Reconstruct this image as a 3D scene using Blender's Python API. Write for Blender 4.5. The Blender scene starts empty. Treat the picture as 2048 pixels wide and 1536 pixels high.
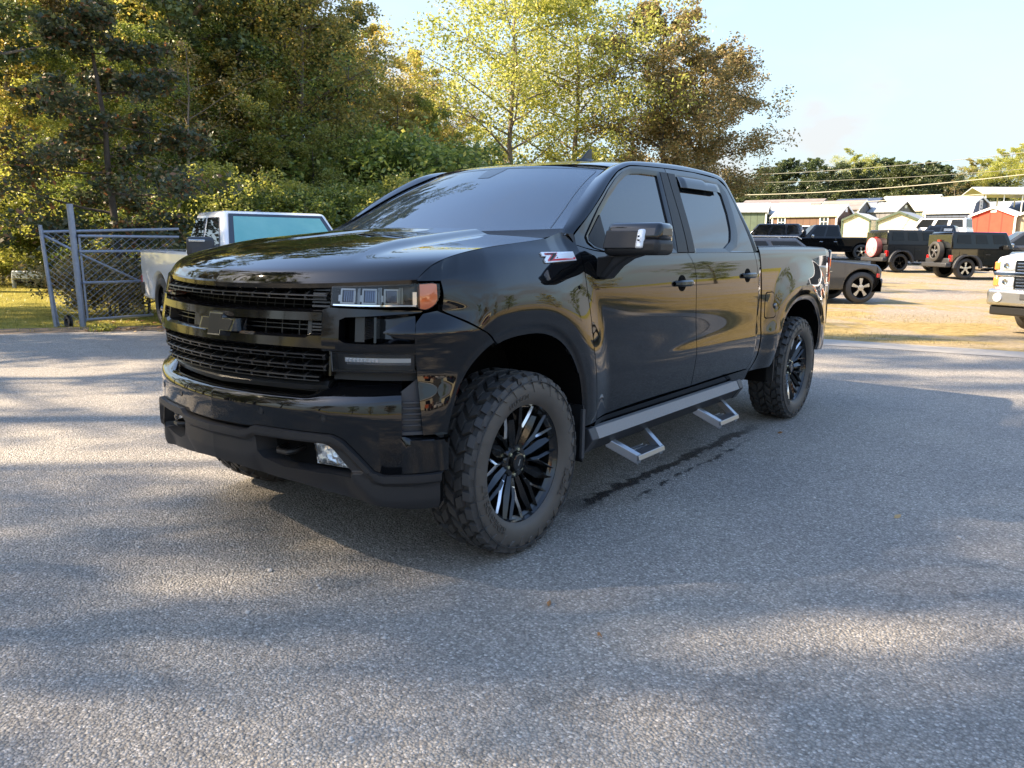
import bpy, math, random
import numpy as np
from mathutils import Vector, Matrix
random.seed(7); RNG = np.random.default_rng(11)
SC = bpy.context.scene; COL = SC.collection
PI = math.pi
# ------------------------------------------------------------------ camera
CAM_LOC = np.array([3.058, -2.809, 1.408])
def cam_basis(yaw, pitch, roll):
    f = np.array([math.cos(pitch)*math.cos(yaw), math.cos(pitch)*math.sin(yaw), -math.sin(pitch)])
    r = np.array([math.sin(yaw), -math.cos(yaw), 0.0]); u = np.cross(r, f)
    c, s = math.cos(roll), math.sin(roll)
    return c*r + s*u, -s*r + c*u, f
cr, cu, cf = cam_basis(math.radians(127.44), math.radians(10.08), math.radians(0.64))
cam = bpy.data.cameras.new('camera'); cam.sensor_width = 36; cam.lens = 1586/2048*36
cam.clip_start = 0.05; cam.clip_end = 3000
camo = bpy.data.objects.new('camera', cam); COL.objects.link(camo)
camo.matrix_world = Matrix(((cr[0], cu[0], -cf[0], CAM_LOC[0]), (cr[1], cu[1], -cf[1], CAM_LOC[1]), (cr[2], cu[2], -cf[2], CAM_LOC[2]), (0, 0, 0, 1)))
SC.camera = camo
# ------------------------------------------------------------------ sun and sky
SUN_DIR = Vector((-0.60, -0.545, 0.585)).normalized()
SUN_EL = math.asin(SUN_DIR.z); SUN_AZ = math.atan2(SUN_DIR.x, SUN_DIR.y)
sl = bpy.data.lights.new('sun', 'SUN'); sl.energy = 4.8; sl.angle = math.radians(0.55); sl.color = (1.0, 0.80, 0.56)
so = bpy.data.objects.new('sun', sl); COL.objects.link(so)
so.rotation_euler = SUN_DIR.to_track_quat('Z', 'Y').to_euler(); so.location = (-20, -18, 20)
W = bpy.data.worlds.new('World'); SC.world = W; W.use_nodes = True
nt = W.node_tree; nt.nodes.clear()
def N(nt, t, **k):
    n = nt.nodes.new(t)
    for a, v in k.items(): setattr(n, a, v)
    return n
wo = N(nt, 'ShaderNodeOutputWorld'); bg = N(nt, 'ShaderNodeBackground'); bg.inputs[1].default_value = 0.15
sky = N(nt, 'ShaderNodeTexSky'); sky.sky_type = 'NISHITA'; sky.sun_disc = False
sky.sun_elevation = SUN_EL; sky.sun_rotation = SUN_AZ; sky.air_density = 1.0; sky.dust_density = 0.9; sky.ozone_density = 1.3
tc = N(nt, 'ShaderNodeTexCoord'); sp = N(nt, 'ShaderNodeSeparateXYZ'); nt.links.new(tc.outputs['Generated'], sp.inputs[0])
mz = N(nt, 'ShaderNodeMath', operation='ADD'); mz.inputs[1].default_value = 0.10; nt.links.new(sp.outputs[2], mz.inputs[0])
mm = N(nt, 'ShaderNodeMath', operation='MAXIMUM'); mm.inputs[1].default_value = 0.05; nt.links.new(mz.outputs[0], mm.inputs[0])
dv = N(nt, 'ShaderNodeVectorMath', operation='DIVIDE')
cb = N(nt, 'ShaderNodeCombineXYZ')
for i in range(3): nt.links.new(mm.outputs[0], cb.inputs[i])
nt.links.new(tc.outputs['Generated'], dv.inputs[0]); nt.links.new(cb.outputs[0], dv.inputs[1])
mp = N(nt, 'ShaderNodeMapping'); mp.inputs['Location'].default_value = (3.1, 1.4, 0); mp.inputs['Scale'].default_value = (1.0, 0.62, 1.0); mp.inputs['Rotation'].default_value = (0, 0, 0.5)
nt.links.new(dv.outputs[0], mp.inputs[0])
n1 = N(nt, 'ShaderNodeTexNoise'); n1.inputs['Scale'].default_value = 0.85; n1.inputs['Detail'].default_value = 7; n1.inputs['Roughness'].default_value = 0.55; n1.inputs['Distortion'].default_value = 0.35
nt.links.new(mp.outputs[0], n1.inputs['Vector'])
cr1 = N(nt, 'ShaderNodeValToRGB'); cr1.color_ramp.elements[0].position = 0.52; cr1.color_ramp.elements[1].position = 0.78
nt.links.new(n1.outputs[0], cr1.inputs[0])
# low band of cumulus
mp2 = N(nt, 'ShaderNodeMapping'); mp2.inputs['Scale'].default_value = (5.0, 5.0, 11.0); mp2.inputs['Location'].default_value = (0.55, 0.2, 0.1)
nt.links.new(tc.outputs['Generated'], mp2.inputs[0])
n2 = N(nt, 'ShaderNodeTexNoise'); n2.inputs['Scale'].default_value = 1.0; n2.inputs['Detail'].default_value = 6; n2.inputs['Roughness'].default_value = 0.5
nt.links.new(mp2.outputs[0], n2.inputs['Vector'])
cr2 = N(nt, 'ShaderNodeValToRGB'); cr2.color_ramp.elements[0].position = 0.47; cr2.color_ramp.elements[1].position = 0.58
nt.links.new(n2.outputs[0], cr2.inputs[0])
band = N(nt, 'ShaderNodeMapRange'); band.inputs[1].default_value = 0.34; band.inputs[2].default_value = 0.17
nt.links.new(sp.outputs[2], band.inputs[0])
m2 = N(nt, 'ShaderNodeMath', operation='MULTIPLY'); nt.links.new(cr2.outputs[0], m2.inputs[0]); nt.links.new(band.outputs[0], m2.inputs[1])
mx = N(nt, 'ShaderNodeMath', operation='MAXIMUM'); nt.links.new(cr1.outputs[0], mx.inputs[0]); nt.links.new(m2.outputs[0], mx.inputs[1])
ms = N(nt, 'ShaderNodeMath', operation='MULTIPLY'); ms.inputs[1].default_value = 0.8; nt.links.new(mx.outputs[0], ms.inputs[0])
mix = N(nt, 'ShaderNodeMixRGB'); mix.inputs[2].default_value = (1.62, 1.60, 1.58, 1)
hz = N(nt, 'ShaderNodeMapRange'); hz.inputs[1].default_value = 0.0; hz.inputs[2].default_value = 0.62; hz.inputs[3].default_value = 0.97; hz.inputs[4].default_value = 0.0; nt.links.new(sp.outputs[2], hz.inputs[0])
hm = N(nt, 'ShaderNodeMixRGB'); hm.inputs[2].default_value = (1.02, 1.24, 1.32, 1); nt.links.new(hz.outputs[0], hm.inputs[0]); nt.links.new(sky.outputs[0], hm.inputs[1])
nt.links.new(ms.outputs[0], mix.inputs[0]); nt.links.new(hm.outputs[0], mix.inputs[1])
nt.links.new(mix.outputs[0], bg.inputs[0]); nt.links.new(bg.outputs[0], wo.inputs[0])
SC.view_settings.view_transform = 'Standard'; SC.view_settings.look = 'None'; SC.view_settings.exposure = 1.9; SC.view_settings.gamma = 1
try: SC.view_settings.use_curve_mapping = False
except Exception: pass
SC.render.engine = 'CYCLES'
SC.cycles.max_bounces = 8; SC.cycles.transparent_max_bounces = 24; SC.cycles.diffuse_bounces = 3; SC.cycles.glossy_bounces = 4
SC.cycles.use_denoising = True; SC.cycles.sample_clamp_indirect = 6.0
try: SC.cycles.denoiser = 'OPENIMAGEDENOISE'
except Exception: pass

# ------------------------------------------------------------------ materials
def mat(name, col=(0.5, 0.5, 0.5), rough=0.5, metal=0.0, ior=1.5, coat=0.0, spec=0.5, noise=None, bump=None, emit=None, trans=0.0):
    m = bpy.data.materials.new(name); m.use_nodes = True; t = m.node_tree; b = t.nodes['Principled BSDF']
    b.inputs['Base Color'].default_value = (*col, 1); b.inputs['Roughness'].default_value = rough; b.inputs['Metallic'].default_value = metal
    b.inputs['IOR'].default_value = ior; b.inputs['Coat Weight'].default_value = coat; b.inputs['Coat Roughness'].default_value = 0.02
    b.inputs['Specular IOR Level'].default_value = spec; b.inputs['Transmission Weight'].default_value = trans
    tcn = None
    if noise or bump:
        tcn = N(t, 'ShaderNodeTexCoord')
    if noise:   # (scale, amount, second colour)
        s, lo, c2 = noise
        n = N(t, 'ShaderNodeTexNoise'); n.inputs['Scale'].default_value = s; n.inputs['Detail'].default_value = 6; n.inputs['Roughness'].default_value = 0.6
        t.links.new(tcn.outputs['Object'], n.inputs['Vector'])
        r = N(t, 'ShaderNodeValToRGB'); r.color_ramp.elements[0].position = 0.5-lo; r.color_ramp.elements[1].position = 0.5+lo
        r.color_ramp.elements[0].color = (*col, 1); r.color_ramp.elements[1].color = (*c2, 1)
        t.links.new(n.outputs[0], r.inputs[0]); t.links.new(r.outputs[0], b.inputs['Base Color'])
    if bump:
        s, st = bump
        n = N(t, 'ShaderNodeTexNoise'); n.inputs['Scale'].default_value = s; n.inputs['Detail'].default_value = 3
        t.links.new(tcn.outputs['Object'], n.inputs['Vector'])
        bn = N(t, 'ShaderNodeBump'); bn.inputs['Strength'].default_value = st; bn.inputs['Distance'].default_value = 0.01
        t.links.new(n.outputs[0], bn.inputs['Height']); t.links.new(bn.outputs[0], b.inputs['Normal'])
    if emit: b.inputs['Emission Color'].default_value = (*emit[0], 1); b.inputs['Emission Strength'].default_value = emit[1]
    return m
def lens_mat(name, tint=(1, 1, 1), gloss=0.06):
    m = bpy.data.materials.new(name); m.use_nodes = True; t = m.node_tree; t.nodes.clear()
    o = N(t, 'ShaderNodeOutputMaterial'); tr = N(t, 'ShaderNodeBsdfTransparent'); tr.inputs[0].default_value = (*tint, 1)
    g = N(t, 'ShaderNodeBsdfGlossy'); g.inputs['Roughness'].default_value = 0.02; f = N(t, 'ShaderNodeFresnel'); f.inputs[0].default_value = 1.5
    mxs = N(t, 'ShaderNodeMixShader'); t.links.new(f.outputs[0], mxs.inputs[0]); t.links.new(tr.outputs[0], mxs.inputs[1]); t.links.new(g.outputs[0], mxs.inputs[2]); t.links.new(mxs.outputs[0], o.inputs[0])
    return m
M = {}
M['black'] = mat('black_paint', (0.003, 0.0033, 0.004), 0.03, 0, 1.5, coat=1.0, spec=0.08)
M['gblack'] = mat('gloss_black_trim', (0.004, 0.004, 0.0045), 0.10, 0, 1.45, coat=0.15)
M['mblack'] = mat('matte_black_plastic', (0.016, 0.0165, 0.018), 0.5, spec=0.35, bump=(900, 0.06))
M['satin'] = mat('satin_black_plastic', (0.013, 0.014, 0.015), 0.33)
M['grey_plastic'] = mat('grey_plastic', (0.035, 0.037, 0.042), 0.5, bump=(700, 0.1))
M['dark'] = mat('dark_interior', (0.004, 0.004, 0.004), 0.85, spec=0.1)
M['glass'] = mat('tinted_glass', (0.010, 0.013, 0.016), 0.015, 0, 1.75, spec=0.7)
M['wglass'] = mat('windshield_glass', (0.045, 0.058, 0.070), 0.015, 0, 1.9, spec=0.8)
M['rubber'] = mat('tyre_rubber', (0.034, 0.034, 0.035), 0.62, noise=(6, 0.2, (0.050, 0.047, 0.043)), bump=(400, 0.12))
M['rubber_side'] = mat('tyre_sidewall', (0.060, 0.054, 0.047), 0.55, noise=(9, 0.25, (0.085, 0.074, 0.062)))
M['rim'] = mat('black_rim', (0.006, 0.0065, 0.007), 0.18, 0.3, coat=0.6)
M['milled'] = mat('milled_metal', (0.75, 0.75, 0.74), 0.22, 1.0)
M['chrome'] = mat('chrome', (0.85, 0.86, 0.87), 0.07, 1.0)
M['dchrome'] = mat('dark_chrome', (0.17, 0.175, 0.18), 0.15, 1.0)
M['bglass'] = mat('car_window_glass', (0.012, 0.014, 0.016), 0.05, 0, 1.4, spec=0.4)
M['lampglass'] = lens_mat('clear_lamp_lens')
M['amber'] = mat('amber_lens', (0.85, 0.22, 0.06), 0.15, coat=1.0)
M['red'] = mat('red_lens', (0.45, 0.012, 0.012), 0.12, coat=1.0)
M['white_lens'] = mat('white_lens', (0.62, 0.64, 0.66), 0.12, 0.2, coat=1.0)
M['step'] = mat('step_metal', (0.30, 0.32, 0.35), 0.28, 0.85)
M['board'] = mat('running_board_tread', (0.26, 0.255, 0.25), 0.62, 0.3, bump=(350, 0.35))
M['nut'] = mat('lug_nut_metal', (0.80, 0.76, 0.52), 0.25, 1.0)
M['disc'] = mat('brake_disc', (0.22, 0.21, 0.2), 0.35, 1.0)
M['badge_white'] = mat('badge_silver', (0.80, 0.82, 0.85), 0.25, 0.35)
M['badge_red'] = mat('badge_red', (0.55, 0.01, 0.02), 0.25, coat=0.6)
M['white_paint'] = mat('white_paint', (0.74, 0.75, 0.76), 0.22, coat=0.8)
M['steel'] = mat('galvanised_steel', (0.33, 0.36, 0.42), 0.5, 0.55, noise=(14, 0.3, (0.22, 0.25, 0.31)))
M['bark'] = mat('bark', (0.105, 0.085, 0.065), 0.9, noise=(9, 0.2, (0.045, 0.036, 0.03)), bump=(12, 0.8))
M['bark2'] = mat('pale_bark', (0.22, 0.18, 0.14), 0.9, noise=(7, 0.2, (0.11, 0.09, 0.07)), bump=(12, 0.8))

# ------------------------------------------------------------------ object helpers
def link(o, parent=None):
    COL.objects.link(o)
    if parent is not None: o.parent = parent
    return o
def set_sharp(me, ang):
    try: me.set_sharp_from_angle(angle=math.radians(ang))
    except Exception: pass
def mobj(name, verts, faces, m, parent=None, smooth=True, sharp=35, fm=None):
    me = bpy.data.meshes.new(name)
    me.from_pydata([tuple(v) for v in verts], [], [tuple(f) for f in faces])
    ms_ = m if isinstance(m, (list, tuple)) else [m]
    for q in ms_: me.materials.append(q)
    if fm is not None: me.polygons.foreach_set('material_index', fm)
    if smooth:
        me.polygons.foreach_set('use_smooth', [True]*len(me.polygons)); set_sharp(me, sharp)
    me.update()
    return link(bpy.data.objects.new(name, me), parent)
def empty(name, loc=(0, 0, 0), rz=0, parent=None, rx=0, ry=0):
    o = bpy.data.objects.new(name, None); o.location = loc; o.rotation_euler = (rx, ry, rz); o.empty_display_size = 0.2
    return link(o, parent)
def tag(o, label=None, cat=None, group=None, kind=None):
    if label: o['label'] = label
    if cat: o['category'] = cat
    if group: o['group'] = group
    if kind: o['kind'] = kind
    return o
def kids(o): return KID.get(o.name, [])
def copy_tree(o, loc=None, rz=None, label=None, scale=None, parent=None):
    c = o.copy(); COL.objects.link(c)
    if parent is not None: c.parent = parent
    if loc is not None: c.location = loc
    if rz is not None: c.rotation_euler[2] = rz
    if label: c['label'] = label
    if scale is not None: c.scale = scale if hasattr(scale, '__len__') else (scale,)*3
    for ch in list(o.children): copy_tree(ch, parent=c)
    return c
class MB:
    """collects primitives into one mesh"""
    def __init__(s): s.v = []; s.f = []; s.m = []
    def add(s, v, f, mi=0):
        n = len(s.v); s.v += [tuple(p) for p in v]; s.f += [tuple(i+n for i in q) for q in f]; s.m += [mi]*len(f); return s
    def box(s, x0, x1, y0, y1, z0, z1, mi=0):
        return s.add([(x0, y0, z0), (x1, y0, z0), (x1, y1, z0), (x0, y1, z0), (x0, y0, z1), (x1, y0, z1), (x1, y1, z1), (x0, y1, z1)],
                     [(0, 3, 2, 1), (4, 5, 6, 7), (0, 1, 5, 4), (1, 2, 6, 5), (2, 3, 7, 6), (3, 0, 4, 7)], mi)
    def hexa(s, p, mi=0):
        return s.add(p, [(0, 3, 2, 1), (4, 5, 6, 7), (0, 1, 5, 4), (1, 2, 6, 5), (2, 3, 7, 6), (3, 0, 4, 7)], mi)
    def tube(s, pts, r, n=8, mi=0, cap=True):
        pts = [np.array(p, float) for p in pts]; k = len(pts); rr = r if hasattr(r, '__len__') else [r]*k
        vs = []; a = None
        for i in range(k):
            t = pts[min(i+1, k-1)]-pts[max(i-1, 0)]; t = t/(np.linalg.norm(t)+1e-9)
            if a is None:
                a = np.array([0, 0, 1.]) if abs(t[2]) < .9 else np.array([1., 0, 0])
            a = a-t*a.dot(t); a /= np.linalg.norm(a)+1e-9; b = np.cross(t, a)
            for j in range(n):
                w = 2*PI*j/n; vs.append(pts[i]+rr[i]*(math.cos(w)*a+math.sin(w)*b))
        fs = [(i*n+j, i*n+(j+1) % n, (i+1)*n+(j+1) % n, (i+1)*n+j) for i in range(k-1) for j in range(n)]
        if cap: fs += [tuple(range(n))[::-1], tuple((k-1)*n+j for j in range(n))]
        return s.add(vs, fs, mi)
    def lathe(s, prof, n=48, axis='x', c=(0, 0, 0), mi=0, close=False):
        """prof: (axial, radius)"""
        vs = []
        for a, r in prof:
            for j in range(n):
                w = 2*PI*j/n; p = (a, r*math.cos(w), r*math.sin(w)) if axis == 'x' else ((r*math.cos(w), a, r*math.sin(w)) if axis == 'y' else (r*math.cos(w), r*math.sin(w), a))
                vs.append((p[0]+c[0], p[1]+c[1], p[2]+c[2]))
        k = len(prof); fs = []
        for i in range(k-1+(1 if close else 0)):
            for j in range(n):
                a0 = i*n+j; a1 = i*n+(j+1) % n; b0 = ((i+1) % k)*n+j; b1 = ((i+1) % k)*n+(j+1) % n
                fs.append((a0, b0, b1, a1))
        return s.add(vs, fs, mi)
    def prism(s, poly, d0, d1, axis='x', mi=0):
        """extrude a 2-D polygon; axis x: poly in (y,z); axis y: (x,z); axis z: (x,y)"""
        def P(p, d): return (d, p[0], p[1]) if axis == 'x' else ((p[0], d, p[1]) if axis == 'y' else (p[0], p[1], d))
        n = len(poly); v = [P(p, d0) for p in poly]+[P(p, d1) for p in poly]
        f = [tuple(range(n))[::-1], tuple(range(n, 2*n))]+[(i, (i+1) % n, n+(i+1) % n, n+i) for i in range(n)]
        return s.add(v, f, mi)
    def build(s, name, m, parent=None, smooth=True, sharp=35, bevel=0):
        o = mobj(name, s.v, s.f, m, parent, smooth, sharp, s.m if isinstance(m, (list, tuple)) else None)
        bm_fix(o)
        if bevel:
            b = o.modifiers.new('bevel', 'BEVEL'); b.width = bevel; b.segments = 2; b.limit_method = 'ANGLE'; b.angle_limit = math.radians(40); b.harden_normals = False
        return o
import bmesh
def bm_fix(o):
    bm = bmesh.new(); bm.from_mesh(o.data); bmesh.ops.recalc_face_normals(bm, faces=bm.faces); bm.to_mesh(o.data); bm.free()
def text_mesh(txt, size, extrude=0.004):
    cu_ = bpy.data.curves.new('t', 'FONT'); cu_.body = txt; cu_.size = size; cu_.extrude = extrude; cu_.align_x = 'CENTER'; cu_.resolution_u = 3
    ob = bpy.data.objects.new('t', cu_); COL.objects.link(ob)
    bpy.context.view_layer.update()
    dg = bpy.context.evaluated_depsgraph_get(); me = bpy.data.meshes.new_from_object(ob.evaluated_get(dg))
    v = np.array([x.co[:] for x in me.vertices]) if len(me.vertices) else np.zeros((0, 3)); f = [tuple(p.vertices) for p in me.polygons]
    bpy.data.objects.remove(ob); bpy.data.curves.remove(cu_); bpy.data.meshes.remove(me)
    return v, f
# smooth interpolation -------------------------------------------------------
def cspline(xk, yk):
    xk = np.asarray(xk, float); yk = np.asarray(yk, float); n = len(xk); h = np.diff(xk); A = np.zeros((n, n)); r = np.zeros(n)
    A[0, 0] = A[-1, -1] = 1
    for i in range(1, n-1):
        A[i, i-1] = h[i-1]; A[i, i] = 2*(h[i-1]+h[i]); A[i, i+1] = h[i]; r[i] = 6*((yk[i+1]-yk[i])/h[i]-(yk[i]-yk[i-1])/h[i-1])
    m = np.linalg.solve(A, r)
    def f(x):
        x = np.asarray(x, float); xc = np.clip(x, xk[0], xk[-1]); i = np.clip(np.searchsorted(xk, xc)-1, 0, n-2)
        a = (xk[i+1]-xc)/h[i]; b = (xc-xk[i])/h[i]
        return a*yk[i]+b*yk[i+1]+((a**3-a)*m[i]+(b**3-b)*m[i+1])*h[i]**2/6
    return f
def sst(x, a, b):
    t = np.clip((np.asarray(x, float)-a)/(b-a), 0, 1); return t*t*(3-2*t)
def resamp(pts, n, smooth=False):
    p = np.array(pts, float)
    if len(p) == 1: return np.repeat(p, n, 0)
    if smooth and len(p) > 2:
        d = np.concatenate([[0], np.cumsum(np.sqrt((np.diff(p, axis=0)**2).sum(1)))])
        fs = [cspline(d, p[:, k]) for k in range(p.shape[1])]; t = np.linspace(0, d[-1], 12*len(p)); p = np.stack([g(t) for g in fs], 1)
    d = np.concatenate([[0], np.cumsum(np.sqrt((np.diff(p, axis=0)**2).sum(1)))])
    t = np.linspace(0, d[-1], n); return np.stack([np.interp(t, d, p[:, k]) for k in range(p.shape[1])], 1)
def coons(bot, top, lef, rig):
    """2-D or 3-D Coons patch; bot/top have nu points, lef/rig nv points -> (nv,nu,dim)"""
    nu, nv = len(bot), len(lef); u = np.linspace(0, 1, nu)[None, :, None]; v = np.linspace(0, 1, nv)[:, None, None]
    B, T = bot[None], top[None]; L, R = lef[:, None], rig[:, None]
    return (1-v)*B+v*T+(1-u)*L+u*R-((1-u)*(1-v)*bot[0]+u*(1-v)*bot[-1]+(1-u)*v*top[0]+u*v*top[-1])
def grid_faces(nv, nu, off=0):
    return [(off+i*nu+j, off+i*nu+j+1, off+(i+1)*nu+j+1, off+(i+1)*nu+j) for i in range(nv-1) for j in range(nu-1)]
# ================================================================== GROUND
def fwd_depth(x, y): return (x-CAM_LOC[0])*(-0.6078)+(y-CAM_LOC[1])*0.7939
def rgt(x, y): return (x-CAM_LOC[0])*0.7939+(y-CAM_LOC[1])*0.6078
def wpos(d, r): return CAM_LOC[0]-0.6078*d+0.7939*r, CAM_LOC[1]+0.7939*d+0.6078*r
def terr(x, y):
    d = fwd_depth(x, y); return np.interp(d, [0, 20, 31, 45, 75, 110, 200, 600], [0, 0, .12, .60, 2.5, 4.0, 6.0, 8.0])
def px2g(u, v, z=0.):
    d_ = cf+cr*(u-1024)/1586-cu*(v-768)/1586; t = (z-CAM_LOC[2])/d_[2]; return CAM_LOC+d_*t
def ground_at(u, depth):
    """point on the terrain in the vertical plane through image column u at a given depth"""
    r = (u-1024)/1586*depth*1.0; x, y = wpos(depth/0.985, r*1.0); return float(x), float(y), float(terr(x, y))
gm_ = bpy.data.materials.new('gravel_and_dry_grass'); gm_.use_nodes = True; t = gm_.node_tree; b = t.nodes['Principled BSDF']; b.inputs['Roughness'].default_value = .95; b.inputs['Specular IOR Level'].default_value = .15
tcn = N(t, 'ShaderNodeTexCoord')
def noise(t, tcn, sc, det=5, ro=.6, dist=0, out='Object'):
    n = N(t, 'ShaderNodeTexNoise'); n.inputs['Scale'].default_value = sc; n.inputs['Detail'].default_value = det; n.inputs['Roughness'].default_value = ro; n.inputs['Distortion'].default_value = dist
    t.links.new(tcn.outputs[out], n.inputs['Vector']); return n
def ramp(t, src, stops):
    r = N(t, 'ShaderNodeValToRGB'); e = r.color_ramp.elements
    e[0].position, e[0].color = stops[0][0], (*stops[0][1], 1); e[1].position, e[1].color = stops[-1][0], (*stops[-1][1], 1)
    for p, c in stops[1:-1]: q = e.new(p); q.color = (*c, 1)
    t.links.new(src, r.inputs[0]); return r
def mixc(t, f, a, b_, mode='MIX'):
    m = N(t, 'ShaderNodeMixRGB', blend_type=mode)
    for s_, i in ((f, 0), (a, 1), (b_, 2)):
        if isinstance(s_, (int, float)): m.inputs[i].default_value = s_
        elif isinstance(s_, tuple): m.inputs[i].default_value = (*s_, 1)
        else: t.links.new(s_, m.inputs[i])
    return m
n_f = noise(t, tcn, 16, 8, .75); grav = ramp(t, n_f.outputs[0], [(.32, (.15, .13, .105)), (.5, (.29, .25, .205)), (.66, (.45, .40, .34))])
n_g = noise(t, tcn, 5, 8, .8); gras = ramp(t, n_g.outputs[0], [(.3, (.15, .115, .045)), (.5, (.31, .235, .095)), (.7, (.46, .36, .18))])
n_p = noise(t, tcn, .35, 6, .65, .6); pm = ramp(t, n_p.outputs[0], [(.45, (0, 0, 0)), (.56, (1, 1, 1))])
# near strip (between asphalt and the cars) is mostly grass, the band behind mostly gravel: steer by an attribute painted on the vertices
at = N(t, 'ShaderNodeAttribute', attribute_name='grassy'); ad = N(t, 'ShaderNodeMath', operation='ADD'); t.links.new(at.outputs['Fac'], ad.inputs[0]); t.links.new(pm.outputs[0], ad.inputs[1])
sb = N(t, 'ShaderNodeMath', operation='SUBTRACT', use_clamp=True); sb.inputs[1].default_value = .5; t.links.new(ad.outputs[0], sb.inputs[0])
col = mixc(t, sb.outputs[0], grav.outputs[0], gras.outputs[0])
at2 = N(t, 'ShaderNodeAttribute', attribute_name='lawn'); n_l = noise(t, tcn, 3, 8, .8); lawn = ramp(t, n_l.outputs[0], [(.3, (.10, .10, .018)), (.5, (.26, .23, .04)), (.7, (.42, .34, .08))])
col2 = mixc(t, at2.outputs['Fac'], col.outputs[0], lawn.outputs[0]); t.links.new(col2.outputs[0], b.inputs['Base Color'])
nb = noise(t, tcn, 22, 8, .8); bn_ = N(t, 'ShaderNodeBump'); bn_.inputs['Strength'].default_value = .9; bn_.inputs['Distance'].default_value = .04; t.links.new(nb.outputs[0], bn_.inputs['Height']); t.links.new(bn_.outputs[0], b.inputs['Normal'])
def axis_pts():
    a = [0]; st = 1.2
    while a[-1] < 900: a.append(a[-1]+st); st *= 1.055
    a = np.array(a); return np.concatenate([-a[:0:-1], a])
ax_ = axis_pts(); D_, R_ = np.meshgrid(ax_+14, ax_); X_g, Y_g = wpos(D_, R_); Z_g = terr(X_g, Y_g)-.012
P_g = np.stack([X_g, Y_g, Z_g], -1); nv, nu, _ = P_g.shape
gr_o = mobj('ground', P_g.reshape(-1, 3), [f[::-1] for f in grid_faces(nv, nu)], gm_, None, True, 180); tag(gr_o, kind='structure')
def vattr(me, nm, arr):
    a = me.attributes.new(nm, 'FLOAT', 'POINT'); a.data.foreach_set('value', arr.astype(np.float32).ravel())
g_r = (R_ > -2); dd = D_; grassy = np.interp(dd, [8, 12, 16.5, 19, 24, 30, 34, 60, 75], [.95, .95, .85, .35, .12, .22, .10, .25, .9])
vattr(gr_o.data, 'grassy', grassy); vattr(gr_o.data, 'lawn', 1-sst(R_, -5, -1.5)*1.0*(D_ < 60)-0*R_)
# ---- asphalt
am = bpy.data.materials.new('asphalt'); am.use_nodes = True; t = am.node_tree; b = t.nodes['Principled BSDF']; tcn = N(t, 'ShaderNodeTexCoord')
vo = N(t, 'ShaderNodeTexVoronoi'); vo.inputs['Scale'].default_value = 105; t.links.new(tcn.outputs['Object'], vo.inputs['Vector'])
sv = N(t, 'ShaderNodeSeparateColor'); t.links.new(vo.outputs['Color'], sv.inputs[0])
stone = ramp(t, sv.outputs[0], [(.0, (.23, .215, .19)), (.30, (.30, .282, .25)), (.65, (.355, .334, .298)), (.90, (.44, .415, .372)), (1.0, (.60, .57, .52))])
gap = ramp(t, vo.outputs['Distance'], [(.25, (1, 1, 1)), (.8, (.62, .62, .62))]); c1 = mixc(t, 1.0, stone.outputs[0], gap.outputs[0], 'MULTIPLY')
nl = noise(t, tcn, .8, 7, .6, .3); lg = ramp(t, nl.outputs[0], [(.3, (.84, .84, .86)), (.7, (1.10, 1.08, 1.05))]); c2 = mixc(t, 1.0, c1.outputs[0], lg.outputs[0], 'MULTIPLY')
nsp = noise(t, tcn, 2.6, 2, .4); spm = ramp(t, nsp.outputs[0], [(.755, (1, 1, 1)), (.79, (.6, .6, .61))]); c3 = mixc(t, 1.0, c2.outputs[0], spm.outputs[0], 'MULTIPLY')
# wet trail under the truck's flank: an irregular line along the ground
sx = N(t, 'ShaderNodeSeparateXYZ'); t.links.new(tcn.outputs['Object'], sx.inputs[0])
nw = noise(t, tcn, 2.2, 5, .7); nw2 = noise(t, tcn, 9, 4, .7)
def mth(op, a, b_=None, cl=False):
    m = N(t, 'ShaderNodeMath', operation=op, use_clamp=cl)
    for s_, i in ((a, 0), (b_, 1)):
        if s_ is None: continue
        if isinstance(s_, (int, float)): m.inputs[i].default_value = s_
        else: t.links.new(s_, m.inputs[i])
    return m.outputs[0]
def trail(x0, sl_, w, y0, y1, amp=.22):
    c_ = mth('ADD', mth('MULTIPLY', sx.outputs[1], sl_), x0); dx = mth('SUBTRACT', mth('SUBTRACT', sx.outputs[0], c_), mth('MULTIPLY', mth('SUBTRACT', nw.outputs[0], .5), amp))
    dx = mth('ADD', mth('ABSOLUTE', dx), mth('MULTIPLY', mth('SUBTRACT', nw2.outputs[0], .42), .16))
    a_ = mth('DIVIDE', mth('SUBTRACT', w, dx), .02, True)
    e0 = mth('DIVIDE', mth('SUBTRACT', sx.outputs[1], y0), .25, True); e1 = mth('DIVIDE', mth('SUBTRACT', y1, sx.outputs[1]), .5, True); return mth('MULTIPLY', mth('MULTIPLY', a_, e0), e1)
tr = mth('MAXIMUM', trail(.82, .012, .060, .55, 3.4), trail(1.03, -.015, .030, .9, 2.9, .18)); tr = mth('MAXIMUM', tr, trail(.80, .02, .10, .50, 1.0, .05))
c4 = mixc(t, tr, c3.outputs[0], (.028, .028, .030)); 
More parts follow.
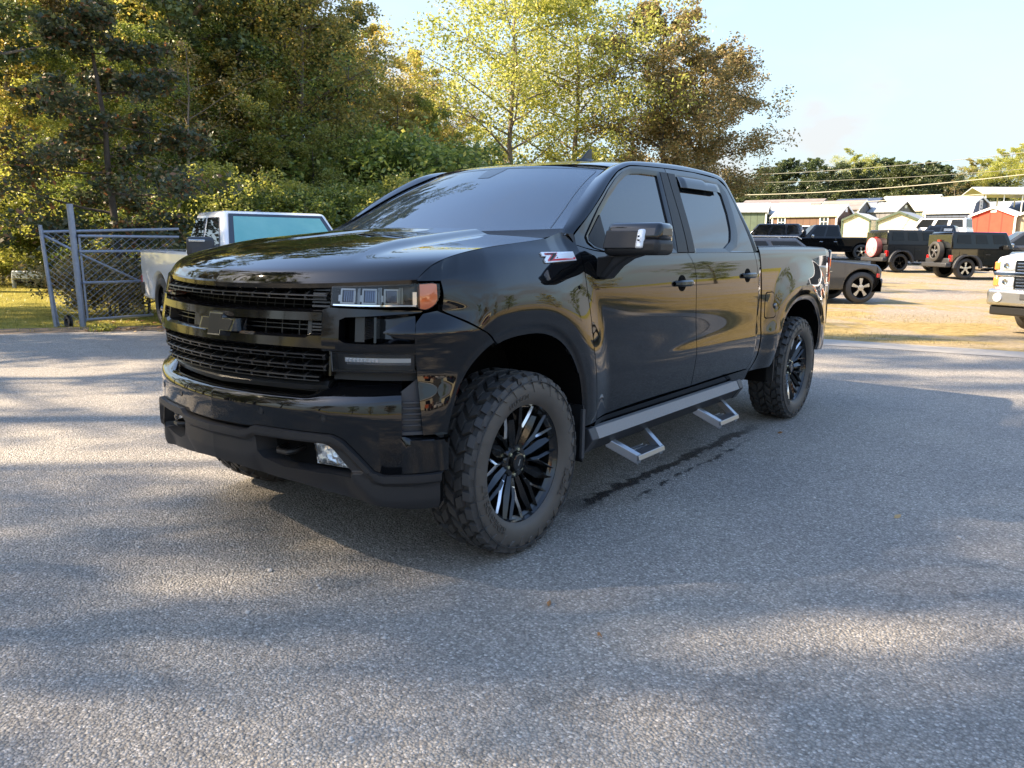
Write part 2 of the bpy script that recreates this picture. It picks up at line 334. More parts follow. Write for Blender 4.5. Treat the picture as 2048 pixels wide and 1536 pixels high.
# hairline cracks
vc = N(t, 'ShaderNodeTexVoronoi'); vc.feature = 'DISTANCE_TO_EDGE'; vc.inputs['Scale'].default_value = .22
nd_ = noise(t, tcn, 1.3, 4, .6); va_ = N(t, 'ShaderNodeVectorMath', operation='ADD'); sc_ = N(t, 'ShaderNodeVectorMath', operation='SCALE'); sc_.inputs['Scale'].default_value = .9
t.links.new(nd_.outputs['Color'], sc_.inputs[0]); t.links.new(tcn.outputs['Object'], va_.inputs[0]); t.links.new(sc_.outputs[0], va_.inputs[1]); t.links.new(va_.outputs[0], vc.inputs['Vector'])
ck = ramp(t, vc.outputs['Distance'], [(.0, (.78, .78, .78)), (.0007, (.78, .78, .78)), (.0016, (1, 1, 1))]); c5 = mixc(t, 1.0, c4.outputs[0], ck.outputs[0], 'MULTIPLY'); t.links.new(c5.outputs[0], b.inputs['Base Color'])
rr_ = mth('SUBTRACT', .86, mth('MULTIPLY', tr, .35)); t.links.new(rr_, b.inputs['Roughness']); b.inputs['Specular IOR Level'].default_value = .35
bn_ = N(t, 'ShaderNodeBump'); bn_.inputs['Strength'].default_value = .9; bn_.inputs['Distance'].default_value = .008; n9 = noise(t, tcn, 60, 4, .7); hh = mth('ADD', mth('MULTIPLY', vo.outputs['Distance'], -1.0), mth('MULTIPLY', n9.outputs[0], .8)); t.links.new(hh, bn_.inputs['Height']); t.links.new(bn_.outputs[0], b.inputs['Normal'])
from mathutils import noise as mn
def jag(pts, step=.25, amp=.06, seed=0):
    p = np.array(pts, float); q = resamp(p, max(3, int(np.sqrt((np.diff(p, axis=0)**2).sum(1)).sum()/step)))
    return [(x_+amp*mn.noise((x_*.9, y_*.9, seed))*2+amp*.5*mn.noise((x_*4, y_*4, seed+5)), y_+amp*mn.noise((x_*.9+9, y_*.9, seed))*2) for x_, y_ in q]
edgeL = jag([(-26, -22), (-14, -4.2), (-10.05, 1.84), (-9.28, 2.93), (-8.87, 3.51), (-6.7, 8.35)], .2, .05)
poly = [(22, -40), (-26, -40)]+edgeL+[(-6.7, 8.4), (-0.2, 9.42), (2.1, 9.78), (12, 11.6), (22, 13.4)]
from mathutils.geometry import tessellate_polygon
def sheet(name, poly, z, m, kind='structure'):
    tri = tessellate_polygon([[Vector((a, b_, 0)) for a, b_ in poly]]); o = mobj(name, [(a, b_, z) for a, b_ in poly], [t_ for t_ in tri], m, None, False)
    bm = bmesh.new(); bm.from_mesh(o.data); bmesh.ops.recalc_face_normals(bm, faces=bm.faces); 
    if sum(f.normal.z for f in bm.faces) < 0: bmesh.ops.reverse_faces(bm, faces=bm.faces)
    bm.to_mesh(o.data); bm.free(); tag(o, kind=kind); return o
sheet('asphalt', poly, 0.0, am)
cm_ = mat('concrete', (.25, .235, .21), .9, noise=(3, .25, (.33, .31, .28)), bump=(60, .3))
sheet('concrete_apron', [(-6.9, 8.0), (-.30, 9.0), (2.1, 9.40), (12, 11.2), (22, 13.0), (22, 13.6), (12, 11.85), (2.0, 10.12), (-.52, 9.78), (-6.9, 8.75)], .005, cm_)
# loose verge of soil and leaves along the lot's left edge
soil = mat('soil', (.085, .06, .04), .95, noise=(5, .25, (.22, .16, .10)), bump=(14, .8))
ve = [(a-.03, b_) for a, b_ in edgeL[::3] if b_ > -8]
sheet('soil_verge', ve+[(a-.75-.3*mn.noise((b_, 2, 1)), b_+.35+.2*mn.noise((a, 7, 3))) for a, b_ in ve[::-1]], -.006, soil)
# ---- grass as real blades
def grass(name, n, fn, h0, h1, w, m, seed=3):
    rg = np.random.default_rng(seed); x, y, ok = fn(rg, n); x, y = x[ok], y[ok]; k = len(x); z = terr(x, y)-.015
    h = rg.uniform(h0, h1, k)*(.6+.8*rg.random(k)); a = rg.uniform(0, 2*PI, k); ln = rg.uniform(.1, .9, k)*h
    dx, dy = np.cos(a), np.sin(a); V = np.zeros((k, 3, 3)); V[:, 0] = np.stack([x-dy*w, y+dx*w, z], 1); V[:, 1] = np.stack([x+dy*w, y-dx*w, z], 1); V[:, 2] = np.stack([x+dx*ln, y+dy*ln, z+h], 1)
    me = bpy.data.meshes.new(name); me.vertices.add(3*k); me.vertices.foreach_set('co', V.ravel()); me.loops.add(3*k); me.loops.foreach_set('vertex_index', np.arange(3*k)); me.polygons.add(k); me.polygons.foreach_set('loop_start', np.arange(k)*3); me.polygons.foreach_set('loop_total', np.full(k, 3))
    at_ = me.attributes.new('v', 'FLOAT', 'FACE'); at_.data.foreach_set('value', rg.random(k).astype(np.float32)); me.materials.append(m); me.update(); me.validate()
    o = link(bpy.data.objects.new(name, me)); tag(o, kind='stuff'); return o
def leafmat(name, stops, trans=.45, rough=.6, tint=1.0):
    m = bpy.data.materials.new(name); m.use_nodes = True; t = m.node_tree; t.nodes.clear(); o = N(t, 'ShaderNodeOutputMaterial')
    a = N(t, 'ShaderNodeAttribute', attribute_name='v'); r = ramp(t, a.outputs['Fac'], stops)
    oi = N(t, 'ShaderNodeObjectInfo'); hs = N(t, 'ShaderNodeHueSaturation'); mr = N(t, 'ShaderNodeMapRange'); mr.inputs[3].default_value = .78; mr.inputs[4].default_value = 1.2; t.links.new(oi.outputs['Random'], mr.inputs[0]); t.links.new(mr.outputs[0], hs.inputs['Value']); t.links.new(r.outputs[0], hs.inputs['Color'])
    d = N(t, 'ShaderNodeBsdfDiffuse'); tl = N(t, 'ShaderNodeBsdfTranslucent'); g = N(t, 'ShaderNodeBsdfGlossy'); g.inputs['Roughness'].default_value = rough*.7; g.inputs[0].default_value = (.5, .5, .5, 1)
    t.links.new(hs.outputs[0], d.inputs[0]); t.links.new(hs.outputs[0], tl.inputs[0]); m1 = N(t, 'ShaderNodeMixShader'); m1.inputs[0].default_value = trans; t.links.new(d.outputs[0], m1.inputs[1]); t.links.new(tl.outputs[0], m1.inputs[2])
    m2 = N(t, 'ShaderNodeMixShader'); m2.inputs[0].default_value = .07; t.links.new(m1.outputs[0], m2.inputs[1]); t.links.new(g.outputs[0], m2.inputs[2]); t.links.new(m2.outputs[0], o.inputs[0]); return m
gm1 = leafmat('dry_grass', [(0, (.17, .125, .045)), (.4, (.33, .25, .10)), (.75, (.46, .37, .18)), (1, (.20, .21, .06))], .3)
gm2_ = leafmat('lawn_grass', [(0, (.13, .13, .02)), (.5, (.30, .27, .05)), (1, (.46, .38, .10))], .35)
def fR(rg, n):
    d = rg.uniform(11.5, 34, n)**1.0; r = rg.uniform(-1, 1, n)*d*.72; r = np.where(r < d*.20, r+d*.42, r); x, y = wpos(d, r)
    pat = np.array([mn.noise((a*.28, b_*.28, 3.)) for a, b_ in zip(x, y)]); g = np.interp(d, [8, 12, 16.5, 19, 24, 30, 34], [1, 1, .7, .1, .0, .05, .0])
    yl = 9.9+(x+.1)*.19; return x, y, (pat*1.6+g-.35 > rg.random(n)*.5) & (y > yl+.25)
grass('dry_grass', 42000, fR, .02, .055, .004, gm1, 3)
def fL(rg, n):
    x = rg.uniform(-30, -7, n); y = rg.uniform(-2, 22, n); d = fwd_depth(x, y); ed = np.interp(y, [-8, -4.2, 1.84, 3.51, 8.35], [-17, -14, -10.05, -8.87, -6.7]); return x, y, (d > 10) & (d < 30) & (x < ed-.35)
grass('lawn_grass', 52000, fL, .03, .07, .005, gm2_, 4)
# ================================================================== TREES
class Leaves:
    def __init__(s, seed=0): s.P = []; s.S = []; s.rg = np.random.default_rng(seed)
    def clump(s, c, r, n, size, flat=.75):
        g = s.rg.normal(size=(n, 3)); g /= np.linalg.norm(g, axis=1, keepdims=True)+1e-9; rad = s.rg.random(n)**.45; p = np.array(c)+g*rad[:, None]*np.array([r, r, r*flat]); s.P.append(p); s.S.append(size*s.rg.uniform(.6, 1.35, n))
    def build(s, name, m, parent, aspect=.55, droop=0., vary=None):
        P = np.vstack(s.P); S = np.concatenate(s.S); k = len(P); rg = s.rg
        a = rg.normal(size=(k, 3)); a[:, 2] = a[:, 2]*.6-droop; a /= np.linalg.norm(a, axis=1, keepdims=True); b = rg.normal(size=(k, 3)); b -= a*(a*b).sum(1)[:, None]; b /= np.linalg.norm(b, axis=1, keepdims=True)
        a *= S[:, None]; b *= (S*aspect)[:, None]; V = np.stack([P-a*.5, P+b*.5-a*.05, P+a*.5, P-b*.5-a*.05], 1)
        me = bpy.data.meshes.new(name); me.vertices.add(4*k); me.vertices.foreach_set('co', V.ravel()); me.loops.add(4*k); me.loops.foreach_set('vertex_index', np.arange(4*k)); me.polygons.add(k); me.polygons.foreach_set('loop_start', np.arange(k)*4); me.polygons.foreach_set('loop_total', np.full(k, 4))
        v = rg.random(k); 
        if vary is not None: v = np.clip(v*.6+vary(P)*.4, 0, 1)
        at_ = me.attributes.new('v', 'FLOAT', 'FACE'); at_.data.foreach_set('value', v.astype(np.float32)); me.materials.append(m); me.update(); me.validate()
        return link(bpy.data.objects.new(name, me), parent)
def branch_tree(seed, H, rad, trunk_r, n_limb, crown0, n_leaf, lsize, lm, bark, name, shape='round', droop=.1, lean=0., sub=5, sparse=1.0, clr=.9, stems=1, vary=None):
    """trunk and limbs as tapered tubes, leaf clumps along the limbs; returns the tree's root"""
    rd = random.Random(seed); root = empty(name); tb = MB(); L = Leaves(seed)
    tips = []
    for st in range(stems):
        ox, oy = (0, 0) if stems == 1 else (rd.uniform(-.3, .3)*rad*.4, rd.uniform(-.3, .3)*rad*.4)
        pts = []; x, y = ox, oy
        for i in range(8):
            z = H*.94*i/7; pts.append((x+lean*z, y, z)); x += rd.uniform(-1, 1)*H*.012; y += rd.uniform(-1, 1)*H*.012
        rr = [trunk_r*(1.25 if i == 0 else 1)*(1-.86*(i/7)**1.1) for i in range(8)]; tb.tube(pts, rr, 7)
        tp = np.array(pts)
        for k in range(n_limb):
            f = crown0+(1-crown0)*((k+rd.random())/n_limb); z = H*.94*f; base = np.array([np.interp(z, tp[:, 2], tp[:, c]) for c in range(3)]); u = (f-crown0)/(1-crown0)
            if shape == 'round': ln = rad*math.sqrt(max(.08, 1-(2*u-.85)**2))
            elif shape == 'cone': ln = rad*(1.02-u)**.8
            elif shape == 'flat': ln = rad*(.45+.75*u)*(1 if u < .85 else .6)
            else: ln = rad*(.55+.5*math.sin(PI*min(1, u+.15)))
            ln *= rd.uniform(.72, 1.12); an = k*2.399+rd.uniform(-.5, .5); up = {'round': .45, 'cone': -.02, 'flat': .22, 'wide': .30}[shape]+rd.uniform(-.12, .2)
            q = [base]; dirv = np.array([math.cos(an), math.sin(an), up])
            for j in range(4):
                q.append(q[-1]+dirv*ln/4); dirv = dirv+np.array([rd.uniform(-.25, .25), rd.uniform(-.25, .25), rd.uniform(-.12, .22)-droop*.5])
            r0 = max(.012, trunk_r*.42*(1-.7*u)); tb.tube(q, [r0, r0*.75, r0*.5, r0*.3, r0*.12], 5)
            for j in range(1, 5):
                for s_ in range(sub if j > 1 else max(1, sub//2)):
                    dv_ = np.array([rd.uniform(-1, 1), rd.uniform(-1, 1), rd.uniform(-.5, .7)])*ln*.26; e = q[j]+dv_
                    if rd.random() < .6: tb.tube([q[j], (q[j]+e)/2+np.array([0, 0, .03*ln]), e], [r0*.28, r0*.16, r0*.05], 4, cap=False)
                    if rd.random() < sparse: tips.append((e, ln))
        tips.append((tp[-1], rad*.5))
    per = max(4, int(n_leaf/max(1, len(tips))))
    for e, ln in tips: L.clump(e, max(.25, ln*.20)*clr*rd.uniform(.7, 1.25), per, lsize)
    t_ = tb.build('trunk', bark, root, sharp=60); c_ = L.build('crown', lm, root, droop=droop*2, vary=vary)
    return root
LM = dict(
 green=leafmat('green_leaves', [(0, (0.083, 0.128, 0.027)), (.5, (0.180, 0.240, 0.048)), (.85, (0.330, 0.375, 0.075)), (1, (0.480, 0.450, 0.105))], .5),
 yellow=leafmat('yellowing_leaves', [(0, (0.156, 0.169, 0.039)), (.4, (0.338, 0.325, 0.065)), (.8, (0.585, 0.481, 0.117)), (1, (0.676, 0.442, 0.104))], .55),
 bright=leafmat('yellow_green_leaves', [(0, (0.188, 0.225, 0.037)), (.5, (0.400, 0.425, 0.075)), (1, (0.625, 0.575, 0.150))], .6),
 brown=leafmat('brown_oak_leaves', [(0, (0.125, 0.125, 0.044)), (.4, (0.250, 0.219, 0.075)), (.75, (0.400, 0.300, 0.112)), (1, (0.475, 0.325, 0.150))], .45),
 pine=leafmat('pine_needles', [(0, (0.039, 0.065, 0.026)), (.6, (0.085, 0.124, 0.047)), (1, (0.182, 0.215, 0.072))], .25),
 rust=leafmat('rusty_leaves', [(0, (0.054, 0.078, 0.034)), (.7, (0.102, 0.126, 0.054)), (.88, (0.168, 0.132, 0.060)), (1, (0.312, 0.132, 0.048))], .4),
 cedar=leafmat('cedar_foliage', [(0, (0.046, 0.075, 0.023)), (.6, (0.104, 0.150, 0.039)), (1, (0.195, 0.247, 0.065))], .3))
LM['fard'] = leafmat('far_cedar_foliage', [(0, (.020, .034, .014)), (.6, (.05, .072, .024)), (1, (.10, .125, .04))], .3); LM['farg'] = leafmat('far_leaves', [(0, (.04, .06, .018)), (.6, (.09, .115, .03)), (1, (.17, .19, .05))], .4)
TREES = {}
def proto(key, *a, **k): TREES[key] = [branch_tree(*a, **k), False]
proto('green1', 21, 11.5, 3.3, .17, 26, .10, 30000, .115, LM['green'], M['bark'], 'leafy_tree', shape='wide')
proto('green2', 22, 10, 3.0, .14, 24, .06, 26000, .12, LM['yellow'], M['bark'], 'leafy_tree', shape='wide')
proto('bright1', 23, 8.5, 2.7, .11, 24, .05, 26000, .115, LM['bright'], M['bark'], 'leafy_tree', shape='wide')
proto('yellow1', 24, 12.5, 3.4, .18, 26, .22, 24000, .13, LM['yellow'], M['bark2'], 'autumn_tree', shape='round')
proto('brown1', 25, 13.0, 4.6, .22, 26, .16, 44000, .16, LM['brown'], M['bark'], 'oak_tree', shape='round')
proto('airy1', 26, 13.0, 4.6, .17, 28, .16, 26000, .15, LM['bright'], M['bark2'], 'autumn_tree', shape='round', clr=1.05)
proto('pine1', 27, 16, 3.6, .30, 26, .38, 34000, .16, LM['pine'], M['bark2'], 'pine_tree', shape='flat', clr=.75, droop=.02)
proto('gappy1', 42, 13.0, 4.6, .17, 20, .14, 26000, .15, LM['bright'], M['bark2'], 'autumn_tree', shape='round', clr=.80, sub=3, sparse=.75)
proto('pine2', 41, 21.5, 3.6, .26, 22, .74, 22000, .17, LM['pine'], M['bark2'], 'pine_tree', shape='flat', clr=.85, droop=.02)
proto('cedar1', 28, 8.5, 2.3, .16, 40, .03, 26000, .12, LM['cedar'], M['bark'], 'cedar_tree', shape='cone', clr=1.1)
proto('oak1', 29, 6.6, 2.5, .085, 22, .14, 26000, .105, LM['rust'], M['bark'], 'oak_sapling', shape='cone', lean=-.05, clr=.8, sub=4)
proto('shrub1', 30, 3.2, 1.7, .045, 14, .04, 14000, .085, LM['bright'], M['bark'], 'shrub', shape='wide', stems=3)
proto('shrub2', 31, 2.6, 1.6, .04, 12, .03, 12000, .09, LM['green'], M['bark'], 'shrub', shape='wide', stems=3)
proto('far1', 34, 9.5, 3.3, .16, 22, .04, 11000, .27, LM['fard'], M['bark'], 'cedar_tree', shape='wide', clr=1.3, sub=4)
proto('far2', 35, 9.0, 3.2, .16, 22, .05, 10000, .27, LM['farg'], M['bark'], 'leafy_tree', shape='wide', clr=1.25, sub=4)
proto('farpine', 36, 13, 2.6, .2, 18, .62, 6500, .32, LM['pine'], M['bark'], 'pine_tree', shape='round', clr=1.2, sub=4)
proto('bare1', 32, 9, 2.5, .10, 20, .2, 2600, .10, LM['brown'], M['bark2'], 'bare_tree', shape='round')
proto('low1', 33, 1.5, 1.5, .03, 10, .12, 5000, .11, LM['brown'], M['bark'], 'shrub', shape='wide', stems=3)
def plant(key, d=None, r=None, u=None, s=1.0, rz=0, label='', group=None, cat='tree', xy=None, zs=1.0, dz=0):
    if xy is not None: x, y = xy; z = float(terr(x, y))
    elif u is not None: x, y, z = ground_at(u, d)
    else: x, y = wpos(d, r); z = float(terr(x, y))
    root, used = TREES[key]
    if not used: o = root; TREES[key][1] = True
    else: o = copy_tree(root)
    o.location = (x, y, z-.02+dz); o.rotation_euler = (0, 0, rz); o.scale = (s, s, s*zs); tag(o, label, cat, group)
    if group is None and 'group' in o: del o['group']
    return o
# ================================================================== TREE PLANTING
G_sh = 'tall trees left of the lot that shade the asphalt'
# tall trees standing beyond the lot's left edge, outside the frame: they throw the dappled shade
for i, (k, x, y, s, zs, rz) in enumerate([('brown1', -16.0, -24.6, 1.20, 1.35, .3), ('gappy1', -15.4, -20.6, 1.0, 1.95, 2.0), ('gappy1', -16.4, -17.6, .80, 2.6, 2.9), ('gappy1', -14.0, -15.7, .66, 2.55, 1.2),
                                 ('pine2', -16.4, -13.6, .62, 1.65, 2.7), ('pine2', -19.5, -19.7, 1.2, 1.3, .7), ('pine2', -19.5, -14.4, 1.15, 1.32, 3.7), ('gappy1', -16.6, -9.2, .80, 2.2, .9), ('brown1', -17.6, -5.2, .62, 2.2, 4.0), ('gappy1', -18.4, -2.2, .62, 1.8, 1.0)]):
    plant(k, xy=(x, y), s=s, zs=zs, rz=rz, label='tall broad tree standing left of the lot whose shade dapples the asphalt', group=G_sh)
G7 = 'dense thicket left of the lot, mirrored in the nose'
for i in range(11):
    plant(['green1', 'green2'][i % 2], xy=(-24.5-1.2*(i % 3)+.25*i, -36+i*3.0), s=.95+.1*(i % 3), rz=i*1.3, label='bushy tree of the thicket left of the lot, mirrored in the grille', group=G7)
G1 = 'trees of the dense woods behind the chain link gate'
wl = 'leafy autumn tree in the dense green and yellow woods behind the white pickup'
rd = random.Random(77)
spec = []
for row, (d, n, keys) in enumerate([(23.5, 9, ['bright1', 'green2', 'shrub1', 'green1']), (27, 9, ['green1', 'green2', 'bright1', 'yellow1']), (31, 9, ['green1', 'yellow1', 'green2', 'brown1']), (36, 8, ['green1', 'yellow1', 'airy1'])]):
    for i in range(n):
        u = -90+(780-60*row)*(i+.2+.5*rd.random())/n*1.0+ (0 if row < 2 else 30); key = keys[rd.randrange(len(keys))]; s = rd.uniform(.78, 1.02)*(1 if row else .72)
        if u > 560: s *= .82
        if u > 740: s *= .80
        spec.append((key, d+rd.uniform(-1.2, 1.5), u, s, rd.uniform(0, 6)))
for key, d, u, s, rz in spec: plant(key, d=d, u=u, s=s, rz=rz, label=wl, group=G1)
plant('pine1', d=24.5, u=385, s=1.0, rz=.4, label='big pine with a thick grey trunk above the white pickup')
plant('pine1', d=20.5, u=-60, s=.85, rz=2.4, label='dark pine whose boughs hang into the upper left corner')
plant('pine1', d=29, u=600, s=.80, rz=4.1, label='dark pine with flat boughs right of the big pine')
plant('bare1', d=22, u=395, s=.75, rz=1.0, label='leafless tan thicket tree in front of the pine trunk')
G2 = 'shrubs along the foot of the woods'
for i in range(17):
    u = -40+i*56+rd.uniform(-15, 15); k = 'shrub1' if i % 3 == 0 else 'shrub2'
    plant(k, d=(21.0 if u > 260 else 23.8)+rd.uniform(-.6, 1.2), u=u, s=rd.uniform(.75, 1.15), rz=rd.uniform(0, 6), label='low green shrub at the foot of the woods', group=G2, cat='shrub')
for i in range(9):
    plant('shrub2', d=24+rd.uniform(-.8, 3), u=300+i*75, s=rd.uniform(1.3, 1.8), rz=rd.uniform(0, 6), label='low green shrub at the foot of the woods', group=G2, cat='shrub')
# the wood goes on to the right at a greater distance, tops falling towards the gap of sky
G3_ = 'trees at the right end of the woods'
for (k, d, u, s, rz) in [('green1', 33, 640, .85, 1.2), ('brown1', 38, 700, .80, .4), ('yellow1', 36, 745, .88, 2.2), ('green2', 30, 700, .78, 3.3), ('yellow1', 42, 800, .86, 5.1), ('green2', 33, 790, .72, .7), ('green1', 37, 850, .66, 1.9), ('brown1', 46, 862, .66, 2.9), ('green2', 42, 905, .50, 3.9), ('shrub2', 30, 850, 1.5, 4.4), ('shrub2', 36, 930, 1.5, 4.9)]:
    plant(k, d=d, u=u, s=s, rz=rz, label='mixed green and yellow tree where the woods end beside the gap of sky', group=G3_)
plant('airy1', d=41, u=1020, s=1.12, rz=.8, label='airy yellow-green tree behind the windshield, left of the brown oak')
plant('airy1', d=43, u=1140, s=1.15, rz=2.6, label='airy yellow-green tree rising right behind the roof antenna')
plant('bright1', d=52, u=930, s=.92, rz=1.1, label='small bright yellow-green tree beside the gap of sky')
plant('bright1', d=56, u=985, s=.80, rz=4.1, label='small bright tree behind the far end of the windshield')
plant('brown1', d=43, u=1315, s=1.02, rz=1.5, label='large brown-leaved oak above the cab roof')
plant('brown1', d=46, u=1385, s=.90, rz=3.9, label='brown oak half hidden by the larger oak at its left')
# far tree line behind the sheds
G4 = 'far line of dark pines and cedars behind the sheds'; fl_ = 'dark green tree in the far row behind the sheds'
for i in range(40):
    u = 1395+i*15.5+rd.uniform(-5, 5); d = 110+rd.uniform(-5, 9); k = ['far1', 'far1', 'far2', 'far1', 'far2'][rd.randrange(5)]
    plant(k, d=d, u=u, s=np.interp(u, [1400, 1600, 1700, 1850, 1990], [.62, .72, .86, .84, .66])*rd.uniform(.85, 1.1), rz=rd.uniform(0, 6), label=fl_, group=G4)
for i in range(36):
    plant(['far1', 'far2'][i % 2], d=(104 if i < 28 else 113)+rd.uniform(-3, 3), u=1400+i*16+rd.uniform(-6, 6), s=rd.uniform(.40, .56), rz=rd.uniform(0, 6), label=fl_, group=G4)
for u, s in ((1462, .56), (1520, .70), (1545, .74), (1562, .80), (1608, .80), (1700, .74), (1728, .80), (1756, .82), (1790, .78), (1842, .78), (1862, .74), (1938, .62)):
    plant('farpine', d=120, u=u, s=s, rz=u*.1, label='round-topped pine rising above the far cedar row', group='round-topped far pines')
plant('airy1', d=116, u=1690, s=.84, rz=1.4, label='tall thin yellow-green tree sticking up from the far row')
for u, d, s in ((1925, 112, .78), (1960, 110, .92), (2000, 108, 1.05), (2040, 107, 1.12), (2085, 106, 1.15)):
    plant('yellow1' if u % 40 else 'bright1', d=d, u=u, s=s*(1 if u % 40 else 1.25), rz=u*.3, label='yellowing tree above the white carport at the right edge', group='yellow trees above the carport')
plant('bare1', d=104, u=1895, s=.70, rz=2., label='bare grey tree between the dark row and the yellow trees')
# sapling with drooping reddish leaves behind the gate, its low leafy suckers
sap = plant('oak1', d=15.2, u=236, s=1.0, rz=0.4, label='slender young oak with drooping green and rusty leaves behind the gate')
G5 = 'low brown-leaved suckers by the gate'
for u, d, s in ((150, 14.6, .62), (215, 14.4, .55), (275, 14.9, .70)): plant('low1', d=d, u=u, s=s, rz=u, label='low clump of brown and green oak leaves by the gate', group=G5, cat='shrub')
# beyond the frame, seen only mirrored in the paint: trees round the open lot on the driver's side
G6 = 'trees across the road mirrored in the doors'
for i, (x, y, k, s) in enumerate([(62, -34, 'green1', 1.0), (68, -20, 'green2', 1.1), (60, 22, 'green1', 1.0), (66, 34, 'brown1', .9), (58, 46, 'green2', 1.1), (50, 58, 'green1', 1.1), (70, 8, 'green1', .9), (40, -60, 'brown1', 1.0), (52, -50, 'green1', 1.1), (20, -62, 'green2', 1.2), (6, -58, 'green1', 1.3), (-8, -50, 'brown1', 1.2), (-18, -40, 'pine1', 1.1), (-24, -30, 'green1', 1.2), (-27, -22, 'pine1', 1.1), (44, 66, 'green2', 1.1), (32, 74, 'green1', 1.)]):
    plant(k, xy=(x, y), s=s, rz=i, label='tree across the lot seen mirrored in the black doors', group=G6)
for k, (root, used) in TREES.items():
    if not used:
        for ch in list(root.children): bpy.data.objects.remove(ch)
        bpy.data.objects.remove(root)
# ================================================================== GATE AND FENCE
ST = M['steel']
def P3(u, v, d):   # point at a given forward distance seen through a pixel: used once to lay out the gate
    dr = cf+cr*(u-1024)/1586-cu*(v-768)/1586; h = dr[0]*-0.6078+dr[1]*0.7939; return CAM_LOC+dr*(d/h)
GT = empty('chain_link_gate', tuple(P3(167, 655, 12.9)-np.array([0, 0, 0]))); tag(GT, 'leaning galvanised chain link gate with tall post and diagonal brace', 'gate')
goff = P3(167, 655, 12.9)
def gtube(name, a, b_, r, par=GT, off=goff): m_ = MB(); m_.tube([np.array(a)-off, np.array(b_)-off], r, 10); return m_.build(name, ST, par)
d1 = 12.9
gtube('gate_post', P3(167, 657, d1), P3(139, 408, d1), .050)
gtube('gate_stile', P3(112, 655, d1-.1), P3(80, 450, d1-.1), .030)
gtube('gate_rail', P3(82, 464, d1-.08), P3(357, 458, d1+1.4), .024); gtube('gate_rail', P3(156, 472, d1), P3(357, 474, d1+1.4), .024)
gtube('gate_rail', P3(158, 503, d1), P3(300, 502, d1+1.0), .024); gtube('gate_rail', P3(166, 566, d1), P3(300, 562, d1+1.0), .024); gtube('gate_rail', P3(172, 640, d1), P3(306, 630, d1+1.0), .026)
gtube('gate_brace', P3(86, 470, d1-.05), P3(146, 500, d1), .020); gtube('gate_brace', P3(160, 508, d1), P3(292, 568, d1+1.0), .020)
gtube('gate_stile', P3(158, 474, d1+.03), P3(176, 640, d1+.03), .018); gtube('gate_stile', P3(88, 500, d1-.06), P3(118, 652, d1-.06), .014)
def chain(name, A, B, C_, D_, sp, par, off, r=.0032):
    """diamond mesh over the quad A,B,C,D (A-B bottom, D-C top)"""
    A, B, C_, D_ = [np.array(q) for q in (A, B, C_, D_)]; w = np.linalg.norm(B-A); h = np.linalg.norm(D_-A); mb = MB()
    def Q(x, y): u_, v_ = x/w, y/h; return (1-v_)*((1-u_)*A+u_*B)+v_*((1-u_)*D_+u_*C_)-off
    for sgn in (1, -1):
        x = -h
        while x < w+h:
            x0, y0, x1, y1 = (x, 0, x+h, h) if sgn > 0 else (x, 0, x-h, h)
            pts = []
            for t_ in np.linspace(0, 1, max(3, int(h/.5)+2)):
                pts.append((x0+(x1-x0)*t_, y0+(y1-y0)*t_))
            lo, hi = (0-x0)/(x1-x0), (w-x0)/(x1-x0); lo, hi = min(lo, hi), max(lo, hi); lo, hi = max(lo, 0), min(hi, 1)
            if hi-lo > .02: mb.tube([Q(x0+(x1-x0)*lo, y0+(y1-y0)*lo), Q(x0+(x1-x0)*hi, y0+(y1-y0)*hi)], r, 3, cap=False)
            x += sp
    o = mb.build(name, ST, par, smooth=False); o['kind'] = 'stuff'; return o
chain('chain_link', P3(172, 640, d1), P3(306, 630, d1+1.0), P3(352, 474, d1+1.35), P3(157, 474, d1), .105, GT, goff, .0024)
chain('chain_link', P3(114, 652, d1-.1), P3(168, 650, d1), P3(143, 466, d1), P3(83, 466, d1-.1), .105, GT, goff, .0024)
gw = MB(); gw.lathe([(-.03, .10), (-.03, .06), (.03, .06), (.03, .10), (.0, .115)], 20, 'y', tuple(P3(138, 655, d1-.1)-goff+np.array([0, 0, .09]))); gw.build('gate_wheel', M['rubber'], GT)
FN = empty('chain_link_fence', tuple(P3(648, 560, 22.))); foff = P3(648, 560, 22.); tag(FN, 'grey chain link fence with tall posts behind the white pickup', 'fence')
def zpt(u, v, d, z): p = P3(u, v, d); return np.array([p[0], p[1], z])
for u, top, d, r in ((398, 1.95, 19.5, .04), (470, 1.95, 20., .03), (615, 2.25, 21.5, .04), (648, 2.32, 21.8, .075), (60, 1.6, 24, .03), (-30, 1.6, 23, .03), (740, 1.9, 23, .03), (545, 1.9, 20.8, .03)):
    gtube('fence_post', zpt(u, 500, d, 0), zpt(u, 500, d, top), r, FN, foff)
for a, b_ in (((398, 19.5), (470, 20.)), ((470, 20.), (545, 20.8)), ((545, 20.8), (615, 21.5)), ((615, 21.5), (648, 21.8)), ((648, 21.8), (740, 23.)), ((-30, 23.), (60, 24.))):
    zt_ = 1.8 if a[0] > 0 else 1.35
    gtube('fence_rail', zpt(a[0], 500, a[1], zt_), zpt(b_[0], 500, b_[1], zt_), .02, FN, foff); chain('chain_link', zpt(a[0], 500, a[1], .03), zpt(b_[0], 500, b_[1], .03), zpt(b_[0], 500, b_[1], zt_), zpt(a[0], 500, a[1], zt_), .09, FN, foff, .003)
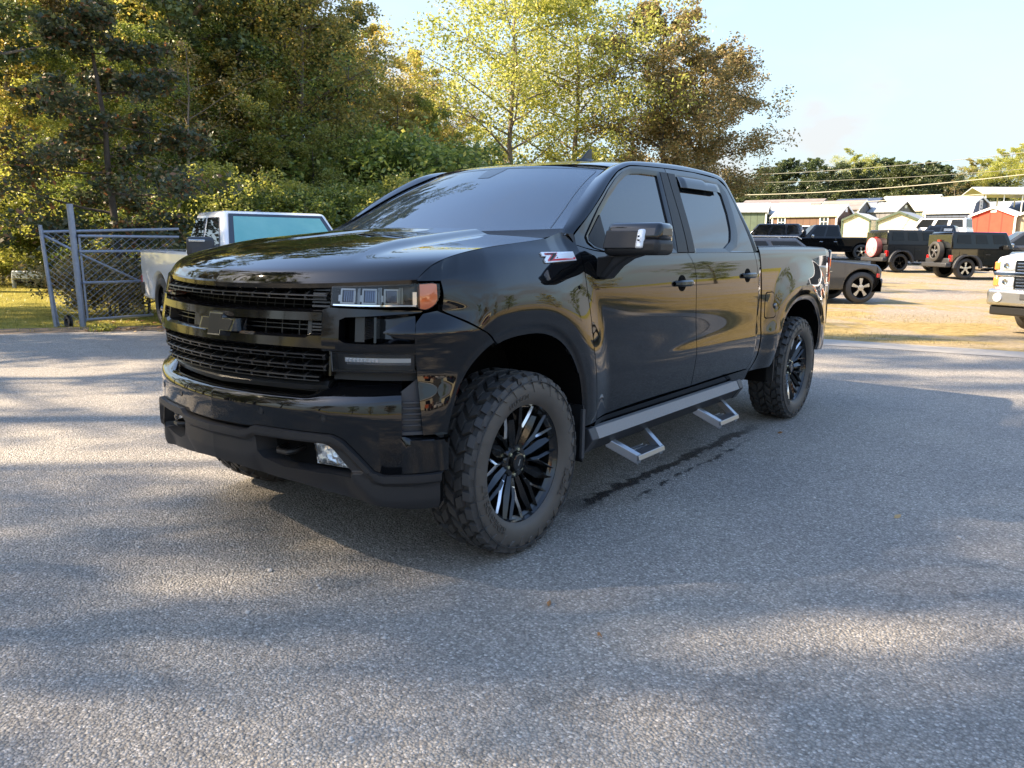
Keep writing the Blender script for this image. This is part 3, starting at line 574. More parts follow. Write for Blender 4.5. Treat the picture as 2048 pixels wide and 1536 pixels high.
# ---- discarded truck bed on the lawn
wpm = mat('dull_white_panel', (.50, .54, .56), .45, noise=(4, .3, (.36, .39, .40)))
x0_, y0_ = px2g(78, 578)[:2]; SCB = empty('scrap_truck_bed', (x0_, y0_, 0), math.radians(37.4)); tag(SCB, 'discarded white pickup bed lying on the lawn before the woods', 'truck bed')
m_ = MB()
for sg in (-1, 1): m_.prism([(0, .02), (.12, 0), (.16, .22), (1.3, .22), (1.34, 0), (1.6, .05), (1.6, .42), (.08, .50), (0, .42)], sg*.72-.03, sg*.72+.03)
m_.build('bed_side', wpm, SCB, bevel=.02); m_ = MB(); m_.box(-.72, .72, -.03, .04, .27, .50); m_.build('tailgate', wpm, SCB, bevel=.03)
m_ = MB(); m_.box(-.70, .70, .05, 1.55, .20, .24); m_.build('bed_plate', M['grey_plastic'], SCB); m_ = MB(); m_.box(-.5, .5, .3, .5, .0, .2); m_.box(-.5, .5, 1.1, 1.3, 0, .2); m_.build('bed_support', M['dark'], SCB)
# ================================================================== SHEDS
def stripe_mat(name, col, groove, sc, axis='z', rough=.7):
    m = bpy.data.materials.new(name); m.use_nodes = True; t = m.node_tree; b = t.nodes['Principled BSDF']; b.inputs['Roughness'].default_value = rough; tcn = N(t, 'ShaderNodeTexCoord')
    sp_ = N(t, 'ShaderNodeSeparateXYZ'); t.links.new(tcn.outputs['Object'], sp_.inputs[0])
    def md(op, a, b_):
        q = N(t, 'ShaderNodeMath', operation=op)
        for s_, i in ((a, 0), (b_, 1)):
            if isinstance(s_, (int, float)): q.inputs[i].default_value = s_
            else: t.links.new(s_, q.inputs[i])
        return q.outputs[0]
    c = sp_.outputs[2] if axis == 'z' else md('ADD', sp_.outputs[0], sp_.outputs[1]); f = md('FRACT', md('MULTIPLY', c, sc), 0); g = md('LESS_THAN', f, .12)
    n = noise(t, tcn, 1.5, 5, .6); r = ramp(t, n.outputs[0], [(.3, tuple(x*.85 for x in col)), (.7, tuple(min(1, x*1.1) for x in col))]); mx_ = mixc(t, g, r.outputs[0], groove); t.links.new(mx_.outputs[0], b.inputs['Base Color']); return m
tn = lambda c: tuple(x*.6 for x in c)
SM = {}
def sm_(n, c, sc=1.6, ax='xy', rough=.75):
    if n not in SM: SM[n] = stripe_mat(n, c, tn(c), sc, ax, rough)
    return SM[n]
rw = sm_('white_metal_roof', (.50, .51, .51), 2.2, 'xy', .45); rgy = sm_('grey_metal_roof', (.26, .28, .30), 2.2, 'xy', .5); rbr = sm_('brown_shingle_roof', (.20, .17, .16), 2.2, 'z', .8); rcr = sm_('cream_metal_roof', (.48, .45, .36), 2.2, 'xy', .5); rnv = sm_('navy_metal_roof', (.05, .07, .12), 2.2, 'xy', .5); rgn = sm_('pale_green_roof', (.30, .33, .25), 2.2, 'xy', .5)
W_trim = mat('white_trim', (.80, .80, .78), .6); shed_pane = mat('shed_window_glass', (.03, .04, .05), .1, spec=.6)  # shed panes: one even dark glass
def shed(label, u, d, ang, L, Wd, hw, hr, kind, wall, roof, trim=None, wins=(), group=None, dz=0., vent=None, gwall=None, eave=.18):
    """local x is the ridge; angle in degrees from the camera's right; wins: (side, along, z, w, h)"""
    x, y, z = ground_at(u, d); A = math.radians(37.4+ang)-math.atan((u-1024)/1586)*.75; R_o = empty('shed', (x, y, z-.05+dz), A); tag(R_o, label, 'shed', group)
    trim = trim or W_trim; w2 = Wd/2; l2 = L/2
    if kind == 'gable': prof = [(w2, hw), (0, hw+hr)]
    else: prof = [(w2, hw), (w2*.80, hw+hr*.62), (0, hw+hr)]
    full = [(-w2, 0)]+[(-a, b_) for a, b_ in prof]+[(a, b_) for a, b_ in prof[::-1][1:]]+[(w2, 0)]
    m_ = MB(); m_.prism(full, -l2, l2, 'x'); m_.build('wall', wall, R_o, smooth=False)
    if gwall: m_ = MB(); m_.prism(full, l2-.01, l2+.015, 'x'); m_.build('end_wall', gwall, R_o, smooth=False); 
    if gwall: m_ = MB(); m_.prism(full, -l2-.015, -l2+.01, 'x'); m_.build('end_wall', gwall, R_o, smooth=False)
    for sg in (-1, 1):
        pr = [(sg*(prof[0][0]+eave), prof[0][1]-eave*(prof[1][1]-prof[0][1])/max(.3, prof[0][0]-prof[1][0])*.6)]+[(sg*a, b_) for a, b_ in prof[1:]]; pl_ = [(a, b_+.04) for a, b_ in pr]+[(a, b_+.11) for a, b_ in pr[::-1]]
        m_ = MB(); m_.prism(pl_, -l2-.15, l2+.15, 'x'); m_.build('roof', roof, R_o, smooth=False)
        for e in (-1, 1):
            pl2 = [(a, b_-.08) for a, b_ in pr]+[(a, b_+.10) for a, b_ in pr[::-1]]; m_ = MB(); m_.prism(pl2, e*(l2+.155), e*(l2+.19), 'x'); m_.build('fascia', trim, R_o, smooth=False)
    m_ = MB()
    for ex in (-1, 1):
        for ey in (-1, 1): m_.box(ex*l2-.07, ex*l2+.07, ey*w2-.07, ey*w2+.07, 0, hw-.02)
    m_.build('corner_trim', trim, R_o, smooth=False)['kind'] = 'stuff'
    for side, al, zz, ww, hh in wins:
        fr_, gl = MB(), MB()
        def bx_(mb, a0, a1, z0, z1, o0, o1):
            if side in 'FB': s_ = -1 if side == 'F' else 1; mb.box(a0, a1, *sorted((s_*(w2+o0), s_*(w2+o1))), z0, z1)
            else: s_ = 1 if side == 'R' else -1; mb.box(*sorted((s_*(l2+o0), s_*(l2+o1))), a0, a1, z0, z1)
        bx_(gl, al-ww/2, al+ww/2, zz, zz+hh, .02, .04)
        for a0, a1, z0, z1 in ((al-ww/2-.09, al-ww/2, zz-.09, zz+hh+.09), (al+ww/2, al+ww/2+.09, zz-.09, zz+hh+.09), (al-ww/2, al+ww/2, zz+hh, zz+hh+.09), (al-ww/2, al+ww/2, zz-.09, zz)): bx_(fr_, a0, a1, z0, z1, .02, .07)
        bx_(fr_, al-.02, al+.02, zz, zz+hh, .042, .06)
        for q in (1, 2): bx_(fr_, al-ww/2, al+ww/2, zz+hh*q/3-.02, zz+hh*q/3+.02, .042, .06)
        w_ = fr_.build('window', W_trim, R_o, smooth=False); gl.build('pane', shed_pane, w_, smooth=False)
    if vent:
        m_ = MB(); s_ = 1 if vent == 'R' else -1; m_.box(*sorted((s_*(l2+.02), s_*(l2+.05))), -.22, .22, hw+hr*.42, hw+hr*.42+.34); m_.build('gable_vent', W_trim, R_o, smooth=False)
    return R_o
c_gry = sm_('grey_siding', (.17, .17, .18)); c_tan = sm_('tan_siding', (.34, .28, .20)); c_grn = sm_('green_siding', (.11, .15, .11)); c_red = sm_('red_siding', (.62, .065, .035), 1.1); c_nav = sm_('navy_siding', (.075, .10, .15)); c_brn = sm_('brown_siding', (.13, .072, .048)); c_crm = sm_('cream_siding', (.68, .64, .47), 3.2, 'z'); c_pbl = sm_('pale_blue_siding', (.42, .50, .56)); c_dgn = sm_('olive_siding', (.16, .19, .12)); c_cr2 = sm_('beige_siding', (.48, .43, .34), 3.2, 'z')
tr_d = mat('dark_trim', (.06, .06, .06), .6)
shed('long grey shed with a low brown roof at the back of the row', 1560, 97, -24, 9.5, 4.6, 2.55, .85, 'gable', c_gry, rbr, tr_d, vent='R')
shed('small dark green shed with a metal roof beside the cab corner', 1490, 79, -10, 3.6, 3.2, 1.9, .9, 'gable', c_grn, rgy)
shed('tan shed with a white roof and one white window', 1553, 80, -14, 5.2, 3.2, 1.75, 1.0, 'gable', c_tan, rw, wins=[('F', -.7, .75, .85, 1.0)])
shed('reddish brown cabin shed with two white windows and a pale green roof', 1618, 73, -30, 6.0, 3.6, 1.55, 1.05, 'gable', c_brn, rgn, wins=[('F', -2.1, .35, .62, 1.15), ('F', 1.9, .35, .62, 1.15)], vent='R', dz=.05)
shed('grey shed with a brown roof edge just behind the brown cabin', 1680, 88, -30, 4.4, 3.2, 2.25, 1.0, 'gable', c_gry, rbr, W_trim)
shed('pale blue barn-roofed shed with a dark blue upper roof', 1708, 90, -34, 5.0, 3.0, 2.0, 1.5, 'gambrel', c_pbl, rnv, tr_d)
shed('small cream steel shed, the narrower of the two cream gables', 1716, 70, -112, 3.2, 2.3, 1.45, .55, 'gable', c_crm, rw, mat('green_trim', (.06, .09, .06), .6), dz=.0, eave=.05)
shed('grey gabled shed between the pale blue and green barn sheds', 1772, 86, -38, 3.2, 3.0, 2.1, 1.0, 'gable', c_gry, rgy, tr_d, vent='R')
shed('wide cream steel shed with a grey roof behind the dark off-roader', 1802, 66, -110, 3.9, 3.3, 1.55, .70, 'gable', c_crm, rgy, SM.get('x') or mat('green_trim', (.06, .09, .06), .6), gwall=None, eave=.05)
shed('long cream-roofed barn shed with an olive green gable', 1812, 92, -30, 6.0, 3.1, 2.45, 1.5, 'gambrel', c_dgn, rcr, vent='R')
shed('navy barn shed with a white roof and a two-pane loft window', 1902, 73, -32, 4.0, 3.2, 2.1, 1.25, 'gambrel', c_nav, rw, wins=[('R', .0, 2.2, .34, .8), ('R', -.95, .9, .5, .95)], dz=.15)
shed('bright red shed with white trim and a wide blank front', 1990, 68, -112, 4.2, 3.3, 1.95, .70, 'gable', c_red, rw, vent='R', dz=.05)
shed('grey roofed shed peeking over the red shed', 2000, 98, -28, 5.5, 3.2, 2.6, .9, 'gable', c_gry, rgy, vent='R')
shed('tan shed cut by the right edge of the picture beside the red one', 2072, 66, -112, 4.0, 3.3, 1.9, .75, 'gable', c_tan, rw)
shed('navy roofed shed behind the right edge of the row', 2062, 92, -20, 5.0, 3.2, 2.5, .9, 'gable', c_nav, rnv)
# open carport with a long white roof
x, y, z = ground_at(2030, 90); CP = empty('carport', (x, y, z), math.radians(37.4-6)); tag(CP, 'long open carport with a white metal roof at the far right', 'carport')
m_ = MB(); m_.prism([(-3.0, 4.0), (0, 4.9), (3.0, 4.0), (3.0, 4.1), (0, 5.0), (-3.0, 4.1)], -5.5, 11, 'x'); m_.build('roof', rw, CP, smooth=False)
for q in range(9):
    for yy in (-2.8, 2.8): m_ = MB(); m_.box(-5.2+q*1.9-.05, -5.2+q*1.9+.05, yy-.05, yy+.05, 0, 4.0); m_.build('post', W_trim, CP, smooth=False)
# ---- power lines with their poles (the poles stand outside the frame)
for i, (a, b_, c, d_) in enumerate([((1440, 352, 66), (2200, 286, 62), .030, 0), ((1440, 366, 66), (2260, 318, 60), .022, 0), ((1480, 390, 64), (2260, 322, 46), .034, 0), ((1560, 405, 60), (2300, 352, 40), .030, 0)]):
    A3, B3 = P3(*a), P3(*b_); m_ = MB(); m_.tube([A3+(B3-A3)*t_+np.array([0, 0, -1.1*4*t_*(1-t_)*.35]) for t_ in np.linspace(0, 1, 16)], c*.75, 5)
    o = m_.build('power_line', mat('aged_wire', (.42, .40, .30), .5), None); tag(o, ['highest overhead wire crossing the sky right of the cab', 'second overhead wire from the top, thinner than its neighbours', 'third overhead wire, running before the far trees', 'lowest overhead wire, just above the shed roofs'][i], 'wire')
for u, d in ((2260, 55), ):
    x, y, z = ground_at(u, d); m_ = MB(); m_.tube([(0, 0, -.2), (0, 0, 9.5)], [.16, .11], 10); o = m_.build('utility_pole', M['bark2']); o.location = (x, y, z); tag(o, 'wooden utility pole carrying the overhead wires', 'pole')
# ================================================================== VEHICLES
def bg_wheel(R, w, rim_col, spokes=5, name='wheel'):
    root = empty(name); m_ = MB(); h = w/2; r1 = R*.66
    m_.lathe([(-h*.8, r1), (-h, r1+.03), (-h*.98, R-.05), (-h*.75, R-.006), (0, R), (h*.75, R-.006), (h*.98, R-.05), (h, r1+.03), (h*.8, r1)], 40); m_.build('tyre', M['rubber'], root)
    m_ = MB(); m_.lathe([(-h*.7, r1+.002), (h*.75, r1+.002), (h*.8, r1-.015), (h*.4, r1-.03), (-h*.3, r1*.9), (-h*.3, 0)], 32)
    b_ = MB()
    for k in range(spokes):
        a = 2*PI*k/spokes; pts = []
        for r_, dw in ((.02, .5), (.5*r1, .26), (r1-.01, .22)):
            for sgn in (-1, 1):
                for xx in (.62*h, .30*h): pts.append((xx, r_*math.sin(a+sgn*dw*(1 if r_ < .1 else .9)), r_*math.cos(a+sgn*dw*(1 if r_ < .1 else .9))))
        n0 = len(b_.v); b_.v += pts
        for q in (0, 4): b_.f += [tuple(n0+i+q for i in f) for f in ((0, 2, 6, 4), (0, 4, 5, 1), (2, 3, 7, 6), (1, 5, 7, 3))]; b_.m += [0]*4
    b_.lathe([(.3*h, .085*R/.4), (.72*h, .08*R/.4), (.75*h, 0)], 16)
    m_.build('rim_barrel', M['dark'], root); b_.build('rim', rim_col, root, sharp=30); return root
def quad_on(c, fy0, fy1, fz0, fz1, off, th=.012):
    """pane lying on a bilinear face c = [p00, p10, p11, p01]"""
    c = [np.array(q, float) for q in c]; n = np.cross(c[1]-c[0], c[3]-c[0]); n /= np.linalg.norm(n)
    P = lambda u_, v_: (1-v_)*((1-u_)*c[0]+u_*c[1])+v_*((1-u_)*c[3]+u_*c[2])
    q = [P(fy0[0], fz0), P(fy1[0], fz0), P(fy1[1], fz1), P(fy0[1], fz1)]; return [p+n*off for p in q]+[p+n*(off+th) for p in q]
def car(label, cat, paint, L=4.7, wz=(.16, .86), Wd=1.85, wb=(1.0, 3.8), R=.37, top=None, cab=None, zb=.32, rim=None, glass=None, wind=(.04, .96), sides=((.05, .36), (.40, .68), (.72, .95)), trim=None, flare=None, front='plain', rear='plain', extras=None, rimsp=5, tw=.25, mirror_c=None, name='parked_car', shade=None, hub=None):
    """nose at y=0, tail at y=L, x across; top: outline of the hood/deck from nose to tail; cab=(y0,y1,yt0,yt1,z0,z1,w0,w1)"""
    root = empty(name); tag(root, label, cat); w2 = Wd/2; glass = glass or M['bglass']
    ra = R*1.17; pts = [(L-.08, zb+.12), (L-.12, zb)]
    for yc in (wb[1], wb[0]):
        a0 = math.asin(max(-1, min(1, (R-zb)/ra))); 
        for a in np.linspace(-a0, PI+a0, 15): pts.append((yc+ra*math.cos(a), R+ra*math.sin(a)))
    pts += [(.16, zb), (.04, zb+.14)]+list(top)
    m_ = MB(); m_.prism(pts, -w2, w2, 'x'); body = m_.build('body', paint, root, bevel=.045, sharp=45)
    m_ = MB(); m_.box(-w2+.24, w2-.24, .25, L-.25, zb-.02, zb+.45); m_.build('underbody', M['dark'], root)
    if cab:
        y0, y1, t0, t1, z0, z1, w0, w1 = cab
        V = [(-w0, y0, z0), (w0, y0, z0), (w0, y1, z0), (-w0, y1, z0), (-w1, t0, z1), (w1, t0, z1), (w1, t1, z1), (-w1, t1, z1)]
        m_ = MB(); m_.hexa(V); m_.build('cabin', paint, root, bevel=.06, sharp=45)
        F = {'front': [V[0], V[1], V[5], V[4]], 'right': [V[1], V[2], V[6], V[5]], 'left': [V[3], V[0], V[4], V[7]], 'rear': [V[2], V[3], V[7], V[6]]}
        m_ = MB(); m_.hexa(quad_on(F['front'], (.03, .05), (.97, .95), .06, .93, .002)); g_ = m_.build('windshield', glass, root, smooth=False)
        if shade: m_ = MB(); m_.hexa(quad_on(F['front'], (.075, .09), (.925, .91), .13, .87, .0145, .002)); m_.build('sunshade', shade, g_, smooth=False)
        m_ = MB(); m_.hexa(quad_on(F['rear'], (.08, .10), (.92, .90), .18, .88, .002)); m_.build('rear_window', glass, root, smooth=False)
        for s_, sd in (('right', 1), ('left', -1)):
            for a, b_ in sides:
                if s_ == 'left': a, b_ = 1-b_, 1-a
                m_ = MB(); m_.hexa(quad_on(F[s_], (a, a+.01), (b_, b_-.01), wz[0], wz[1], .002)); m_.build('side_window', glass, root, smooth=False)
    for yc in wb:
        for sx in (1, -1):
            wq = bg_wheel(R, tw, rim or M['chrome'], rimsp); wq.parent = root; wq.location = (sx*(w2-tw*.5-.01), yc, R); wq.rotation_euler = (0, 0, 0 if sx > 0 else PI)
            if flare:
                fp = []
                for k in np.linspace(.02, PI-.02, 13): fp.append((yc+(ra+.015)*math.cos(k), R+(ra+.015)*math.sin(k)))
                fo_ = [(yc+(ra+.10)*math.cos(k)*1.06, R+min((ra+.12)*math.sin(k), ra+.05)) for k in np.linspace(PI-.02, .02, 13)]
                m_ = MB(); m_.prism(fp+fo_, *sorted((sx*(w2-.02), sx*(w2+.11))), 'x'); m_.build('wheel_arch', flare, root, bevel=.02)
    mc = mirror_c or M['satin']
    if cab:
        for sx in (1, -1):
            m_ = MB(); m_.box(*sorted((sx*(cab[6]+.0), sx*(cab[6]+.24))), cab[0]+.38, cab[0]+.50, cab[4]+.02, cab[4]+.20); m_.build('mirror', mc, root, bevel=.03)
    # door cuts and handles
    if cab:
        for sx in (1, -1):
            for yy in [cab[0]+.25+(cab[1]-cab[0])*f for f in (0, .40, .78)]:
                m_ = MB(); m_.box(*sorted((sx*(w2-.01), sx*(w2+.002))), yy-.006, yy+.006, zb+.15, cab[4]-.03); m_.build('door_gap', M['dark'], root, smooth=False)
            for yy in [cab[0]+.25+(cab[1]-cab[0])*f for f in (.33, .70)]:
                m_ = MB(); m_.box(*sorted((sx*w2, sx*(w2+.035))), yy-.09, yy+.09, cab[4]-.20, cab[4]-.165); m_.build('door_handle', hub or M['satin'], root, bevel=.01)
    zt = top[0][1]
    for sx in (1, -1):
        m_ = MB(); m_.box(*sorted((sx*(w2-.42), sx*(w2-.04))), -.012, .10, zt-.24, zt-.06); m_.build('headlight', M['white_lens'], root, bevel=.02)
        zr = top[-1][1]; m_ = MB(); m_.box(*sorted((sx*(w2-.14), sx*(w2+.004))), L-.10, L+.012, zr-.42, zr-.16); m_.build('tail_light', M['red'], root, bevel=.015)
    m_ = MB(); m_.box(-w2+.45, w2-.45, -.012, .05, zt-.34, zt-.07); m_.build('grille', M['dark'], root, bevel=.01)
    m_ = MB(); m_.box(-w2+.02, w2-.02, -.05, .12, zb+.06, zb+.30); m_.build('front_bumper', trim or paint, root, bevel=.04)
    m_ = MB(); m_.box(-w2+.02, w2-.02, L-.12, L+.06, zb+.06, zb+.30); m_.build('rear_bumper', trim or paint, root, bevel=.04)
    if extras: extras(root, w2, L)
    return root
def park(root, u, d, ang, y_ref=0., zoff=0.):
    """ang: heading of the nose in degrees, 0 = towards the picture's right, 90 = away; y_ref: which station sits at the spot"""
    x, y, z = ground_at(u, d); H = math.radians(37.4+ang)-math.atan((u-1024)/1586); F_ = np.array([math.cos(H), math.sin(H)])
    root.rotation_euler = (0, 0, H+PI/2); root.location = (x+F_[0]*y_ref, y+F_[1]*y_ref, z+zoff); return root
blk = M['black']; gry = mat('grey_metallic_paint', (.055, .058, .065), .22, .4, coat=.8); navy = mat('dark_blue_paint', (.012, .017, .030), .15, coat=.8); wht = M['white_paint']; redp = mat('dark_red_paint', (.14, .008, .016), .2, coat=.8)
alu = mat('alloy_rim', (.55, .56, .57), .25, .9)
# --- white heavy pickup on the left
teal = mat('teal_sunshade_glass', (.10, .34, .32), .25, noise=(2.2, .3, (.20, .46, .42)), coat=.9)
def ram_x(root, w2, L):
    # flat dark sheet standing in for the shaded open bed, wheel-arch lip, mirror like a towing mirror, roof fin, badge strip, wiper
    m_ = MB(); m_.box(-w2+.10, w2-.10, 3.50, L-.10, 1.275, 1.284); m_.build('bed_plate', M['dark'], root)
    for sx in (1, -1):
        m_ = MB(); m_.box(*sorted((sx*(w2-.02), sx*(w2+.34))), 1.86, 1.98, 1.23, 1.50); o = m_.build('towing_mirror', M['grey_plastic'], root, bevel=.05)
        m_ = MB(); m_.box(*sorted((sx*(w2+.12), sx*(w2+.33))), 1.845, 1.87, 1.43, 1.465); m_.build('mirror_signal', alu, root, bevel=.01)
        m_ = MB(); m_.box(*sorted((sx*(w2-.08), sx*(w2+.16))), 1.90, 1.98, 1.20, 1.26); m_.build('mirror_arm', M['grey_plastic'], root, bevel=.02)
        m_ = MB(); m_.box(*sorted((sx*(w2-.25), sx*(w2+.01))), L-.25, L+.04, .50, .74); m_.build('bumper_corner', M['grey_plastic'], root, bevel=.04)
    m_ = MB(); m_.prism([(2.60, 1.845), (2.85, 1.85), (2.85, 1.90), (2.78, 1.915)], -.035, .035, 'x'); m_.build('antenna_fin', M['satin'], root, bevel=.01)
    m_ = MB(); m_.tube([(-.55, 1.615, 1.225), (0.1, 1.60, 1.24)], .012, 5); m_.tube([(.0, 1.60, 1.235), (.25, 1.63, 1.25), (.36, 1.66, 1.24)], .008, 5); m_.build('wiper', M['satin'], root)
    m_ = MB(); m_.hexa([(-.15, 2.02, 1.70), (.15, 2.02, 1.70), (.15, 2.09, 1.80), (-.15, 2.09, 1.80), (-.09, 2.005, 1.685), (.09, 2.005, 1.685), (.14, 2.075, 1.80), (-.14, 2.075, 1.80)]); m_.build('camera_housing', M['satin'], root)
ram = car('white heavy-duty crew cab pickup parked by the gate, teal sunshade behind its windshield', 'pickup truck', wht, L=5.9, Wd=1.93, wb=(1.0, 4.75), R=.42, tw=.28, zb=.44,
    top=[(.0, 1.12), (.10, 1.20), (1.3, 1.26), (1.62, 1.27), (3.42, 1.28), (L_ if False else 5.86, 1.29), (5.88, 1.0)], cab=(1.55, 3.45, 2.12, 3.22, 1.20, 1.865, .93, .75), rim=M['chrome'], rimsp=8, sides=((.10, .50), (.56, .93)), trim=M['chrome'], shade=teal, extras=ram_x, name='pickup_truck', glass=M['glass'], mirror_c=M['grey_plastic'])
ram.rotation_euler = (0, 0, math.radians(75.5)); ram.location = (-4.42, 3.60, 0); ram.scale = (.975, .975, .962)
# --- grey suv behind the bed
def suv_x(root, w2, L):
    for sx in (1, -1):
        m_ = MB(); m_.tube([(sx*.62, 2.0, 1.60), (sx*.62, 2.1, 1.665), (sx*.62, 3.9, 1.665), (sx*.62, 4.0, 1.60)], .018, 6); m_.build('roof_rail', alu, root)
        m_ = MB(); m_.box(*sorted((sx*(w2-.01), sx*(w2+.006))), 1.30, 1.75, .80, .815); m_.build('badge_strip', alu, root)
        m_ = MB(); m_.box(*sorted((sx*(w2-.05), sx*(w2+.008))), .06, .14, .66, .76); m_.build('side_marker', M['red'], root, bevel=.01)
suv = car('grey metallic suv facing right, half hidden behind the black truck bed', 'suv', gry, L=4.75, Wd=1.90, wb=(.50, 3.40), R=.40, zb=.34, tw=.26, top=[(.0, .84), (.12, .98), (1.25, 1.08), (1.6, 1.10), (4.65, 1.12), (4.72, .95)], cab=(1.42, 4.62, 2.15, 4.2, 1.05, 1.62, .90, .70), rim=alu, rimsp=5, extras=suv_x, name='suv')
park(suv, 1690, 20.6, 27, .50); suv.scale = (1, 1, .98)
# --- two boxy off-roaders seen from the rear quarter
def jeep_x(pink):
    def f(root, w2, L):
        sp_ = bg_wheel(.40, .26, M['dark'] if pink else alu, 5, 'spare_wheel'); sp_.parent = root; sp_.location = (-.08, L+.16, 1.08); sp_.rotation_euler = (0, 0, PI/2)
        if pink:
            pk_ = mat('pink_cover', (.60, .16, .20), .5, noise=(6, .2, (.72, .34, .36))); m_ = MB(); m_.lathe([(-.15, .41), (.13, .42), (.15, .39), (.155, 0)], 32, 'x'); m_.build('wheel_cover', [pk_], sp_)
            s5 = []; 
            for q in range(10): a = PI/2+q*PI/5; r_ = .34 if q % 2 == 0 else .14; s5.append((r_*math.cos(a), r_*math.sin(a)))
            m_ = MB(); m_.prism(s5, .156, .162, 'x'); m_.build('cover_star', mat('pale_star', (.80, .62, .60), .5), sp_, smooth=False)
            m_ = MB(); m_.lathe([(-.14, .418), (.10, .424), (.125, .418)], 32, 'x'); m_.build('cover_band', mat('maroon_band', (.16, .05, .05), .5), sp_)
        m_ = MB(); m_.box(-.16, .02, L+.02, L+.10, 1.48, 1.54); m_.build('brake_light', M['red'], root)
        m_ = MB(); m_.box(-w2-.02, w2+.02, L-.05, L+.20, .46, .64); m_.build('step_bumper', M['grey_plastic'], root, bevel=.04)
        m_ = MB(); m_.box(-.78, .78, L-.02, L+.012, 1.22, 1.76); m_.build('back_window', M['glass'], root, bevel=.01)
        for yy in (.9, 1.5, 2.3): m_ = MB(); m_.tube([(-w2, yy, .34), (w2, yy, .34)], .03, 6); m_.build('cross_member', M['dark'], root)
    return f
def jeep(label, pink, rimm):
    return car(label, 'off-road vehicle', M['satin'] if pink else blk, L=3.95, Wd=1.66, wb=(.62, 3.25), R=.41, tw=.27, zb=.52, top=[(.0, 1.02), (.05, 1.10), (1.25, 1.16), (1.35, 1.18), (3.92, 1.18), (3.94, 1.1)], cab=(1.30, 3.93, 1.62, 3.88, 1.15, 1.86, .80, .72), rim=rimm, rimsp=5, flare=M['grey_plastic'], trim=M['grey_plastic'], sides=((.08, .30), (.40, .60), (.68, .92)), extras=jeep_x(pink), wz=(.34, .84), name='off_road_vehicle')
j1 = jeep('black boxy off-road vehicle with a pink star cover on its spare wheel', True, M['rim']); park(j1, 1777, 36.3, 34, 3.25)
j2 = jeep('black boxy off-road vehicle with a bare silver spare wheel', False, alu); park(j2, 1908, 32.4, 33, 3.25)
def pk_x(root, w2, L):
    m_ = MB(); m_.box(-w2+.08, w2-.08, 3.55, L-.08, top_z, top_z+.02); m_.build('bed_cover', M['mblack'], root)
top_z = 1.22
bp = car('black crew cab pickup with chrome mirrors parked before the brown cabin', 'pickup truck', blk, L=5.8, Wd=1.98, wb=(.95, 4.55), R=.42, zb=.42, top=[(.0, 1.02), (.12, 1.12), (1.5, 1.20), (3.45, 1.21), (5.76, 1.22), (5.78, 1.0)], cab=(1.40, 3.50, 2.05, 3.30, 1.15, 1.92, .94, .74), rim=M['chrome'], sides=((.10, .50), (.55, .93)), trim=M['chrome'], extras=pk_x, name='pickup_truck', mirror_c=M['chrome'], hub=M['chrome'])
park(bp, 1643, 46, 193, 2.7)
# --- white heavy pickup cut by the right edge: only its front is in the picture
def hd_x(root, w2, L):
    for q in range(9): m_ = MB(); m_.box(-w2+.40, w2-.40, -.05, -.02, .74+q*.052, .758+q*.052); m_.build('grille_bar', M['chrome'], root, bevel=.004)
    m_ = MB(); m_.box(-w2+.36, w2-.36, -.035, .0, .72, 1.22); m_.build('grille_panel', M['dchrome'], root)
    m_ = MB(); m_.box(-w2+.02, w2-.02, -.06, -.02, .955, 1.02); m_.build('grille_bar', M['chrome'], root, bevel=.01)
    m_ = MB(); m_.box(-.24, .24, -.08, -.05, .94, 1.04); m_.build('nameplate', M['dchrome'], root, bevel=.01)
    m_ = MB(); m_.box(-w2-.01, w2+.01, -.17, .08, .46, .74); m_.build('chrome_bumper', alu, root, bevel=.06)
    m_ = MB(); m_.box(-.45, .45, -.185, -.165, .58, .68); m_.build('bumper_insert', M['grey_plastic'], root, bevel=.01)
    m_ = MB(); m_.box(-.32, .32, -.19, -.16, .47, .53); m_.build('air_slot', M['dark'], root)
    m_ = MB(); m_.box(-w2+.03, w2-.03, -.10, .1, .30, .46); m_.build('air_dam', M['satin'], root, bevel=.03)
    for sx in (1, -1):
        for z0_, z1_ in ((1.05, 1.20), (.78, .94)):
            m_ = MB(); m_.box(*sorted((sx*(w2-.36), sx*(w2-.10))), -.05, .02, z0_, z1_); m_.build('headlight', M['white_lens'], root, bevel=.03)
            m_ = MB(); m_.box(*sorted((sx*(w2-.10), sx*(w2-.0))), -.03, .12, z0_, z1_-.01); m_.build('turn_signal', M['amber'], root, bevel=.02)
            m_ = MB(); m_.lathe([(0, .055), (-.018, .045), (-.012, .0)], 16, 'y', (sx*(w2-.22), -.048, (z0_+z1_)/2)); m_.build('lamp_ring', M['chrome'], root)
        m_ = MB(); m_.lathe([(0, .075), (-.02, .07), (-.012, .0)], 20, 'y', (sx*(w2-.20), -.172, .60)); m_.build('fog_lamp', M['white_lens'], root)
hd = car('white heavy-duty pickup with chrome grille and bumper at the right edge', 'pickup truck', wht, L=5.9, Wd=2.03, wb=(1.0, 4.8), R=.41, zb=.42, tw=.27, top=[(.0, 1.20), (.08, 1.27), (.5, 1.33), (1.5, 1.38), (5.86, 1.40), (5.88, 1.0)], cab=(1.50, 3.45, 2.1, 3.22, 1.30, 1.98, .94, .75), rim=M['chrome'], extras=hd_x, name='pickup_truck', sides=((.10, .50), (.56, .93)))
park(hd, 2126, 12.6, -118, .1)
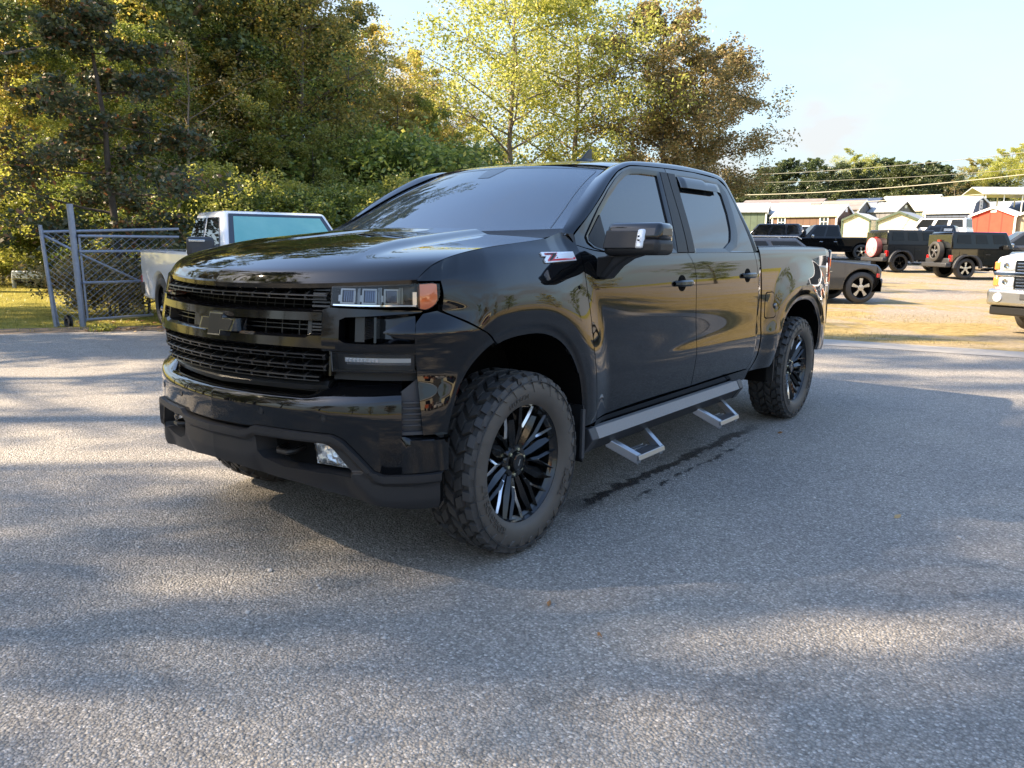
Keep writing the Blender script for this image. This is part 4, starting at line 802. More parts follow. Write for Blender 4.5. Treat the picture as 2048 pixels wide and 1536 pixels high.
# --- the rest of the parked row, mostly hidden
s1 = car('dark blue suv just right of the cab corner, before the tan shed', 'suv', navy, L=4.7, Wd=1.9, wb=(.9, 3.7), R=.37, top=[(.0, .9), (.1, 1.0), (1.4, 1.08), (4.6, 1.12), (4.68, .9)], cab=(1.3, 4.6, 1.95, 4.3, 1.05, 1.80, .9, .72), extras=suv_x, name='suv'); park(s1, 1530, 50, 172, 2.4)
s2 = car('dark red pickup whose bed shows past the cab corner', 'pickup truck', redp, L=5.6, Wd=1.9, wb=(.9, 4.4), R=.38, top=[(.0, .98), (.1, 1.05), (1.5, 1.12), (5.55, 1.14), (5.58, .9)], cab=(1.3, 3.3, 1.9, 3.1, 1.08, 1.80, .9, .72), name='pickup_truck', sides=((.1, .5), (.56, .93))); park(s2, 1505, 38, 184, 3.6, -.05)
s3 = car('white hatchback roofline between the dark suv and the black pickup', 'car', wht, L=4.3, Wd=1.8, wb=(.85, 3.4), R=.33, top=[(.0, .75), (.1, .85), (1.1, .95), (4.2, .98), (4.25, .8)], cab=(1.0, 4.1, 1.9, 3.6, .92, 1.45, .85, .66)); park(s3, 1575, 54, 188, 2., .1)
s4 = car('white suv with a black roof rising behind the two off-roaders', 'suv', wht, L=4.6, Wd=1.85, wb=(.9, 3.7), R=.38, top=[(.0, .95), (.1, 1.02), (1.3, 1.12), (4.5, 1.15), (4.55, .9)], cab=(1.2, 4.5, 1.7, 4.4, 1.1, 1.82, .9, .78), name='suv', sides=((.06, .34), (.40, .64), (.70, .94))); park(s4, 1858, 53, 166, 2.3, .35)
m_ = MB(); m_.box(-.80, .80, 1.85, 4.3, 1.80, 1.845); m_.build('roof_panel', M['mblack'], s4, bevel=.02)
s5 = car('dark pickup cab showing just above the roofs of the off-roaders', 'pickup truck', blk, L=5.7, Wd=1.95, wb=(.95, 4.5), R=.41, top=[(.0, 1.0), (.12, 1.1), (1.5, 1.17), (5.66, 1.2), (5.68, 1.0)], cab=(1.35, 3.45, 2.0, 3.2, 1.13, 1.90, .93, .74), name='pickup_truck', sides=((.10, .50), (.56, .93))); park(s5, 1872, 45, 172, 2.4, .10)
m_ = MB(); m_.box(.93, .95, 2.75, 3.15, 1.58, 1.72); m_.build('window_card', W_trim, s5)
s6 = car('dark grey minivan whose windshield shows at the right before the red shed', 'minivan', gry, L=4.9, Wd=1.95, wb=(.9, 3.9), R=.36, top=[(.0, .85), (.1, .95), (1.0, 1.05), (4.8, 1.10), (4.86, .9)], cab=(.85, 4.8, 1.85, 4.6, 1.0, 1.78, .92, .74), name='minivan', mirror_c=M['chrome']); park(s6, 2040, 38.5, 196, 2., .05)
s7 = car('dark grey work pickup with towing mirrors behind the white one', 'pickup truck', gry, L=5.9, Wd=2.0, wb=(1.0, 4.8), R=.42, zb=.45, top=[(.0, 1.15), (.08, 1.25), (1.5, 1.32), (5.86, 1.35), (5.88, 1.0)], cab=(1.5, 3.45, 2.1, 3.22, 1.25, 1.98, .94, .76), name='pickup_truck', sides=((.1, .5), (.56, .93)), mirror_c=M['grey_plastic']); park(s7, 2085, 25, 205, .6)
for sx in (1, -1):
    m_ = MB(); m_.box(*sorted((sx*.72, sx*1.01)), -.03, .06, .98, 1.12); m_.build('turn_signal', M['amber'], s7, bevel=.02)
# --- across the lot, seen mirrored in the paint: pale workshop, orange lift, a row of cars
def hall(label, x, y, rz, L, Wd, H, wall, roof, doors):
    R_o = empty('workshop', (x, y, 0), rz); tag(R_o, label, 'building'); m_ = MB(); m_.prism([(-Wd/2, 0), (-Wd/2, H), (0, H+1.2), (Wd/2, H), (Wd/2, 0)], -L/2, L/2, 'x'); m_.build('wall', wall, R_o, smooth=False)
    for sg in (-1, 1): m_ = MB(); m_.prism([(sg*(Wd/2+.4), H-.05), (0, H+1.3), (0, H+1.4), (sg*(Wd/2+.4), H+.08)], -L/2-.3, L/2+.3, 'x'); m_.build('roof', roof, R_o, smooth=False)
    for k in range(doors):
        a = -L/2+(k+.5)*L/doors; m_ = MB(); m_.box(a-1.6, a+1.6, -Wd/2-.05, -Wd/2-.01, 0, 3.0); m_.build('door', W_trim if k % 2 else M['grey_plastic'], R_o, smooth=False)
    return R_o
hall('cream steel workshop across the lot, mirrored in the front door', 34, -14, math.radians(-70)+PI, 26, 12, 4.2, c_cr2, rw, 4)
hall('long pale hall across the lot, mirrored in the rear door', 44, 14, math.radians(-80)+PI, 22, 12, 3.6, c_crm, rgy, 3)
orng = mat('orange_paint', (.45, .10, .03), .4)
LF = empty('loader', (17, -4.5, 0), 1.9); tag(LF, 'orange loader across the lot, mirrored in the front door', 'loader')
m_ = MB(); m_.box(-.9, .9, -1.6, 1.4, .6, 1.5); m_.build('body', orng, LF, bevel=.05); m_ = MB(); m_.box(-.7, .7, -.2, 1.1, 1.5, 2.5); m_.build('cab', M['dark'], LF, bevel=.05)
m_ = MB(); m_.tube([(-.8, -1.2, 1.4), (-.8, -2.6, 2.2), (-.8, -3.4, 1.0)], .10, 6); m_.tube([(.8, -1.2, 1.4), (.8, -2.6, 2.2), (.8, -3.4, 1.0)], .10, 6); m_.build('arm', orng, LF); m_ = MB(); m_.box(-1.1, 1.1, -4.0, -3.3, .3, .9); m_.build('bucket', M['dchrome'], LF)
for sx in (1, -1):
    for yy in (-1.1, 1.0): wq = bg_wheel(.55, .35, orng, 5); wq.parent = LF; wq.location = (sx*.95, yy, .55); wq.rotation_euler = (0, 0, 0 if sx > 0 else PI)
for (src, x, y, rz, lb) in [(s3, 20, 1.5, 2.6, 'white hatchback across the lot, mirrored in the rear door'), (s1, 21.5, 6, 2.4, 'dark blue suv across the lot, mirrored in the rear door'), (s2, 19, 11, 2.3, 'dark red pickup across the lot, mirrored in the bed side'), (s5, 16.5, -12, 1.2, 'black pickup across the lot, mirrored in the fender')]:
    c = copy_tree(src, label=lb); c.location = (x, y, 0); c.rotation_euler = (0, 0, rz)
# ================================================================== SMALL THINGS ON THE ASPHALT
rd = random.Random(5); peb = mat('pale_pebble', (.42, .40, .37), .8); lfm = mat('dry_leaf', (.26, .13, .05), .8); lfm2 = mat('tan_dry_leaf', (.42, .30, .15), .8)
def pebble(x, y, r, seed):
    q = random.Random(seed); v = []; f = []; n = 8
    m_ = MB(); m_.lathe([(-.6*r, .3*r), (-.25*r, .85*r), (.2*r, r*.9), (.55*r, r*.45)], n, 'z'); m_.v = [(a*q.uniform(.8, 1.2), b_*q.uniform(.8, 1.2), c*q.uniform(.8, 1.1)+.35*r) for a, b_, c in m_.v]; m_.f += [tuple(range(n))[::-1], tuple(3*n+j for j in range(n))]; m_.m += [0, 0]
    o = m_.build('pebble', peb); o.location = (x, y, 0); o.rotation_euler = (0, 0, q.uniform(0, 6)); return o
for i, (u, v, r) in enumerate([(540, 1142, .013), (640, 1178, .010), (495, 1226, .010), (768, 1278, .010), (278, 1096, .010), (1628, 997, .012), (1918, 1076, .013), (1478, 968, .008), (636, 1172, .008), (533, 1290, .008), (1290, 1150, .007), (960, 1265, .007), (1440, 1290, .008), (1100, 1325, .007), (300, 932, .010), (1530, 1180, .007), (1700, 1240, .008), (860, 1360, .009), (1240, 1400, .008), (400, 1420, .010), (1620, 1450, .008), (700, 1480, .009), (1960, 1330, .008)]):
    p = px2g(u, v); o = pebble(p[0], p[1], r, i); tag(o, 'tiny pale pebble lying on the asphalt', 'pebble', 'pebbles scattered on the asphalt')
def leaf(u, v, s, m, label, rz, group=None):
    p = px2g(u, v); o = mobj('fallen_leaf', [(-s, 0, .003), (-.3*s, .42*s, .012), (.5*s, .3*s, .004), (s, 0, .016), (.4*s, -.38*s, .008), (-.4*s, -.35*s, .004), (0, 0, .020)], [(0, 1, 6), (1, 2, 6), (2, 3, 6), (3, 4, 6), (4, 5, 6), (5, 0, 6)], m, None, False); o.location = (p[0], p[1], 0); o.rotation_euler = (.3 if s > .02 else 0, 0, rz); tag(o, label, 'leaf', group)
leaf(1794, 1035, .028, lfm2, 'tan dry leaf curled on the open asphalt at the right', 1.2); leaf(1560, 867, .022, lfm, 'reddish dead leaf near the rear tyre', .4); leaf(1098, 1210, .020, lfm, 'small dark dead leaf on the asphalt before the front tyre', 2.0); leaf(1200, 1275, .015, lfm, 'tiny brown leaf low in the middle of the asphalt', 2.9)
for i in range(70):
    u = rd.uniform(140, 330); v = rd.uniform(638, 664); leaf(u, v, rd.uniform(.03, .055), lfm if i % 3 else lfm2, 'dead brown leaf in the litter along the lot edge by the gate', rd.uniform(0, 6), 'leaf litter by the gate')
# little green weed on the lot edge
L_w = Leaves(9); L_w.clump((0, 0, .05), .20, 260, .05, .35); WD = empty('weed', tuple(px2g(205, 662))); tag(WD, 'small bright green weed at the lot edge below the gate', 'weed'); L_w.build('leaves', LM['bright'], WD); m_ = MB(); m_.tube([(0, 0, 0), (0, 0, .08)], .006, 5); m_.build('stem', LM['green'], WD)
# ================================================================== MAIN TRUCK
TRUCK = empty('pickup_truck'); tag(TRUCK, 'large glossy black crew cab pickup truck with black mesh-spoke wheels and knobbly tyres', 'pickup truck')
_px = [0, .15, .30, .45, .60, .74, .85, .925, .965, .985, .995, 1.0, 1.0]; _py = [-.94, -.928, -.905, -.87, -.82, -.755, -.68, -.60, -.52, -.43, -.33, -.2, 0.]
_d = np.concatenate([[0], np.cumsum(np.hypot(np.diff(_px), np.diff(_py)))])
_fx, _fy = cspline(_d, _px), cspline(_d, _py)
_t = np.linspace(0, _d[-1], 600)
_tx = [1.0, 1.0, .999, .985, .955, .90]; _ty = [.02, 4.2, 4.42, 4.55, 4.64, 4.70]
_PX = np.concatenate([_fx(_t), _tx]); _PY = np.concatenate([_fy(_t), _ty])
_PS = np.concatenate([[0], np.cumsum(np.hypot(np.diff(_PX), np.diff(_PY)))])
def plan(s):
    s = np.abs(s); return np.interp(s, _PS, _PX), np.interp(s, _PS, _PY)
def plan_n(s):
    x1, y1 = plan(np.maximum(np.abs(s)-.03, 0)); x2, y2 = plan(np.abs(s)+.03); tx, ty = x2-x1, y2-y1; l = np.hypot(tx, ty)+1e-9; return ty/l, -tx/l
def SY(y): return float(np.interp(y, _PY, _PS))
OD = cspline([.2, .35, .5, .62, .74, .80, .9, 1.0, 1.1, 1.24, 1.33, 1.45], [-.03, 0, 0, 0, -.002, -.01, -.028, -.02, -.03, -.06, -.08, -.11])
SD = cspline([.44, .50, .56, .62, .68, .73, .76, .80, .84, .88, .95, 1.05, 1.15, 1.22, 1.28, 1.32, 1.36, 1.42, 1.52, 1.66, 1.76, 1.82, 1.86, 1.90, 1.95],
             [.915, .937, .955, .967, .976, .981, .982, .9795, .9775, .977, .978, .980, .978, .974, .968, .961, .950, .932, .897, .842, .803, .780, .762, .735, .69])
SD0 = cspline([.44, .50, .56, .62, .70, .80, .90, 1.0, 1.10, 1.18, 1.24, 1.30, 1.36, 1.42, 1.5, 1.7, 1.95], [.915, .937, .952, .962, .970, .974, .977, .978, .979, .978, .973, .965, .950, .932, .90, .83, .69])
SF = cspline([.44, .56, .70, .80, .90, 1.0, 1.10, 1.18, 1.24, 1.29, 1.33, 1.36, 1.39, 1.42, 1.46], [.93, .952, .960, .962, .963, .964, .966, .967, .964, .953, .938, .920, .893, .872, .86])
SBD = cspline([.44, .50, .56, .62, .70, .76, .80, .84, .90, 1.0, 1.10, 1.20, 1.27, 1.33, 1.37, 1.40, 1.45], [.92, .937, .953, .964, .972, .976, .974, .972, .972, .974, .975, .972, .968, .962, .954, .940, .90])
AF = (-.02, .42, .50, .61, 2.5); AR = (3.745, .42, .535, .565, 2.4)
def rho(y, z, A):
    return (np.abs((y-A[0])/A[2])**A[4]+np.abs((z-A[1])/A[3])**A[4])**(1/A[4])
def bulge(y, z, A, amp):
    r = rho(y, z, A); return amp*(1-sst(r, 1.13, 1.62))-.010*(1-sst(r, 1.0, 1.06))
def sidex(y, z):
    t = sst(y, .45, 1.8); xd = SD0(z)*(1-t)+SD(z)*t
    tb = sst(y, 2.80, 2.84); xd = xd*(1-tb)+SBD(z)*tb
    tf = 1-sst(y, .05, .95); tf = tf*1.0
    x = xd*(1-tf)+SF(z)*tf
    return x+bulge(y, z, AF, .040)*(1-sst(y, 1.0, 1.2))+bulge(y, z, AR, .036)*sst(y, 2.6, 2.9)
BLF = cspline([.2, .9, .97, 1.01, 1.04, 1.06, 1.085, 1.11, 1.135, 1.16, 1.2, 1.5], [0, 0, 0, .001, .014, .020, .010, -.004, -.014, -.008, 0, 0])
def Usz(s, z, off=0.0):
    """surface of the truck's skin: s runs from the nose's centre round the corner and back along the side"""
    s = np.asarray(s, float); z = np.asarray(z, float); s, z = np.broadcast_arrays(s, z)
    x, y = plan(s); nx, ny = plan_n(s); a = np.abs(s)
    t = sst(a, 1.02, 1.42); d = (1-t)*OD(z)+t*(sidex(y, z)-1.0)
    bl = BLF(z); d = d+bl*sst(a, .80, .92)*(1-sst(a, 1.06, 1.34))
    d = d+off
    sg = np.where(s < 0, -1.0, 1.0)
    return np.stack([sg*(x+nx*d), y+ny*d, z+0*x], -1)
def nrm_grid(P):
    du = np.gradient(P, axis=1); dv = np.gradient(P, axis=0); n = np.cross(du, dv); return n/(np.linalg.norm(n, axis=-1, keepdims=True)+1e-12)
def shell(name, P, m, parent, rim=.018, flip=False, sharp=32, off=0):
    """grid of points -> panel with turned-in edges"""
    nv, nu, _ = P.shape; n = nrm_grid(P)
    if flip: n = -n
    P = P+n*off
    V = list(P.reshape(-1, 3)); F = grid_faces(nv, nu)
    if rim:
        idx = [(0, j) for j in range(nu)]+[(i, nu-1) for i in range(1, nv)]+[(nv-1, j) for j in range(nu-2, -1, -1)]+[(i, 0) for i in range(nv-2, 0, -1)]
        b = len(V); k = len(idx)
        for (i, j) in idx: V.append(P[i, j]-n[i, j]*rim)
        for q in range(k):
            i, j = idx[q]; i2, j2 = idx[(q+1) % k]
            F.append((i*nu+j, b+q, b+(q+1) % k, i2*nu+j2))
    if flip: F = [f[::-1] for f in F]
    return mobj(name, V, F, m, parent, True, sharp)
def mirror(o, parent=None, name=None):
    if o.data is None:
        c = empty(o.name.split('.')[0], parent=parent)
        for ch in list(o.children): mirror(ch, c)
        return c
    me = o.data.copy(); me.transform(Matrix.Scale(-1, 4, (1, 0, 0))); me.flip_normals()
    c = bpy.data.objects.new(name or o.name.split('.')[0], me); link(c, parent or o.parent)
    for mod in o.modifiers:
        if mod.type == 'BEVEL':
            b = c.modifiers.new('bevel', 'BEVEL'); b.width = mod.width; b.segments = mod.segments; b.limit_method = 'ANGLE'; b.angle_limit = mod.angle_limit
    if 'label' in o: c['label'] = o['label']
    for ch in list(o.children): mirror(ch, c)
    return c
def sz_panel(name, bot, top, lef, rig, m, parent=TRUCK, nu=60, nv=50, sm=(0, 0, 0, 0), y=True, off=0, rim=.018):
    """panel whose four edges are given in (y,z) (y=True) or (s,z)"""
    cs = []
    for c, n, s_ in zip((bot, top, lef, rig), (nu, nu, nv, nv), sm):
        c = resamp(c, n, bool(s_)); cs.append(c)
    if y:
        cs = [np.stack([np.interp(c[:, 0], _PY, _PS), c[:, 1]], 1) for c in cs]
    G = coons(*cs); return shell(name, Usz(G[..., 0], G[..., 1], off), m, parent, rim)
def arch_pts(A, z0, n=40, k=1.0):
    """opening of a wheel arch from its front foot over the top to its rear foot, (y,z)"""
    o = []; 
    for w in np.linspace(0, PI, n):
        c, s_ = math.cos(w), math.sin(w)
        e = 2/A[4]; o.append((A[0]-A[2]*k*math.copysign(abs(c)**e, c), A[1]+A[3]*k*abs(s_)**e))
    o = [p for p in o if p[1] > z0+.01]
    return [(o[0][0], z0)]+o+[(o[-1][0], z0)]
G3 = .0035
archF = arch_pts(AF, .60); archR = arch_pts(AR, .50)
# ---- door cuts (y,z)
cutFD = [(.645, .515), (.60, .62), (.575, .77), (.55, .89), (.53, 1.06), (.51, 1.17), (.50, 1.28), (.495, 1.40)]
cutDD = [(1.815, .53), (1.805, .60), (1.80, .70), (1.80, .77), (1.765, 1.0), (1.755, 1.15), (1.75, 1.24), (1.715, 1.31), (1.665, 1.36)]
cutRD = [(2.74, .53), (2.80, .58), (2.835, .66), (2.835, .75), (2.81, .99), (2.79, 1.15), (2.765, 1.28), (2.745, 1.36)]
cutDB = [(2.80, .50), (2.87, .565), (2.91, .65), (2.915, .78), (2.885, .99), (2.865, 1.12), (2.84, 1.28), (2.825, 1.395)]
def sh(c, d): return [(p[0]+d, p[1]) for p in c]
hoodcut3 = np.array([(.868, -.555, 1.272), (.872, -.535, 1.29), (.878, -.50, 1.315), (.885, -.43, 1.343), (.888, -.35, 1.362), (.889, -.20, 1.385), (.888, 0.0, 1.405), (.886, .15, 1.418), (.884, .27, 1.43)])
# fender: top edge follows the hood cut on the skin
def z_at_x(y, x):
    zz = np.linspace(1.2, 1.46, 400); xx = Usz(SY(y), zz)[:, 0]; k = np.where(xx <= x)[0]
    return float(zz[k[0]]) if len(k) else 1.44
ftop = [(-.455, 1.262)]+[(y_, z_at_x(y_, x_+.004)) for x_, y_ in [(.925, -.44), (.902, -.36), (.893, -.25), (.890, -.1), (.889, .05), (.887, .2)]]+[(.27, 1.42), (.38, 1.435), (.488, 1.455)]
seam = [(-.505, 1.148), (-.39, 1.097), (-.28, 1.041), (-.215, .990)]
ar = [p for p in archF if p[0] > -.215 and (p[0] < .2 or p[1] > .775)]; arl = [p for p in archF if p[0] > .2 and p[1] <= .78]
sA = [SY(p[0]) for p in ar]
sE = SY(.488); cutS = [(np.interp(p[0]-G3, _PY, _PS), p[1]) for p in cutFD]
hc = hoodcut3+np.array([.0035, 0, -.001])
ft3 = np.vstack([hc[3:], [(.872, .36, 1.448), (.868, .42, 1.462), (.900, .487, 1.455)]])
fbot = [(a_, p[1]) for a_, p in zip(sA, ar)]+[(np.interp(.575-G3, _PY, _PS), .77)]
ftop_ = [(SY(p[1]), p[2]) for p in ft3]
flef = [(SY(-.215), .990), (SY(-.28), 1.041), (SY(-.39), 1.097), (1.125, 1.143), (1.134, 1.20), (1.134, 1.255), (SY(-.43), 1.335)]
frig = [(np.interp(p[0]-G3, _PY, _PS), p[1]) for p in cutFD[2:-1]]+[(SY(.487), 1.40), (SY(.487), 1.452)]
_c = [resamp(c, n, False) for c, n in zip((fbot, ftop_, flef, frig), (110, 110, 70, 70))]
G_ = coons(*_c); P_ = Usz(G_[..., 0], G_[..., 1]); tgt = resamp(ft3, 110)
vv_ = np.linspace(0, 1, 70)[:, None, None]; P_ = P_+(tgt-P_[-1])[None]*sst(vv_, .72, 1.0)
fender = shell('fender', P_, M['black'], TRUCK, .018)
edgeF = P_[:, 0]
kz = np.array([i for i in range(70) if edgeF[i, 2] > 1.256]); rgt = resamp(edgeF[kz], 12)
bot_ = np.stack([Usz(q_, 1.259) for q_ in np.linspace(1.006, 1.134, 24)]); bot_[-1] = rgt[0]
top3 = resamp(hc[:4], 24); top3[-1] = rgt[-1]; lef3 = resamp([bot_[0], top3[0]], 12)
fnose = shell('fender_nose', coons(bot_, top3, lef3, rgt), M['black'], TRUCK, .012)
_ly = [(p[0], p[1]) for p in arl][::-1]
fsk = sz_panel('fender_skirt', [(arl[-1][0]+.0, .50), (.645, .505)], [(ar[-1][0], ar[-1][1]+.002), (.575-G3, .773)], [(arl[-1][0], .50)]+_ly+[(ar[-1][0], ar[-1][1]+.002)], [(.645, .505), (.60-G3, .62), (.575-G3, .772)], M['black'], nu=14, nv=24)
# front lower piece of the fender with the blade that runs under the headlamp
al = [p for p in archF if p[0] <= -.215]; als = [(SY(p[0]), p[1]) for p in al]
s_se = SY(-.215)
blade = sz_panel('bumper_corner', [(1.015, .655), (als[0][0], .655)], [(.985, 1.045), (.995, 1.10), (1.03, 1.132), (1.10, 1.143), (1.16, 1.122), (1.24, 1.087), (1.33, 1.046), (s_se-.004, .99)],
                 [(1.015, .655), (1.0, .85), (.985, 1.045)], [(als[0][0], .655)]+als[1:]+[(s_se-.004, .985)], M['black'], nu=60, nv=60, y=False)
tip = sz_panel('bumper_blade', [(.862, 1.060), (.92, 1.042), (.983, 1.034)], [(.862, 1.064), (.93, 1.098), (.993, 1.118)], [(.862, 1.060), (.862, 1.064)], [(.983, 1.034), (.993, 1.118)], M['black'], nu=24, nv=16, y=False, off=.002, rim=.03)
# doors
fdoor = sz_panel('front_door', [(.645+G3, .515), (1.0, .528), (1.815-G3, .53)], [(.495+G3, 1.40), (.60, 1.378), (.80, 1.362), (1.2, 1.358), (1.665-G3, 1.358)], sh(cutFD, G3), sh(cutDD, -G3), M['black'], nu=90, nv=80, sm=(1, 1, 1, 1))
rdoor = sz_panel('rear_door', [(1.815+G3, .53), (2.4, .535), (2.74-G3, .53)], [(1.665+G3, 1.358), (2.2, 1.36), (2.745-G3, 1.36)], sh(cutDD, G3), sh(cutRD, -G3), M['black'], nu=90, nv=80, sm=(1, 0, 1, 1))
cpil = sz_panel('cab_corner', [(2.74+G3, .53), (2.80-G3, .50)], [(2.745+G3, 1.36), (2.825-G3, 1.36)], sh(cutRD, G3), sh(cutDB, -.012)[:-1]+[(2.822, 1.36)], M['black'], nu=8, nv=60, sm=(0, 0, 1, 1))
rock = sz_panel('rocker_panel', [(.62, .435), (2.80, .44)], [(.65, .508), (2.80, .522)], [(.62, .435), (.65, .508)], [(2.80, .44), (2.80, .522)], M['gblack'], nu=40, nv=6)
# bed side
arR = archR
botB = [(2.80+.012, .50)]+arR
bed = sz_panel('bed_side', arR, [(2.825+.012, 1.395), (3.4, 1.402), (4.0, 1.398), (4.35, 1.392), (4.50, 1.375)], [(arR[0][0], .50), (3.05, .62), (2.99, .9), (2.93, 1.2), (2.88, 1.395)] if False else [(arR[0][0], .50), (arR[0][0], .50001)], [(arR[-1][0], .50), (4.45, .9), (4.5, 1.375)], M['black'], nu=4, nv=4) if False else None
bed_a = sz_panel('bed_side', [(2.80+.012, .50), (arR[0][0], .50)], [(2.837, 1.395), (3.0, 1.398), (3.30, 1.40)], sh(cutDB, .012), arR[:1]+[p for p in arR[1:] if p[0] < 3.36]+[(3.36, 1.15), (3.30, 1.40)], M['black'], nu=50, nv=90, sm=(0, 0, 1, 0)) if False else None
def side_cols(name, y0, y1, zbot, ztop, m, nu, nv, parent=TRUCK, rim=.018, wob=None):
    ys = np.linspace(y0, y1, nu); zb = np.array([zbot(y_) for y_ in ys]); zt = np.array([ztop(y_) for y_ in ys])
    v = np.linspace(0, 1, nv)[:, None]; Z = zb[None]*(1-v)+zt[None]*v; Y = np.repeat(ys[None], nv, 0)
    if wob is not None: Y = wob(Y, Z)
    S = np.interp(Y, _PY, _PS); return shell(name, Usz(S, Z), m, parent, rim)
_ay = np.array([p[0] for p in archR[1:-1]]); _az = np.array([p[1] for p in archR[1:-1]])
def bed_bot(y_):
    if y_ <= archR[0][0] or y_ >= archR[-1][0]: return .50 if y_ < 3.7 else .52
    return float(np.interp(y_, _ay, _az))
_cy = cspline([p[1] for p in cutDB], [p[0] for p in cutDB])
def bed_wob(Y, Z):
    l = _cy(np.clip(Z, .50, 1.395))+.012; k = 1-sst(Y, 2.88, 3.16); Y2 = Y+(l-2.84)*k
    r = np.interp(Z, [.5, .9, 1.2, 1.4], [.06, 0, 0, -.03]); return Y2+r*sst(Y, 4.3, 4.66)
def bed_top(y_): return float(np.interp(y_, [2.8, 3.4, 4.0, 4.4, 4.6, 4.7], [1.395, 1.402, 1.399, 1.392, 1.372, 1.35]))
bedp = side_cols('bed_side', 2.84, 4.66, bed_bot, bed_top, M['black'], 190, 70, wob=bed_wob)
# bed rail cap, inner wall, cover
capP = []
for y_ in np.linspace(2.85, 4.60, 40):
    zt = bed_top(y_); x0 = Usz(SY(y_), zt)[0]
    capP.append([(x0, y_, zt), (x0-.012, y_, zt+.008), (x0-.04, y_, zt+.010), (x0-.085, y_, zt+.006), (x0-.10, y_, zt-.03), (x0-.10, y_, zt-.10)])
shell('bed_rail', np.array(capP), M['mblack'], TRUCK, 0, flip=True)
cov = MB(); cov.box(-.85, .85, 2.87, 4.60, 1.33, 1.352); cov.build('bed_cover', M['mblack'], TRUCK, bevel=.01)
# ---- greenhouse
def ring(name, outer, inner, m, parent, ny=5, n=18, off=0, inoff=0, rim=.0):
    """outer, inner: four lists of (y,z) [bottom, left, top, right] running once round; joined by a strip"""
    o = np.vstack([resamp(c, n)[:-1] for c in outer]); i = np.vstack([resamp(c, n)[:-1] for c in inner])
    o = np.vstack([o, o[:1]]); i = np.vstack([i, i[:1]])
    v = np.linspace(0, 1, ny)[:, None, None]; G = (1-v)*o[None]+v*i[None]
    S = np.interp(G[..., 0], _PY, _PS); P = Usz(S, G[..., 1], off+inoff*v[..., 0]**1.5)
    k = P.shape[1]; V = list(P.reshape(-1, 3)); F = grid_faces(ny, k)
    # turned-in rims
    nn = np.array([.93, 0, .36]); b = len(V); V += [p-nn*.02 for p in P[0]]; F += [(j, b+j, b+j+1, j+1) for j in range(k-1)]
    b = len(V); V += [p-nn*.028 for p in P[-1]]; F += [((ny-1)*k+j, (ny-1)*k+j+1, b+j+1, b+j) for j in range(k-1)]
    ob = mobj(name, V, F, m, parent, True, 35); bm_fix(ob); return ob
# front door frame
fA = [[(1.668-G3, 1.362), (1.2, 1.362), (.80, 1.366), (.60, 1.382), (.495+G3, 1.404)], [(.495+G3, 1.404), (.50, 1.445), (.62, 1.523), (.76, 1.612), (.94, 1.722), (1.09, 1.797), (1.18, 1.825)], [(1.18, 1.825), (1.26, 1.843), (1.4, 1.852), (1.69-G3, 1.862)], [(1.69-G3, 1.862), (1.685-G3, 1.6), (1.668-G3, 1.362)]]
fB = [[(1.52, 1.378), (1.2, 1.375), (.76, 1.380), (.645, 1.405)], [(.645, 1.405), (.60, 1.435), (.70, 1.515), (.78, 1.58), (.92, 1.672), (1.05, 1.745), (1.16, 1.79)], [(1.16, 1.79), (1.24, 1.812), (1.35, 1.82), (1.585, 1.822)], [(1.585, 1.822), (1.55, 1.6), (1.52, 1.378)]]
ring('window_frame', fA, fB, M['black'], fdoor, inoff=-.006)
rA = [[(2.745-G3, 1.364), (1.668+G3, 1.362)], [(1.668+G3, 1.362), (1.685+G3, 1.6), (1.69+G3, 1.862)], [(1.69+G3, 1.862), (2.1, 1.868), (2.46, 1.853)], [(2.46, 1.853), (2.575, 1.80), (2.63, 1.70), (2.68, 1.56), (2.72, 1.44), (2.745-G3, 1.364)]]
rB = [[(2.27, 1.375), (1.77, 1.378)], [(1.77, 1.378), (1.785, 1.6), (1.80, 1.815)], [(1.80, 1.815), (2.1, 1.82), (2.44, 1.80)], [(2.44, 1.80), (2.50, 1.75), (2.50, 1.62), (2.47, 1.50), (2.41, 1.42), (2.27, 1.375)]]
ring('window_frame', rA, rB, M['black'], rdoor, inoff=-.006)
def off_loop(segs, d, cy, cz):
    return [[(p[0]+(d if p[0] > cy else -d), p[1]+(d if p[1] > cz else -d)) for p in sg] for sg in segs]
fT = [[(1.53, 1.362), (1.2, 1.361), (.76, 1.364), (.635, 1.390)], [(.635, 1.390), (.582, 1.432), (.688, 1.528), (.77, 1.596), (.91, 1.690), (1.04, 1.762), (1.15, 1.806)], [(1.15, 1.806), (1.24, 1.829), (1.35, 1.836), (1.60, 1.838)], [(1.60, 1.838), (1.57, 1.6), (1.53, 1.362)]]
fBi = [[(1.50, 1.388), (1.2, 1.385), (.76, 1.392), (.655, 1.415)], [(.655, 1.415), (.618, 1.438), (.71, 1.508), (.79, 1.572), (.93, 1.662), (1.06, 1.735), (1.17, 1.781)], [(1.17, 1.781), (1.24, 1.800), (1.35, 1.808), (1.56, 1.810)], [(1.56, 1.810), (1.525, 1.6), (1.50, 1.388)]]
ring('window_trim', fT, fBi, M['gblack'], fdoor, ny=3, off=.003, inoff=-.008)
rT = [[(2.30, 1.362), (1.76, 1.362)], [(1.76, 1.362), (1.775, 1.6), (1.79, 1.832)], [(1.79, 1.832), (2.1, 1.837), (2.47, 1.815)], [(2.47, 1.815), (2.545, 1.76), (2.55, 1.62), (2.52, 1.49), (2.45, 1.40), (2.30, 1.362)]]
